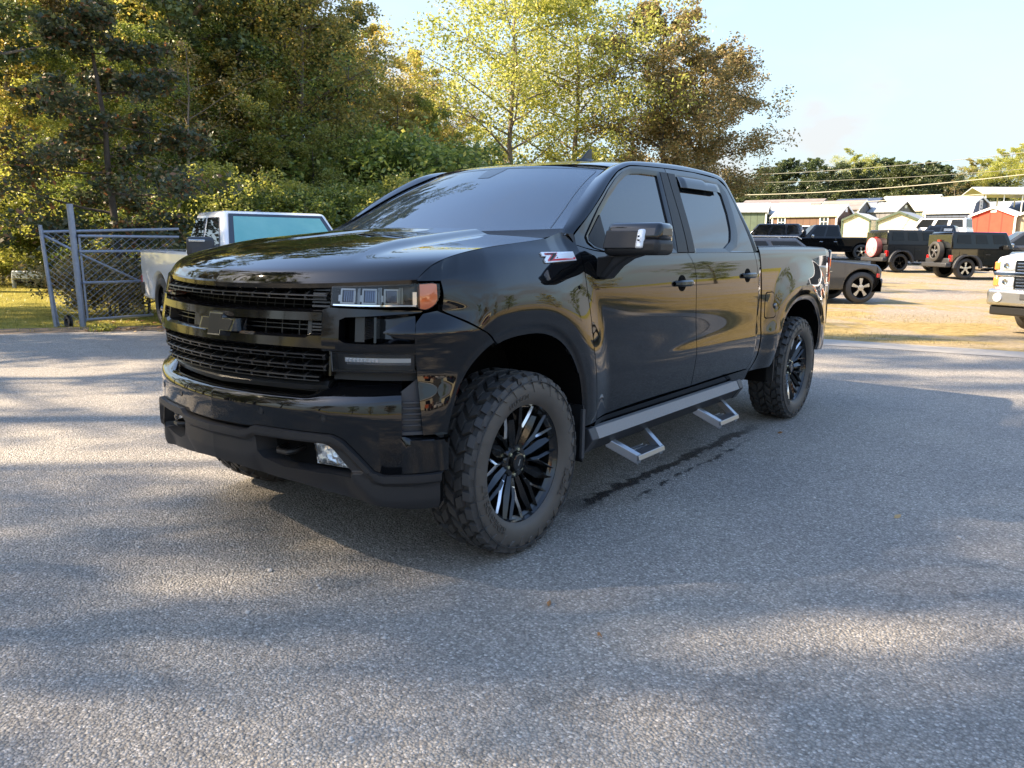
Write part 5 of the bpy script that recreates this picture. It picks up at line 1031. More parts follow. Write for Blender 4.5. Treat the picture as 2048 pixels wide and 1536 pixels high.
rBi = [[(2.25, 1.388), (1.785, 1.388)], [(1.785, 1.388), (1.80, 1.6), (1.815, 1.80)], [(1.815, 1.80), (2.1, 1.806), (2.42, 1.787)], [(2.42, 1.787), (2.465, 1.74), (2.465, 1.62), (2.435, 1.51), (2.38, 1.435), (2.25, 1.388)]]
ring('window_trim', rT, rBi, M['gblack'], rdoor, ny=3, off=.003, inoff=-.008)
def glass_from(inner, parent, off=-.014):
    b, l, t, r = [resamp(c, 24) for c in inner]; b = b[::-1]; r = r[::-1]
    G = coons(b, t, l, r); S = np.interp(G[..., 0], _PY, _PS); return shell('window', Usz(S, G[..., 1], off), M['glass'], parent, 0)
glass_from(fB, fdoor); glass_from(rB, rdoor)
# black pillar appliques either side of the middle door cut
sz_panel('pillar_trim', [(1.53, 1.366), (1.662, 1.366)], [(1.60, 1.836), (1.684, 1.838)], [(1.53, 1.366), (1.57, 1.6), (1.60, 1.836)], [(1.662, 1.366), (1.680, 1.6), (1.684, 1.838)], M['mblack'], fdoor, 6, 16, off=.006)
sz_panel('pillar_trim', [(1.674, 1.366), (1.765, 1.366)], [(1.695, 1.838), (1.79, 1.836)], [(1.674, 1.366), (1.690, 1.6), (1.695, 1.838)], [(1.765, 1.366), (1.778, 1.6), (1.79, 1.836)], M['mblack'], rdoor, 6, 16, off=.006)
# black sail at the mirror corner of the front window, rain guard over the rear one
sz_panel('window_sail', [(.60, 1.43), (.66, 1.392), (.76, 1.380)], [(.76, 1.555), (.762, 1.556)], [(.60, 1.43), (.70, 1.51), (.76, 1.555)], [(.76, 1.380), (.765, 1.47), (.762, 1.556)], M['mblack'], fdoor, 8, 10, off=.002)
vz = []
for y_ in np.linspace(1.81, 2.42, 24):
    e = .0 if 1.84 < y_ < 2.39 else -.012
    vz.append([Usz(SY(y_), z_, o_) for z_, o_ in [(1.826-.012*(y_ > 2.2), .006), (1.812-.01*(y_ > 2.2), .020+e), (1.785, .024+e), (1.758, .024+e), (1.757, .020+e)]])
shell('rain_guard', np.array(vz).transpose(1, 0, 2)[::-1], M['gblack'], rdoor, 0)
# cab skin: pillars and roof rail as one strip from cowl over the roof edge to the back of the cab
inn = np.array([(.497, 1.40), (.497, 1.452), (.62, 1.529), (.76, 1.618), (.94, 1.728), (1.09, 1.803), (1.18, 1.831), (1.26, 1.849), (1.4, 1.858), (1.69, 1.868), (2.1, 1.874), (2.46, 1.859), (2.58, 1.805), (2.636, 1.70), (2.686, 1.56), (2.726, 1.44), (2.752, 1.36)])
out = np.array([(.885, .45, 1.455), (.862, .445, 1.464), (.815, .575, 1.535), (.765, .745, 1.635), (.715, .94, 1.738), (.682, 1.10, 1.806), (.672, 1.19, 1.838), (.668, 1.28, 1.858), (.668, 1.42, 1.878), (.668, 1.72, 1.896), (.668, 2.1, 1.903), (.675, 2.46, 1.892), (.70, 2.62, 1.868), (.76, 2.70, 1.735), (.845, 2.765, 1.56), (.905, 2.80, 1.44), (.935, 2.822, 1.36)])
def dens(a, k=6):
    d = np.arange(len(a)); t = np.linspace(0, len(a)-1, (len(a)-1)*k+1); return np.stack([cspline(d, a[:, c])(t) for c in range(a.shape[1])], 1)
ii = dens(inn); oo = dens(out); ss_ = np.interp(ii[:, 0], _PY, _PS); I3 = Usz(ss_, ii[:, 1])
v = np.linspace(0, 1, 9)[:, None, None]; P = (1-v)*I3[None]+v*oo[None]
bn = np.array([.72, 0, .69]); ramp_ = sst(np.arange(P.shape[1]), 4, 20)[None, :, None]; P = P+bn*(.022*np.sin(np.clip(v, 0, 1)*PI))*ramp_
pill = shell('cab_pillars', P, M['black'], TRUCK, .012)
# roof
def roof_z(x, y):
    ze = np.interp(y, oo[36:73, 1], oo[36:73, 2]); xe = .668
    return ze
ysr = np.linspace(0, 1, 40); RG = []
zc = cspline([1.0, 1.12, 1.3, 1.6, 2.1, 2.5, 2.72], [1.832, 1.866, 1.897, 1.926, 1.938, 1.925, 1.895])
for v_ in ysr:
    row = []
    for u_ in np.linspace(-1, 1, 45):
        a = abs(u_); ye = 1.20+v_*(2.62-1.20); yc = 1.075+v_*(2.70-1.075); y_ = yc+(ye-yc)*a**2
        xe = float(np.interp(ye, oo[30:78, 1], oo[30:78, 0])); zz = float(np.interp(ye, oo[30:78, 1], oo[30:78, 2]))
        z_ = float(zc(y_))*(1-a**2.6)+zz*a**2.6; row.append((u_*(xe-.002), y_, z_))
    RG.append(row)
shell('roof', np.array(RG), M['black'], TRUCK, .012)
# windshield
WB = []
for v_ in np.linspace(0, 1, 30):
    row = []
    for u_ in np.linspace(-1, 1, 41):
        a = abs(u_)
        ye = .47+v_*(1.185-.47); ze = float(np.interp(ye, oo[:40, 1], oo[:40, 2])); xe = float(np.interp(ye, oo[:40, 1], oo[:40, 0]))-.008
        yc = .30+v_*(1.068-.30); zc_ = 1.445+(1.858-1.445)*v_+.030*math.sin(PI*v_)
        k_ = a**2.2; row.append((u_*xe, yc*(1-k_)+ye*k_, zc_*(1-k_)+(ze-.012)*k_))
    WB.append(row)
ws = shell('windshield', np.array(WB), M['wglass'], TRUCK, 0)
# frit line drawn on the glass as a thin band, and the mirror sensor box behind the top edge
WBa = np.array(WB); nws = nrm_grid(WBa)
def on_ws(u_, v_, off=.002):
    i = v_*29; j = (u_+1)/2*40; i0, j0 = int(min(i, 28)), int(min(j, 39)); a, b = i-i0, j-j0
    return (WBa[i0, j0]*(1-a)*(1-b)+WBa[i0+1, j0]*a*(1-b)+WBa[i0, j0+1]*(1-a)*b+WBa[i0+1, j0+1]*a*b)+nws[i0, j0]*off
fr = []
path = [(-.93, .05), (-.945, .3), (-.95, .7), (-.95, .9), (-.93, .955), (-.85, .965), (0, .965), (.85, .965), (.93, .955), (.95, .9), (.95, .7), (.945, .3), (.93, .05)]
pth = resamp(path, 90)
for k in range(90):
    u_, v_ = pth[k]; c = np.array([0, .5]); d = c-np.array([u_, v_]); d = d/np.abs(d).max()
    fr.append([on_ws(u_, v_), on_ws(u_+d[0]*.006, v_+d[1]*.012)])
shell('glass_edge_line', np.array(fr), mat('frit_line', (.10, .115, .13), .3), ws, 0)
fr = [[on_ws(a, v_, .0015) for a in np.linspace(c0, c1, 6)] for v_, c0, c1 in [(.955, -.10, .10), (.90, -.10, .10), (.80, -.075, .075), (.76, -.06, .06)]]
shell('sensor_housing', np.array(fr), mat('sensor_black', (.012, .015, .018), .12), ws, 0)
# cowl
cw = []
for u_ in np.linspace(-1, 1, 31):
    a = abs(u_)**2.2; x_ = u_*.86; cw.append([(x_, .15*(1-a)+.20*a, 1.405), (x_, .26*(1-a)+.27*a, 1.430), (x_, .29*(1-a)+.42*a, 1.440+.012*a), (x_, .315*(1-a)+.49*a, 1.462+.02*a)])
shell('cowl', np.array(cw).transpose(1, 0, 2), M['mblack'], TRUCK, 0)
# ---- hood
def hood_pt(u_, v_):
    a = abs(u_); e = np.array([np.interp(v_, np.linspace(0, 1, 9), hoodcut3[:, k]) for k in range(3)])
    return e
ev = [cspline(np.array([0, .03, .08, .17, .27, .45, .68, .86, 1.0]), hoodcut3[:, k]) for k in range(3)]
cy_ = cspline([0, .03, .08, .17, .27, .45, .68, .86, 1.0], [-.885, -.868, -.835, -.77, -.68, -.46, -.13, .12, .28]); cz_ = cspline([0, .03, .08, .17, .27, .45, .68, .86, 1.0], [1.242, 1.272, 1.297, 1.322, 1.341, 1.370, 1.405, 1.430, 1.445])
us = np.linspace(-1, 1, 121); vs_ = np.concatenate([np.linspace(0, .2, 26)[:-1], np.linspace(.2, 1, 50)])
U_, V_ = np.meshgrid(us, vs_); A_ = np.abs(U_)
xe, ye, ze = ev[0](V_), ev[1](V_), ev[2](V_); pw = A_**2.4
# front edge follows the nose in plan
X_ = U_*xe; yf = np.interp(X_*0+A_*.868, _PX[:560], _PY[:560]); k0 = (yf+.94)/(.94-.66)
kk = np.clip(k0/ np.interp(.868, _PX[:560], (_PY[:560]+.94)/(.94-.66)), 0, 1); blend = np.exp(-V_*4)
wgt = kk*blend+pw*(1-blend)
Y_ = cy_(V_)*(1-wgt)+ye*wgt; Z_ = cz_(V_)*(1-pw)+ze*pw
dome = sst(A_, .66, .52)*0
ax = np.abs(X_); edge = .60-.10*sst(V_, .1, 1.0)
dome = .026*(1-sst(ax, edge-.055, edge+.045))*sst(V_, .10, .55)
chan = -.012*(1-sst(ax, .20, .27))*sst(V_, .22, .6)*(1-sst(V_, .86, .97))
crown = .012*(1-A_**2)*sst(V_, .0, .4)
Z_ = Z_+dome+chan+crown
hood = shell('hood', np.stack([X_, Y_, Z_], -1), M['black'], TRUCK, .02)
# hood lip (nose face above grille and lamps)
lip = []
for s_ in np.linspace(-1.0, 1.0, 101):
    a = abs(s_); j = int(round((s_+1)/2*120)); top_ = np.array([X_[0, j], Y_[0, j], Z_[0, j]]); tx_, ty_ = plan_n(a*1.0); 
    nn = np.array([math.copysign(1, s_)*float(tx_), float(ty_), 0])
    lip.append([top_+nn*.0, top_+nn*.006+np.array([0, 0, -.008]), top_+nn*.006+np.array([0, 0, -.026]), top_-nn*.01+np.array([0, 0, -.036]), top_-nn*.09+np.array([0, 0, -.040])])
shell('hood_lip', np.array(lip).transpose(1, 0, 2)[::-1], M['gblack'], TRUCK, 0)
# ---- nose: everything as strips swept along s
def sweep(name, secs, m, parent=TRUCK, n=None, sharp=30, both=False, cap=True):
    """secs: list of (s, [(off,z),...]) ; ruled between stations"""
    st = np.array([q[0] for q in secs]); pr = np.array([q[1] for q in secs], float)   # (k, m, 2)
    n = n or max(8, int((st[-1]-st[0])/.02)); s_ = np.linspace(st[0], st[-1], n)
    P = np.zeros((pr.shape[1], n, 3))
    for j in range(pr.shape[1]):
        o_ = np.interp(s_, st, pr[:, j, 0]); z_ = np.interp(s_, st, pr[:, j, 1]); P[j] = Usz(s_, z_, o_)
    V = list(P.reshape(-1, 3)); F = grid_faces(P.shape[0], n)
    if cap:
        m_ = P.shape[0]; F += [tuple(i*n for i in range(m_)), tuple(i*n+n-1 for i in range(m_))[::-1]]
    ob = mobj(name, V, F, m, parent, True, sharp); bm_fix(ob); return ob
def bar(name, s0, s1, z0, z1, o0, o1, m, parent=TRUCK, dz=0, n=None):
    """closed rectangular bar along s, o0 back offset, o1 front"""
    p = [(o0, z0), (o1, z0), (o1, z1), (o0, z1), (o0, z0)]
    return sweep(name, [(s0, p), (s1, [(a, b+dz) for a, b in p])], m, parent, n)
# dark backing behind the whole nose
sweep('radiator_shroud', [(-1.0, [(-.20, .60), (-.13, .70), (-.13, 1.20), (-.10, 1.22)]), (1.0, [(-.20, .60), (-.13, .70), (-.13, 1.20), (-.10, 1.22)])], M['dark'], n=60, cap=False)
def ladder(name, s0, s1, z, h, fins, fh, m, sag=0):
    """one grille slat: two thin rails with fins standing on the upper one"""
    o = empty  # joined in one mesh
    mb_v, mb_f = [], []
    def addp(P_, closed=True):
        b = len(mb_v); nv, nu, _ = P_.shape; mb_v.extend(P_.reshape(-1, 3)); mb_f.extend([tuple(q+b for q in f) for f in grid_faces(nv, nu)])
    for zz, hh, fo in ((z, h, 0.0), (z-.015, h*.7, -.004)):
        s_ = np.linspace(s0, s1, 70); zc2 = zz
        pr = [(-.055, zc2-hh/2), (fo-.002, zc2-hh/2), (fo, zc2-hh/4), (fo, zc2+hh/4), (fo-.002, zc2+hh/2), (-.055, zc2+hh/2), (-.055, zc2-hh/2)]
        addp(np.stack([Usz(s_, q[1], q[0]) for q in pr]))
    for sf in fins:
        w = .0055
        A = [Usz(sf-w, z-.015, -.006), Usz(sf+w, z-.015, -.006), Usz(sf+w, z, -.001), Usz(sf-w, z, -.001), Usz(sf-w+.012, z+fh, -.05), Usz(sf+w+.012, z+fh, -.05), Usz(sf-w, z-.02, -.06), Usz(sf+w, z-.02, -.06)]
        b = len(mb_v); mb_v.extend(A); mb_f.extend([tuple(b+i for i in q) for q in [(0, 1, 2, 3), (3, 2, 5, 4), (4, 5, 7, 6), (0, 3, 4, 6), (1, 7, 5, 2)]])
    ob = mobj(name, mb_v, mb_f, m, TRUCK, True, 30); bm_fix(ob); return ob
fins = [-.84, -.72, -.60, -.48, -.36, -.24, -.12, .0, .12, .24, .36, .48]
finsL = [x_ for x_ in np.arange(-.60, .61, .0925)]
gm = M['satin']
ladder('grille_slat', -.625, .612, 1.195, .006, finsL, .034, gm)
for z_, fh in ((.962, .020), (.916, .029), (.874, .027)):
    sE = .612 if z_ > .9 else .58
    ladder('grille_slat', -sE, sE, z_, .006, finsL if z_ > .9 else finsL[1:-1], fh, gm)
# faint mesh deeper in
gm2 = MB()
for z_ in (.80, .85, .90, .95, 1.0, 1.06, 1.08, 1.15, 1.17, 1.21):
    s_ = np.linspace(-.62, .62, 40); P_ = np.stack([Usz(s_, z_-.002, -.10), Usz(s_, z_+.002, -.10)]); gm2.add(P_.reshape(-1, 3), grid_faces(2, 40))
for s_ in np.linspace(-.60, .60, 23):
    for z0_, z1_ in ((.84, .985), (1.04, 1.1), (1.14, 1.22)):
        p = [Usz(s_-.003, z0_, -.098), Usz(s_+.003, z0_, -.098), Usz(s_+.003, z1_, -.098), Usz(s_-.003, z1_, -.098)]; gm2.add(p, [(0, 1, 2, 3)])
gm2.build('grille_mesh', M['mblack'], TRUCK)
# end blocks of the upper opening
for sg in (-1, 1):
    for q in range(5):
        bar('grille_louvre', sg*.535, sg*.618, 1.150+q*.016, 1.158+q*.016, -.06, -.022, gm, n=4)
    bar('grille_end', sg*.618, sg*.628, .88, 1.235, -.12, -.012, M['gblack'], n=3)
# middle bar: upper and lower rails, centre and end blocks
mid = sweep('grille_bar', [(-.60, [(-.10, 1.142), (-.01, 1.140), (.006, 1.132), (.004, 1.10), (-.02, 1.094), (-.10, 1.096)]), (-.0, [(-.10, 1.137), (-.02, 1.136), (.004, 1.126), (.002, 1.094), (-.02, 1.090), (-.10, 1.092)]), (.60, [(-.10, 1.142), (-.01, 1.140), (.006, 1.132), (.004, 1.10), (-.02, 1.094), (-.10, 1.096)])], M['gblack'], n=90)
sweep('grille_bar', [(-.66, [(-.10, 1.052), (-.012, 1.052), (.002, 1.042), (.004, .992), (-.012, .980), (-.10, .978)]), (-.545, [(-.10, 1.050), (-.012, 1.050), (.002, 1.040), (.004, .992), (-.012, .982), (-.10, .980)]), (-.525, [(-.10, 1.040), (-.012, 1.040), (.002, 1.030), (.004, .992), (-.012, .982), (-.10, .980)]),
                     (0, [(-.10, 1.038), (-.012, 1.038), (.002, 1.028), (.008, .996), (-.008, .984), (-.10, .982)]),
                     (.525, [(-.10, 1.040), (-.012, 1.040), (.002, 1.030), (.004, .992), (-.012, .982), (-.10, .980)]), (.545, [(-.10, 1.050), (-.012, 1.050), (.002, 1.040), (.004, .992), (-.012, .982), (-.10, .980)]), (.66, [(-.10, 1.052), (-.012, 1.052), (.002, 1.042), (.004, .992), (-.012, .980), (-.10, .978)])], M['gblack'], n=150)
bar('emblem_plinth', -.20, .20, 1.036, 1.098, -.10, -.018, M['gblack'], n=20)
for sg in (-1, 1):
    for z_ in (1.058, 1.076):
        bar('grille_rib', sg*.20, sg*.545, z_-.002, z_+.002, -.09, -.045, gm, n=16)
    for s_ in (.28, .37, .46): bar('grille_rib', sg*(s_-.002), sg*(s_+.002), 1.04, 1.095, -.09, -.05, gm, n=2)
    for q in range(3): bar('grille_louvre', sg*.548, sg*.652, 1.058+q*.012, 1.065+q*.012, -.05, -.012, gm, n=4)
    bar('grille_louvre', sg*.53, sg*.548, 1.04, 1.10, -.08, -.01, gm, n=3)
# outer shoulder panel between grille, headlamp and running lamp
    sw = lambda L_: [(sg*a, b) for a, b in L_] if sg > 0 else [(sg*a, b) for a, b in L_][::-1]
    def cp(nm, b_, t_, l_, r_, nu=20, nv=14, off=.003, rim=.06):
        cs = [resamp([(a, z_) for a, z_ in c], n2) for c, n2 in zip((b_, t_, l_, r_), (nu, nu, nv, nv))]; Gq = coons(*cs)
        return shell(nm, Usz(sg*Gq[..., 0], Gq[..., 1], off), M['gblack'], TRUCK, rim, flip=sg < 0)
    cp('lamp_surround', [(.600, .982), (.672, .984)], [(.600, 1.142), (.628, 1.152), (.672, 1.150)], [(.600, .982), (.600, 1.142)], [(.672, .984), (.676, 1.02), (.676, 1.10), (.672, 1.150)])
    cp('lamp_surround', [(.674, 1.104), (.70, 1.116), (.80, 1.122), (1.02, 1.136)], [(.674, 1.150), (.80, 1.148), (1.03, 1.143)], [(.674, 1.104), (.674, 1.150)], [(1.02, 1.136), (1.03, 1.143)], 24, 6)
    cp('lamp_surround', [(.674, .984), (.99, .992)], [(.674, 1.030), (.70, 1.016), (.80, 1.014), (.985, 1.018)], [(.674, .984), (.674, 1.030)], [(.99, .992), (.985, 1.018)], 24, 6)
    # recess back wall, grooved insert, inner scoop
    bar('duct_recess', sg*.672, sg*.775, 1.02, 1.118, -.14, -.10, M['dark'], n=5)
    bar('duct_wall', sg*.735, sg*.776, 1.02, 1.118, -.10, -.022, M['satin'], n=4)
    ins = MB()
    for q in range(13):
        z_ = 1.028+q*.0068
        p = [Usz(sg*.779, z_, -.020), Usz(sg*.822, z_+.010, -.016), Usz(sg*.822, z_+.013, -.010), Usz(sg*.779, z_+.003, -.014)]; p2 = [q_+np.array([0, 0, -.0005]) for q_ in p]
        ins.add(p+[Usz(sg*.779, z_+.0068, -.020), Usz(sg*.822, z_+.0168, -.016)], [(0, 1, 2, 3), (3, 2, 5, 4)])
    ins.build('grooved_insert', M['satin'], TRUCK, smooth=False)
    bar('scoop_edge', sg*.822, sg*.832, 1.02, 1.118, -.08, .002, M['gblack'], n=3)
    sweep('scoop', sw([(.832, [(-.03, 1.02), (-.06, 1.03), (-.06, 1.11), (-.02, 1.118)]), (1.0, [(-.03, 1.02), (-.05, 1.03), (-.04, 1.12), (-.02, 1.135)])]), M['gblack'], n=12, cap=False)
# headlamps
    HL = empty('headlight', parent=TRUCK)
    top_o = [(.630, 1.236), (.80, 1.243), (1.00, 1.250), (1.12, 1.256)]
    hs = np.linspace(.632, 1.118, 40)
    zt = np.interp(hs, [.63, .80, 1.0, 1.08, 1.12], [1.234, 1.240, 1.248, 1.252, 1.246]); zb = np.interp(hs, [.63, .80, 1.0, 1.015, 1.05, 1.09, 1.12], [1.160, 1.158, 1.160, 1.147, 1.142, 1.160, 1.205])
    def hgrid(off, a=0, b=40, k0=0., k1=1., nz=8):
        v_ = np.linspace(k0, k1, nz)[:, None]; Z2 = zb[None, a:b]*(1-v_)+zt[None, a:b]*v_; S2 = np.repeat(hs[None, a:b], nz, 0); return Usz(sg*S2, Z2, off)
    shell('lamp_housing', hgrid(-.075), mat('lamp_housing_black', (.03, .032, .035), .25, .6), HL, 0, flip=sg < 0)
    w_ = MB()
    for (a, b) in ((zt, -.004), (zb, .004)):
        P_ = np.stack([Usz(sg*hs, a, -.002), Usz(sg*hs, a+b, -.076)]); w_.add(P_.reshape(-1, 3), grid_faces(2, 40))
    w_.build('lamp_bezel', M['dchrome'], HL)
    # three reflector boxes stepping back round the corner
    for q, (c, w2) in enumerate(((.705, .062), (.800, .062), (.895, .062))):
        mbk = MB(); z0_, z1_ = 1.170, 1.222
        def hx(sa, sb, za, zb_, oa, ob): return [Usz(sg*sa, za, oa), Usz(sg*sb, za, oa), Usz(sg*sb, za, ob), Usz(sg*sa, za, ob), Usz(sg*sa, zb_, oa), Usz(sg*sb, zb_, oa), Usz(sg*sb, zb_, ob), Usz(sg*sa, zb_, ob)]
        mbk.hexa(hx(c-.038, c-.030, z0_, z1_, -.060, -.014)); mbk.hexa(hx(c+.018, c+.026, z0_, z1_, -.060, -.020)); mbk.hexa(hx(c-.038, c+.026, z0_-.004, z0_+.003, -.060, -.014)); mbk.hexa(hx(c-.038, c+.026, z1_-.003, z1_+.004, -.060, -.016))
        mbk.hexa(hx(c-.052, c-.042, z0_+.005, z0_+.03, -.05, -.024))
        for g in range(3): mbk.hexa(hx(c+.028+g*.007, c+.031+g*.007, z0_-.004, z1_+.008, -.06, -.03+.004*g))
        mbk.build('reflector', M['dchrome'], HL)
        pr_ = MB(); pr_.hexa(hx(c-.029, c+.017, z0_+.004, z1_-.004, -.055, -.022)); 
        for g in range(5): pr_.hexa(hx(c-.029+g*.0095, c-.027+g*.0095, z0_+.004, z1_-.004, -.022, -.017))
        pr_.build('projector_lens', mat('projector_lens', (.10, .13, .20), .06, .55), HL, bevel=.003)
    bar('chrome_strip', sg*.64, sg*1.0, 1.159, 1.165, -.05, -.006, M['chrome'], HL, n=24)
    bar('lamp_divider', sg*.985, sg*1.004, 1.165, 1.215, -.06, -.008, M['white_lens'], HL, n=3)
    i0 = int(np.searchsorted(hs, 1.016)); shell('side_marker', hgrid(-.006, i0, 39, .04, .96), M['amber'], HL, .03, flip=sg < 0)
    shell('lamp_lens', hgrid(-.001), M['lampglass'], HL, 0, flip=sg < 0)
    # daytime running lamp
    DR = empty('running_lamp', parent=TRUCK)
    bar('lamp_housing', sg*.640, sg*.992, .902, .978, -.12, -.05, M['satin'], DR, n=16)
    for a, b, c, d in ((.640, .992, .974, .980), (.640, .992, .900, .906)): bar('lamp_frame', sg*a, sg*b, c, d, -.06, -.004, M['gblack'], DR, n=16)
    bar('lamp_frame', sg*.636, sg*.642, .900, .980, -.06, -.003, M['dchrome'], DR, n=3)
    bar('light_bar', sg*.690, sg*.972, .940, .957, -.05, -.018, M['white_lens'], DR, n=16)
    bar('light_bar', sg*.690, sg*.972, .928, .938, -.05, -.030, M['dchrome'], DR, n=16)
    led = MB()
    for q in range(9):
        s_ = .70+q*.016
        led.hexa([Usz(sg*(s_-.004), .943, -.02), Usz(sg*(s_+.004), .943, -.02), Usz(sg*(s_+.004), .943, -.012), Usz(sg*(s_-.004), .943, -.012), Usz(sg*(s_-.004), .952, -.02), Usz(sg*(s_+.004), .952, -.02), Usz(sg*(s_+.004), .952, -.012), Usz(sg*(s_-.004), .952, -.012)])
    led.build('led_lens', M['chrome'], DR)
    P_ = np.stack([Usz(sg*np.linspace(.642, .99, 20), z_, -.008) for z_ in (.904, .976)]); shell('lamp_lens', P_, M['lampglass'], DR, 0, flip=sg < 0)
    bar('lamp_shelf', sg*.62, sg*1.01, .862, .900, -.14, -.055, M['mblack'], n=12)
    bar('lamp_shelf', sg*.62, sg*1.01, .980, .990, -.12, -.012, M['gblack'], n=12)
# matte roll under the grille
sweep('grille_chin', [(-.60, [(-.13, .862), (-.085, .864), (-.05, .852), (-.042, .835), (-.055, .815), (-.13, .80)]), (0, [(-.12, .858), (-.07, .860), (-.035, .846), (-.026, .828), (-.04, .808), (-.12, .80)]), (.60, [(-.13, .862), (-.085, .864), (-.05, .852), (-.042, .835), (-.055, .815), (-.13, .80)])], M['satin'], n=60)
# bumper: glossy upper band
bz_ = lambda s_: float(np.interp(abs(s_), [0, .245, .26, .646, .69, .754, .815, .856, 1.1], [.640, .640, .648, .645, .628, .568, .505, .490, .492]))
secs = []
for s_ in list(np.linspace(-.93, .93, 94)):
    a = abs(s_); k = float(sst(a, .50, .635))
    c0 = [(-.10, .785), (-.05, .792), (-.022, .791), (-.008, .782), (.0, .766), (.001, .735), (.0, .700), (.0, bz_(s_)+.01), (-.012, bz_(s_))]
    zc3 = float(np.interp(a, [.6, .93], [.856, .872])); ze_ = float(np.interp(a, [.6, .93], [.786, .808]))
    c1 = [(-.10, zc3-.002), (-.085, zc3), (-.045, zc3*.6+ze_*.4), (-.014, ze_+.006), (-.002, ze_-.006), (.001, ze_-.03), (.0, .700), (.0, bz_(s_)+.01), (-.012, bz_(s_))]
    secs.append((s_, [(p[0]*(1-k)+q[0]*k, p[1]*(1-k)+q[1]*k) for p, q in zip(c0, c1)]))
bump = sweep('front_bumper', secs, M['black'], n=187, sharp=50, cap=False)
for sg in (-1, 1):
    q = [(.926, [(-.02, .655), (.0, .650), (.001, .63), (.0, .56), (.0, .50), (-.012, .492)]), (.96, [(-.06, .645), (-.012, .648), (.004, .636), (.001, .60), (.0, .50), (-.012, .492)]), (1.10, [(-.06, .640), (-.004, .642), (.010, .632), (.004, .61), (.0, .50), (-.012, .492)]), (1.13, [(-.06, .640), (-.006, .640), (.006, .632), (.0, .61), (-.002, .50), (-.012, .492)])]
    if sg < 0: q = [(-a, b) for a, b in q][::-1]
    sweep('bumper_end', q, M['black'], n=20, sharp=50)
    # side vent with ribs
    q = [(.912, [(-.03, .65), (-.022, .70), (-.022, .815)]), (1.03, [(-.034, .65), (-.03, .70), (-.028, .895)])]
    if sg < 0: q = [(-a, b) for a, b in q][::-1]
    vent = sweep('bumper_vent', q, M['grey_plastic'], n=8, cap=False)
    for z_ in (.690, .712, .735, .757, .780):
        bar('vent_rib', sg*.935, sg*1.01, z_, z_+.006, -.03, -.016, M['grey_plastic'], vent, n=5)
    bar('vent_sill', sg*.925, sg*1.12, .655, .668, -.05, -.010, M['grey_plastic'], n=10)
    # upright flank of the bumper between shelf and vent
    q = [(.90, [(-.004, .655), (.0, .80)]), (.926, [(-.03, .655), (-.028, .806)])]
    if sg < 0: q = [(-a, b) for a, b in q][::-1]
    # sensors
    for s_, z_ in ((.303, .717), (.608, .713)):
        c = Usz(sg*s_, z_, .002); nx_, ny_ = plan_n(s_); n_ = np.array([sg*float(nx_), float(ny_), 0]); t_ = np.array([-n_[1], n_[0], 0]); u_ = np.array([0, 0, 1])
        sm = MB(); R_ = [(.0, .0), (.010, .0), (.0115, -.002), (.0125, .0005), (.0145, .0005), (.015, -.003)]
        vv = []; 
        for r_, o_ in R_[1:]:
            for j in range(20):
                w = 2*PI*j/20; vv.append(c+n_*o_+r_*(math.cos(w)*t_+math.sin(w)*u_))
        ff = [(i*20+j, i*20+(j+1) % 20, (i+1)*20+(j+1) % 20, (i+1)*20+j) for i in range(4) for j in range(20)]+[tuple(range(20))]
        sm.add(vv, ff); sm.build('parking_sensor', M['satin'], TRUCK)
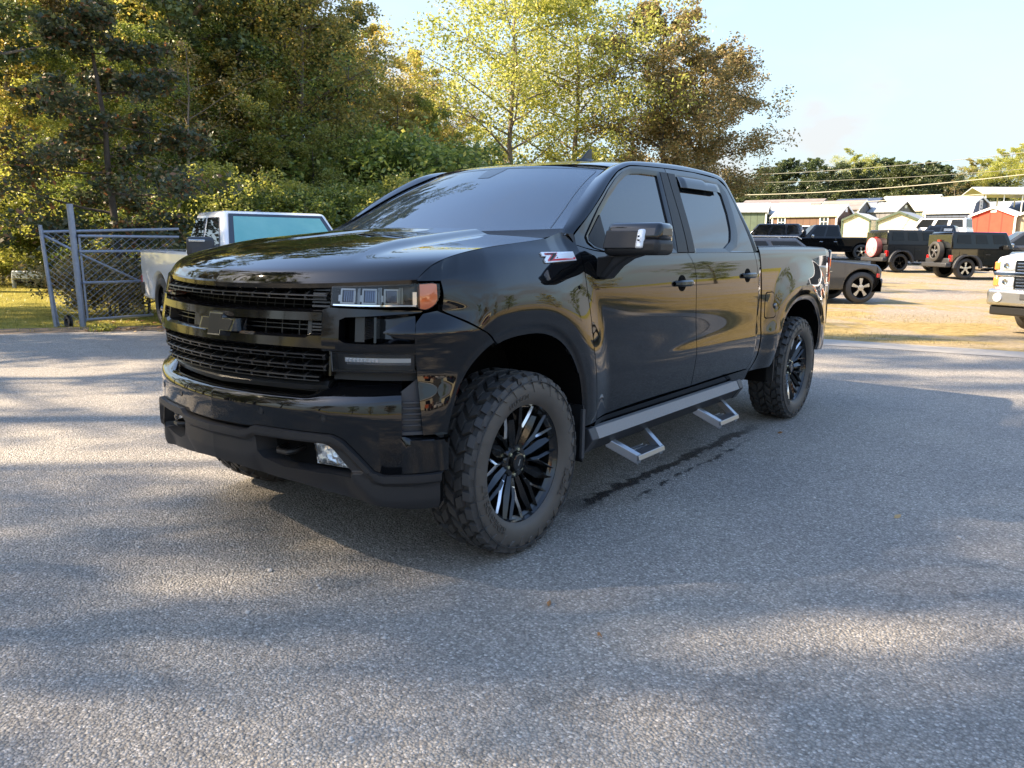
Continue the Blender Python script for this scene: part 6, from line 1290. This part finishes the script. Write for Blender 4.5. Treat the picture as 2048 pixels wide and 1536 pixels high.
# lower valance, matte, with a lamp pocket on each side
vt = lambda s_: float(np.interp(abs(s_), [0, .20, .235, .26, .646, .69, .754, .815, .856, 1.08], [.628, .628, .634, .652, .648, .630, .571, .508, .494, .496]))
_vb = cspline([0, .18, .32, .46, .615, .770, .894, 1.03, 1.09], [.470, .456, .434, .419, .395, .373, .357, .347, .346])
vb = lambda s_: float(_vb(abs(s_)))
vbl = lambda a, b, n=16: [(q_, vb(q_)) for q_ in np.linspace(a, b, n)]
for sg in (-1, 1):
    pk = lambda L_: [(sg*a, b) for a, b in L_]
    # pocket outline corners (s,z)
    o_in = [(.267, .616), (.613, .614), (.648, .592), (.732, .500), (.722, .478), (.686, .478), (.56, .480), (.398, .489), (.300, .520), (.276, .545)]
    n_ = 14
    # four bordering patches: above, outside, below, inside
    A = [(.267, .616), (.613, .614)]; 
    def vp(bot, top, lef, rig, nu=24, nv=8, off=.004, face=None):
        cs = [resamp(c, n2) for c, n2 in zip((bot, top, lef, rig), (nu, nu, nv, nv))]; Gq = coons(*cs)
        O = off if face is None else face(Gq[..., 0], Gq[..., 1]); return Usz(sg*Gq[..., 0], Gq[..., 1], O)
    def face(s_, z_):   # upper edge proud, a crease, then raked back towards the bottom
        zt_ = np.vectorize(vt)(s_); d = zt_-z_
        return .020-.018*sst(d, .026, .046)-.050*sst(d, .10, .25)
    pts = []
    patches = [vp([(.267, .616), (.613, .614), (.648, .592), (.732, .500)], [(.267, .654), (.646, .648), (.69, .630), (.754, .571), (.815, .508)], [(.267, .616), (.267, .654)], [(.732, .500), (.815, .508)], 40, 8, face=face),
               vp(vbl(0, .276), [(.0, .628), (.20, .628), (.235, .634), (.267, .654)], [(.0, .470), (.0, .628)], [(.276, vb(.276)), (.276, .545), (.267, .616), (.267, .654)], 24, 24, face=face),
               vp(vbl(.276, .770, 40), [(.276, .545), (.300, .520), (.398, .489), (.686, .478), (.722, .478)], [(.276, vb(.276)), (.276, .545)], [(.770, vb(.77)), (.722, .478)], 44, 14, face=face),
               vp(vbl(.770, 1.085), [(.732, .500), (.815, .508), (.856, .494), (1.085, .496)], [(.770, vb(.77)), (.722, .478), (.732, .500)], [(1.085, vb(1.085)), (1.085, .496)], 30, 16, face=face)]
    V, F = [], []
    for P_ in patches:
        b = len(V); V += list(P_.reshape(-1, 3)); F += [tuple(q+b for q in f) for f in grid_faces(P_.shape[0], P_.shape[1])]
    # pocket walls
    oi = resamp(o_in+[o_in[0]], 60); c_ = oi.mean(0); oj = c_+(oi-c_)*1.03; fr_ = Usz(sg*oj[:, 0], oj[:, 1], face(oj[:, 0], oj[:, 1])-.003); o2 = c_+(oi-c_)*.86
    bk = Usz(sg*o2[:, 0], o2[:, 1], -.085)
    b = len(V); V += list(fr_)+list(bk); F += [(b+j, b+j+1, b+60+j+1, b+60+j) for j in range(59)]
    for row, dz, o3 in [(patches[0][-1], .004, 0), (patches[1][-1], .004, 0), (patches[3][-1], .004, 0), (patches[1][0], .006, 1), (patches[2][0], .006, 1), (patches[3][0], .006, 1)]:
        b = len(V); k2 = len(row); cc = np.array([0, 1.2, 0]); inn_ = [p+(cc-np.array([p[0], p[1], 0]))*(.035 if not o3 else .06)+np.array([0, 0, dz]) for p in row]
        V += list(row)+inn_; F += [(b+j, b+j+1, b+k2+j+1, b+k2+j) for j in range(k2-1)]
    # merged later
    va = mobj('valance', V, F, M['mblack'], TRUCK, True, 28); bmv = bmesh.new(); bmv.from_mesh(va.data); bmesh.ops.remove_doubles(bmv, verts=bmv.verts, dist=.0012); bmesh.ops.recalc_face_normals(bmv, faces=bmv.faces); bmv.to_mesh(va.data); bmv.free(); set_sharp(va.data, 28)
    bar('lamp_pocket', sg*.28, sg*.73, .47, .63, -.10, -.086, M['dark'], n=20)
    # air dam below
    q = [(.0, [(-.045, .472), (-.05, .44), (-.06, .41)]), (.5, [(-.045, .425), (-.05, .395), (-.06, .365)]), (.8, [(-.05, .372), (-.055, .345), (-.07, .325)]), (1.06, [(-.05, .348), (-.055, .325), (-.07, .31)])]
    if sg < 0: q = [(-a, b_) for a, b_ in q][::-1]
    sweep('air_dam', q, M['satin'], n=40, cap=False) if False else None
    # fog lamp and tow hook
    FL = empty('fog_lamp', parent=TRUCK)
    cs = [resamp(pts_, 10) for pts_ in ([(.545, .512), (.690, .502)], [(.530, .605), (.610, .603), (.638, .590)], [(.545, .512), (.530, .605)], [(.690, .502), (.638, .590)])]
    Gq = coons(*cs); dome_ = .018*np.sin(np.linspace(0, PI, 10))[None, :]*np.sin(np.linspace(0, PI, 10))[:, None]
    shell('lamp_lens', Usz(sg*Gq[..., 0], Gq[..., 1], -.050+dome_), M['lampglass'], FL, .012, flip=sg < 0)
    shell('reflector', Usz(sg*Gq[..., 0], Gq[..., 1], -.066-dome_*.3+.006*np.sin(Gq[..., 0]*260)), mat('fog_reflector', (.72, .74, .76), .24, .75), FL, 0, flip=sg < 0)
    TH = MB(); c0_ = Usz(sg*.40, .553, -.03)
    TH.tube([Usz(sg*.36, .565, -.10), Usz(sg*.365, .560, -.03), Usz(sg*.385, .558, -.006), Usz(sg*.43, .556, -.006), Usz(sg*.45, .558, -.03), Usz(sg*.455, .565, -.10)], .0115, 8)
    TH.build('tow_hook', mat('tow_hook_metal', (.03, .028, .026), .4, .6), TRUCK)
# emblem: raised cross shape with slanted ends on a chrome rim
EMB = empty('emblem', parent=TRUCK)
def bowtie(k, t):
    w, h, cw_, ch = .128*k, .029*k, .047*k, .054*k; sl_ = .016
    return [(-w-sl_*.0, -h), (-cw_, -h), (-cw_-sl_*.4, -ch), (cw_-sl_*.6, -ch), (cw_-sl_*.2, -h), (w-sl_*.4, -h), (w+sl_, h), (cw_+sl_*.4, h), (cw_+sl_*.6, ch), (-cw_+sl_*.2, ch), (-cw_, h), (-w+sl_, h)]
def emb_layer(name, poly, o0, o1, m, inset=.0):
    V = []; n = len(poly)
    for o_, k in ((o0, 1.0), (o1, 1.0-inset)):
        for a, b in poly: V.append(Usz(a*k+.058, 1.064+b*k, o_))
    ob = mobj(name, V, [tuple(range(n, 2*n))]+[(i, (i+1) % n, n+(i+1) % n, n+i) for i in range(n)], m, EMB, False); bm_fix(ob); return ob
emb_layer('emblem_rim', bowtie(1.0, 0), -.02, .030, mat('emblem_chrome', (.45, .46, .47), .15, 1.0), .12); emb_layer('emblem_face', bowtie(.78, 0), .028, .0325, mat('emblem_black', (.03, .03, .028), .35, .3), .02)
# fender badge: a Z, a 7 and a 1 on one base bar
BD = empty('badge', parent=TRUCK)
from mathutils.bvhtree import BVHTree
_bv = BVHTree.FromPolygons([v.co[:] for v in fender.data.vertices], [tuple(p.vertices) for p in fender.data.polygons])
def bpt(p, off):
    y_ = .165+(p[0]-375)/1175*.275; z_ = 1.366-(p[1]-540)/400*.047
    h = _bv.ray_cast(Vector((2, y_, z_)), Vector((-1, 0, 0)))
    n_ = h[1] if h[1].x > 0 else -h[1]; return np.array(h[0]+n_*(off+.001))
def badge(poly, o0, o1, m, nm):
    from mathutils.geometry import tessellate_polygon
    n = len(poly); tri = tessellate_polygon([[Vector((a, b, 0)) for a, b in poly]])
    V = [bpt(p, o0) for p in poly]+[bpt(p, o1) for p in poly]
    ob = mobj(nm, V, [tuple(i+n for i in t_) for t_ in tri]+[(i, (i+1) % n, n+(i+1) % n, n+i) for i in range(n)], m, BD, False); bm_fix(ob)
badge([(375, 555), (955, 548), (1545, 535), (1552, 868), (410, 945), (402, 820), (505, 705), (375, 700)], 0, .007, M['badge_white'], 'badge_base')
badge([(470, 592), (940, 576), (925, 650), (735, 810), (1400, 775), (1528, 750), (1522, 832), (500, 898), (495, 840), (690, 655), (475, 662)], .0072, .0085, M['badge_red'], 'badge_letter')
badge([(500, 612), (895, 600), (850, 660), (640, 850), (555, 872), (558, 830), (750, 640), (505, 640)], .0087, .0095, M['mblack'], 'badge_letter')
badge([(820, 775), (1010, 652), (1090, 652), (975, 770)], .0072, .008, M['dark'], 'badge_letter')
badge([(1205, 762), (1345, 642), (1385, 650), (1392, 748)], .0072, .008, M['dark'], 'badge_letter')
# door handles
def handle(yc, zc_, parent):
    H = empty('door_handle', parent=parent)
    nrm = lambda y_, z_, o_: Usz(SY(y_), z_, o_)
    v_ = []; 
    pock = MB()
    th = np.linspace(0, 2*PI, 28, endpoint=False)
    ring1 = [nrm(yc-.015+.052*math.cos(w), zc_+.048*math.sin(w), .0022) for w in th]; ctr = [nrm(yc-.015, zc_, .0022)]
    pock.add(ring1+ctr, [(i, (i+1) % 28, 28) for i in range(28)]); pock.build('handle_pocket', M['dark'], H)
    hb = []
    for t_ in np.linspace(-1, 1, 15):
        y_ = yc+t_*.12; w = .019*(1-.35*abs(t_)**4); o_ = .030-.026*abs(t_)**4
        hb.append([nrm(y_, zc_-w, o_*.3), nrm(y_, zc_-w, o_), nrm(y_, zc_-w*.4, o_+.010), nrm(y_, zc_+w*.5, o_+.009), nrm(y_, zc_+w, o_), nrm(y_, zc_+w, o_*.3)])
    shell('handle_grip', np.array(hb).transpose(1, 0, 2), M['gblack'], H, 0)
handle(1.57, 1.185, fdoor); handle(2.60, 1.205, rdoor)
# fuel door and round lock
fu = sz_panel('fuel_door', [(2.975, .895), (3.0, .883), (3.11, .882), (3.135, .895)], [(2.965, 1.055), (2.985, 1.067), (3.095, 1.067), (3.12, 1.055)], [(2.975, .895), (2.962, 1.0), (2.965, 1.055)], [(3.135, .895), (3.128, 1.0), (3.12, 1.055)], M['black'], nu=20, nv=20, off=.0025, rim=.004)
fo_ = sz_panel('fuel_door_gap', [(2.969, .888), (2.996, .876), (3.115, .875), (3.142, .888)], [(2.958, 1.060), (2.981, 1.074), (3.10, 1.074), (3.127, 1.060)], [(2.969, .888), (2.955, 1.0), (2.958, 1.060)], [(3.142, .888), (3.135, 1.0), (3.127, 1.060)], M['dark'], nu=20, nv=20, off=.0012, rim=0)
lk = MB(); c = Usz(SY(3.135), .965, 0); lk.lathe([(.0, .022), (.008, .021), (.012, .014), (.011, .0)], 20, 'x', c); lk.build('fuel_lock', M['dchrome'], TRUCK)
fl = MB(); c = Usz(SY(.43), 1.20, 0); fl.lathe([(-.002, .011), (.0015, .0105), (.002, .0)], 16, 'x', c); fl.build('fender_plug', M['dark'], TRUCK)
# mirror
MR = empty('door_mirror', parent=TRUCK)
def rbox(name, x0, x1, y0, y1, z0, z1, m, parent, bev=.02, taper=None):
    b = MB(); b.box(x0, x1, y0, y1, z0, z1)
    if taper: b.v = [taper(*p) for p in b.v]
    o = b.build(name, m, parent); md = o.modifiers.new('bevel', 'BEVEL'); md.width = bev; md.segments = 3; md.limit_method = 'ANGLE'; md.angle_limit = math.radians(30); return o
mt = lambda x, y, z: (x+(.0 if x > 1.15 else (1.50-z)*-.02), y+(x-1.0)*.10+(.03 if z > 1.45 and y < .62 else 0), z+(x-1.0)*(.0 if z > 1.4 else .02))
rbox('mirror_cap', 1.015, 1.295, .585, .75, 1.425, 1.512, M['black'], MR, .028, mt)
rbox('mirror_shell', 1.012, 1.298, .58, .752, 1.352, 1.436, M['mblack'], MR, .026, mt)
rbox('mirror_face_panel', 1.016, 1.192, .570, .60, 1.385, 1.474, M['mblack'], MR, .006, mt)
rbox('turn_signal', 1.180, 1.222, .566, .605, 1.385, 1.482, M['white_lens'], MR, .012, mt)
for dz in (1.424, 1.442): rbox('signal_diode', 1.200, 1.208, .5625, .570, dz, dz+.008, M['dark'], MR, .001, mt)
rbox('mirror_glass', 1.03, 1.28, .752, .758, 1.38, 1.49, M['chrome'], MR, .002, mt)
arm = MB(); arm.hexa([(.965, .60, 1.245), (.985, .72, 1.235), (.985, .74, 1.25), (.96, .62, 1.26), (.975, .59, 1.345), (1.05, .61, 1.352), (1.09, .73, 1.362), (.965, .80, 1.345)]); arm.build('mirror_arm', M['mblack'], MR, bevel=.01)
arm2 = MB(); arm2.prism([(.962, 1.335), (1.02, 1.36), (1.20, 1.362), (1.12, 1.338), (1.06, 1.30), (1.0, 1.235), (.962, 1.235)], .625, .725, 'y'); arm2.build('mirror_arm', M['mblack'], MR, bevel=.012)
# roof fin antenna
fin = MB(); 
fin.add([(-.0, 1.60, 1.925), (.028, 1.66, 1.925), (.034, 1.76, 1.925), (.0, 1.86, 1.92), (-.034, 1.76, 1.925), (-.028, 1.66, 1.925), (0, 1.62, 1.94), (.022, 1.70, 1.955), (.022, 1.78, 1.955), (0, 1.84, 1.945), (-.022, 1.78, 1.955), (-.022, 1.70, 1.955)], [(0, 1, 7, 6), (1, 2, 8, 7), (2, 3, 9, 8), (3, 4, 10, 9), (4, 5, 11, 10), (5, 0, 6, 11), (6, 7, 8, 9, 10, 11)])
fin.add([(-.007, 1.68, 1.95), (.007, 1.68, 1.95), (.007, 1.80, 1.95), (-.007, 1.80, 1.95), (-.004, 1.765, 2.015), (.004, 1.765, 2.015), (.004, 1.80, 2.018), (-.004, 1.80, 2.018)], [(0, 3, 2, 1), (4, 5, 6, 7), (0, 1, 5, 4), (1, 2, 6, 5), (2, 3, 7, 6), (3, 0, 4, 7)])
fo = fin.build('antenna_fin', M['satin'], TRUCK, bevel=.004); fo.location = (.13, .06, .010)
# tail lamp, rear bumper, tailgate, back wall
for sg in (-1, 1):
    tl = []
    for s_ in np.linspace(SY(4.52), SY(4.68), 8): tl.append([Usz(sg*s_, z_, .006) for z_ in np.linspace(1.10, 1.315, 8)])
    shell('tail_light', np.array(tl), M['red'], TRUCK, .02, flip=sg > 0)
mbk = MB(); mbk.box(-.93, .93, 4.64, 4.70, .70, 1.38); mbk.build('tailgate', M['black'], TRUCK, bevel=.02)
rb = MB(); rb.box(-.90, .90, 4.60, 4.72, .52, .68); rb.build('rear_bumper', M['black'], TRUCK, bevel=.03)
rs = MB(); rs.prism([(4.42, .50), (4.56, .49), (4.60, .53), (4.62, .72), (4.60, .72), (4.55, .60), (4.42, .56)], .84, .945); rs.build('bumper_bracket', M['dchrome'], TRUCK, bevel=.01)
bw_ = MB(); bw_.add([(-.90, 2.80, 1.30), (.90, 2.80, 1.30), (.68, 2.66, 1.87), (-.68, 2.66, 1.87)], [(0, 1, 2, 3)]); bw_.box(-.93, .93, 2.79, 2.81, .5, 1.36); bw_.build('cab_back', M['gblack'], TRUCK)
# running board and hoop steps
RB = empty('running_board', parent=TRUCK)
rbm = MB(); rbm.prism([(.93, .470), (.985, .478), (1.010, .425), (.96, .355), (.90, .36)], .555, 2.50, 'y'); rbm.build('board_beam', M['mblack'], RB, bevel=.004)
rb2 = MB(); rb2.prism([(.937, .473), (.990, .482), (1.016, .428), (1.010, .425), (.985, .476), (.937, .470)], .60, 2.46, 'y'); rb2.build('board_tread', M['board'], RB)
for y0_ in (.53, 2.463):
    rb3 = MB(); rb3.prism([(.935, .476), (.992, .486), (1.019, .430), (.965, .352), (.90, .36)], y0_, y0_+.065, 'y'); rb3.build('board_cap', M['grey_plastic'], RB, bevel=.004)
def step(y0_):
    b = MB(); th_ = .006
    def strap(p, q, w, e):
        # flat band from p to q, w wide along y, e thick downwards
        b.hexa([(p[0], p[1], p[2]-e), (p[0], p[1]+w, p[2]-e), (q[0], q[1]+w, q[2]-e), (q[0], q[1], q[2]-e), (p[0], p[1], p[2]), (p[0], p[1]+w, p[2]), (q[0], q[1]+w, q[2]), (q[0], q[1], q[2])])
    strap((.945, y0_-.02, .388), (1.085, y0_+.085, .290), .045, .05); strap((.945, y0_+.375, .388), (1.085, y0_+.345, .290), .040, .05)
    b.hexa([(1.035, y0_+.085, .262), (1.10, y0_+.085, .262), (1.10, y0_+.385, .262), (1.035, y0_+.385, .262), (1.03, y0_+.085, .290), (1.092, y0_+.085, .290), (1.092, y0_+.385, .290), (1.03, y0_+.385, .290)])
    for q in range(3): b.box(.955+q*.026, .968+q*.026, y0_+.10, y0_+.37, .272, .284)
    for q in range(3): b.box(.95, 1.03, y0_+.16+q*.07, y0_+.166+q*.07, .270, .280)
    b.build('hoop_step', M['step'], RB, smooth=False, bevel=.003)
step(.80); step(1.89)
mf = MB(); mf.box(.70, 1.000, .462, .470, .33, .62); mf.build('mud_flap', M['satin'], TRUCK); mf = MB(); mf.box(.992, 1.006, .450, .474, .35, .60); mf.build('mud_flap_edge', M['grey_plastic'], TRUCK)
mf = MB(); mf.box(.66, .985, 3.20, 3.212, .38, .62); mf.build('mud_flap', M['satin'], TRUCK)
# wheel wells, underbody
def well(A, arch):
    P_ = []; 
    full = arch_pts(A, A[1]-.05, 40, 1.0)
    for x_ in (None, .93, .55, .50):
        row = []
        for y_, z_ in full:
            if x_ is None: p = Usz(SY(y_), z_, -.004); row.append(p)
            else: row.append(np.array([x_, A[0]+(y_-A[0])*1.03, A[1]+(z_-A[1])*1.03]))
        P_.append(row)
    for k in (.5, .01): P_.append([np.array([.50, A[0]+(p[0]-A[0])*k, A[1]+(p[1]-A[1])*k]) for p in full])
    o = shell('wheel_well', np.array(P_), M['dark'], TRUCK, 0); mirror(o)
well(AF, archF); well(AR, archR)
ub = MB(); ub.box(-.55, .55, -.70, .55, .45, 1.15); ub.box(-.90, .90, .56, 2.80, .45, .56); ub.box(-.5, .5, 2.8, 4.6, .52, .95); ub.box(-.90, .90, .70, 2.74, .56, 1.0); ub.build('underbody', M['dark'], TRUCK)
cabin = MB(); cabin.add([(-.88, .60, 1.0), (.88, .60, 1.0), (.88, 2.74, 1.0), (-.88, 2.74, 1.0), (-.60, 1.2, 1.80), (.60, 1.2, 1.80), (.60, 2.55, 1.80), (-.60, 2.55, 1.80)], [(0, 3, 2, 1), (4, 5, 6, 7), (0, 1, 5, 4), (1, 2, 6, 5), (2, 3, 7, 6), (3, 0, 4, 7)]); cabin.build('cabin_interior', M['dark'], TRUCK)
# dark strips behind the panel gaps
for cut in (cutFD, cutDD, cutRD, cutDB):
    c = resamp(cut, 30); S_ = np.interp(c[:, 0], _PY, _PS); shell('gap_seal', np.stack([Usz(S_+d, c[:, 1], -.022) for d in (-.03, .03)], 1), M['dark'], TRUCK, 0)
sp_ = dens(inn); S_ = np.interp(sp_[:, 0], _PY, _PS); shell('gap_seal', np.stack([Usz(S_, sp_[:, 1]-.02, -.022), Usz(S_, sp_[:, 1]+.012, -.022)], 1), M['dark'], TRUCK, 0)
shell('gap_seal', np.stack([hoodcut3+np.array([-.03, 0, -.03]), hoodcut3+np.array([.008, 0, -.03])], 1), M['dark'], TRUCK, 0)
c = resamp([(-.505, 1.148), (-.39, 1.097), (-.28, 1.041), (-.215, .990)], 20); S_ = np.interp(c[:, 0], _PY, _PS); shell('gap_seal', np.stack([Usz(S_, c[:, 1]-.02, -.022), Usz(S_, c[:, 1]+.02, -.022)], 1), M['dark'], TRUCK, 0)
for o in (fender, fsk, fnose, blade, tip, fdoor, rdoor, cpil, rock, bedp, pill): mirror(o, TRUCK)
mirror(MR) if False else None
def mir_empty(E_, dz=0):
    e2 = empty(E_.name.split('.')[0], (0, 0, dz), parent=TRUCK)
    for ch in list(E_.children): mirror(ch, e2)
mir_empty(MR, -.055); mir_empty(RB)
# ---- wheels
def tyre_mesh(R=.42, Wd=.285, Rr=.272, N_=32):
    b = MB(); h = Wd/2
    prof = [(-h*.80, Rr), (-h*.93, Rr+.02), (-h*1.0, Rr+.055), (-h*.97, Rr+.095), (-h*.86, R-.028), (-h*.72, R-.024), (0, R-.021), (h*.72, R-.024), (h*.86, R-.028), (h*.97, Rr+.095), (h*1.0, Rr+.055), (h*.96, Rr+.03), (h*.90, Rr+.012), (h*.80, Rr)]
    b.lathe(prof, 96)
    fs = b.f; 
    def P(x, r, w): return (x, r*math.cos(w), r*math.sin(w))
    def block(x0, x1, a0, a1, r0, r1, sk=0., tp=.10, xt=(0, 0)):
        da = (a1-a0)*tp*.5; dx = (x1-x0)*tp*.4
        q = [P(x0, r0[0], a0+sk*x0), P(x1, r0[1], a0+sk*x1), P(x1, r0[1], a1+sk*x1), P(x0, r0[0], a1+sk*x0),
             P(x0+dx, r1[0], a0+da+sk*x0), P(x1-dx, r1[1], a0+da+sk*x1), P(x1-dx, r1[1], a1-da+sk*x1), P(x0+dx, r1[0], a1-da+sk*x0)]
        b.hexa(q, 0)
    st = 2*PI/N_; rng = random.Random(5)
    for i in range(N_):
        a = i*st
        for sd in (1, -1):
            ao = a+(st*.5 if sd < 0 else 0)
            # centre chevrons
            block(*sorted((sd*.007, sd*.050)), ao+st*.10, ao+st*.78, (R-.022, R-.022), (R, R), 2.3*sd)
            block(*sorted((sd*.057, sd*.096)), ao+st*.26, ao+st*.94, (R-.024, R-.024), (R-.001, R-.001), -1.3*sd)
            # shoulder lug
            x0, x1 = sd*.101, sd*h*.93
            r0 = (R-.028, R-.038) if sd > 0 else (R-.038, R-.028); r1 = (R-.002, R-.013) if sd > 0 else (R-.013, R-.002)
            xa, xb = sorted((x0, x1)); block(xa, xb, ao+st*.12, ao+st*(.80 if i % 2 else .66), r0, r1, .5*sd, .08)
            # side biters running down the shoulder: saw-tooth
            dl = .075 if i % 2 else .055
            xo = sd*h
            w0, w1 = ao+st*.12, ao+st*.78
            pr = [P(xo*.90, R-.016, w0), P(xo*.90, R-.016, w1), P(xo*1.0, R-.045, w1-st*.06), P(xo*1.0, R-.045, w0+st*.04), P(xo*1.015, R-.014-dl, w1-st*.30), P(xo*1.01, R-.014-dl*.92, w0+st*.16)]
            qi = [P(xo*.84, R-.03, w0), P(xo*.84, R-.03, w1), P(xo*.94, R-.05, w1), P(xo*.94, R-.05, w0), P(xo*.97, R-.016-dl, w1-st*.28), P(xo*.97, R-.016-dl, w0+st*.14)]
            b.add(pr+qi, [(0, 1, 2, 3), (3, 2, 4, 5), (0, 3, 9, 6), (1, 7, 8, 2), (2, 8, 10, 4), (3, 5, 11, 9), (5, 4, 10, 11), (0, 6, 7, 1)])
    n_car = 13*96
    # thin moulded ring line on the shoulder
    b.lathe([(h*.98, R-.038), (h*1.022, R-.0385), (h*1.022, R-.0410), (h*.98, R-.0415)], 96)
    for txt, a0, rr, sz_ in (('RENEGADE R/T', 2.10, Rr+.034, .044), ('RADIAL', -2.05, Rr+.034, .042), ('RENEGADE', .25, Rr+.036, .030)):
        v, f = text_mesh(txt, sz_, .0022)
        if len(v):
            vv = []
            for x_, y_, z_ in v:
                r_ = rr+y_-.0; w = a0-x_/(rr+.012)*1.0; vv.append((h*.985+.004+z_*1.0, r_*math.cos(w+PI/2) if False else r_*math.sin(-w), r_*math.cos(w)))
            b.add(vv, f)
    return b
TB = tyre_mesh(); 
tyre = TB.build('tyre', [M['rubber'], M['rubber_side']], None, sharp=30)
# sidewall faces of the carcass take the dusty sidewall material
mi = np.zeros(len(tyre.data.polygons), int)
for p in tyre.data.polygons:
    r_ = math.hypot(p.center.y, p.center.z)
    if abs(p.center.x) > .12 and r_ < .372: mi[p.index] = 1
tyre.data.polygons.foreach_set('material_index', mi)
TY = tyre.data; COL.objects.unlink(tyre); bpy.data.objects.remove(tyre)
def rim_parts():
    o = {}
    b = MB(); b.lathe([(-.12, .250), (-.115, .238), (.05, .228), (.095, .238), (.112, .256), (.118, .268), (.124, .272), (.128, .268), (.126, .262), (.112, .254), (.098, .246), (.05, .240), (-.11, .246)], 96); o['barrel'] = b
    b = MB(); L_ = 8
    def pt(r, w, x): return (x, -r*math.sin(w), r*math.cos(w))
    for k in range(L_):
        a = math.radians(-33)+k*2*PI/L_
        # long dagger blade: ridge plus two flanks plus underside
        ctrl = [(.050, .0, .012, .058), (.10, .02, .020, .074), (.165, .05, .029, .088), (.215, .07, .016, .096), (.252, .085, .002, .100)]
        vs, fs = [], []
        for r, sk, w, x in ctrl:
            da = w/r; vs += [pt(r, a+sk-da*.75, x-.012), pt(r, a+sk+sk*.3, x+.004), pt(r, a+sk+da*1.0, x-.016), pt(r, a+sk+da*.5, x-.05), pt(r, a+sk-da*.4, x-.05)]
        for i in range(4):
            for j in range(5): fs.append((i*5+j, i*5+(j+1) % 5, (i+1)*5+(j+1) % 5, (i+1)*5+j))
        b.add(vs, fs, 0)
        # Y-shaped spoke between blades
        a2 = a+PI/L_+.05
        for sgn in (-1, 1):
            ctrl = [(.055, 0, .009, .050), (.110, .0, .008, .068), (.155, .045*sgn, .009, .082), (.205, .135*sgn, .009, .094), (.252, .17*sgn, .003, .101)]
            vs, fs, ms2 = [], [], []
            for r, sk, w, x in ctrl:
                da = w/r; vs += [pt(r, a2+sk-da, x-.010), pt(r, a2+sk-da*.15*sgn, x+.001), pt(r, a2+sk+da, x-.010), pt(r, a2+sk+da, x-.045), pt(r, a2+sk-da, x-.045)]
            for i in range(4):
                for j in range(5): fs.append((i*5+j, i*5+(j+1) % 5, (i+1)*5+(j+1) % 5, (i+1)*5+j)); ms2.append(1 if (i >= 1 and j == (1 if sgn < 0 else 0) and (sgn > 0 or i > 1)) else 0)
            n0 = len(b.v); b.v += vs; b.f += [tuple(q+n0 for q in f) for f in fs]; b.m += ms2
    b.lathe([(.02, .075), (.050, .078), (.062, .070), (.064, .050), (.050, .048)], 40)
    b.lathe([(.045, .047), (.070, .045), (.082, .040), (.084, .0335), (.080, .032), (.079, .0)], 36)
    o['spokes'] = b
    b = MB(); 
    # cap mark: an open triangle
    for (p, q) in (((-.014, .013), (0, -.018)), ((0, -.018), (.014, .013)), ((.014, .013), (.002, .011))):
        b.tube([(.0845, p[0], p[1]), (.0845, q[0], q[1])], .0024, 5)
    b.lathe([(.0835, .037), (.0855, .036), (.0835, .035)], 36)
    o['cap'] = b
    b = MB(); 
    b.lathe([(.0, .0), (.0, .012), (.022, .0115), (.030, .008), (.031, .0)], 6); o['nut'] = b
    b = MB(); b.lathe([(-.02, .165), (.0, .168), (.0, .07), (.02, .07), (.02, .0)], 48); o['disc'] = b
    b = MB(); b.prism([(-.03, .10), (.03, .10), (.055, .17), (.03, .20), (-.03, .20), (-.055, .17)], -.04, .05); o['caliper'] = b
    return {k: v.build(k, [M['rim'], M['milled']] if k in ('spokes',) else {'barrel': M['rim'], 'cap': M['dchrome'], 'nut': M['nut'], 'disc': M['disc'], 'caliper': M['mblack']}[k], None, sharp=25).data for k, v in o.items()}
RP = rim_parts()
for o in [o for o in COL.objects if o.name.split('.')[0] in ('barrel', 'spokes', 'cap', 'nut', 'disc', 'caliper')]: bpy.data.objects.remove(o)
def wheel(x, y, z=.42, side=1, rot=0):
    Wl = empty('wheel', (x, y, z), 0, TRUCK); 
    if side < 0: Wl.rotation_euler = (0, 0, PI)
    def ch(n, me, loc=(0, 0, 0), r=0):
        o = bpy.data.objects.new(n, me); o.location = loc; o.rotation_euler = (r, 0, 0); return link(o, Wl)
    ch('tyre', TY, (.003, 0, 0), 0); ch('rim_barrel', RP['barrel'], (-.012, 0, 0)).scale = (1, 1.042, 1.042); ch('rim_spokes', RP['spokes'], (.006, 0, 0), rot).scale = (1, 1.045, 1.045); ch('centre_cap', RP['cap'], (0, 0, 0))
    for k in range(6):
        w = k*PI/3+.26+rot; ch('lug_nut', RP['nut'], (.045, .058*math.cos(w), .058*math.sin(w)))
    ch('brake_disc', RP['disc'], (-.05, 0, 0)); ch('brake_caliper', RP['caliper'], (-.05, 0, 0), -1.9)
for y_, rt in ((0.0, 0), (3.745, .5)):
    wheel(.865, y_, side=1, rot=rt); wheel(-.865, y_, side=-1, rot=rt)
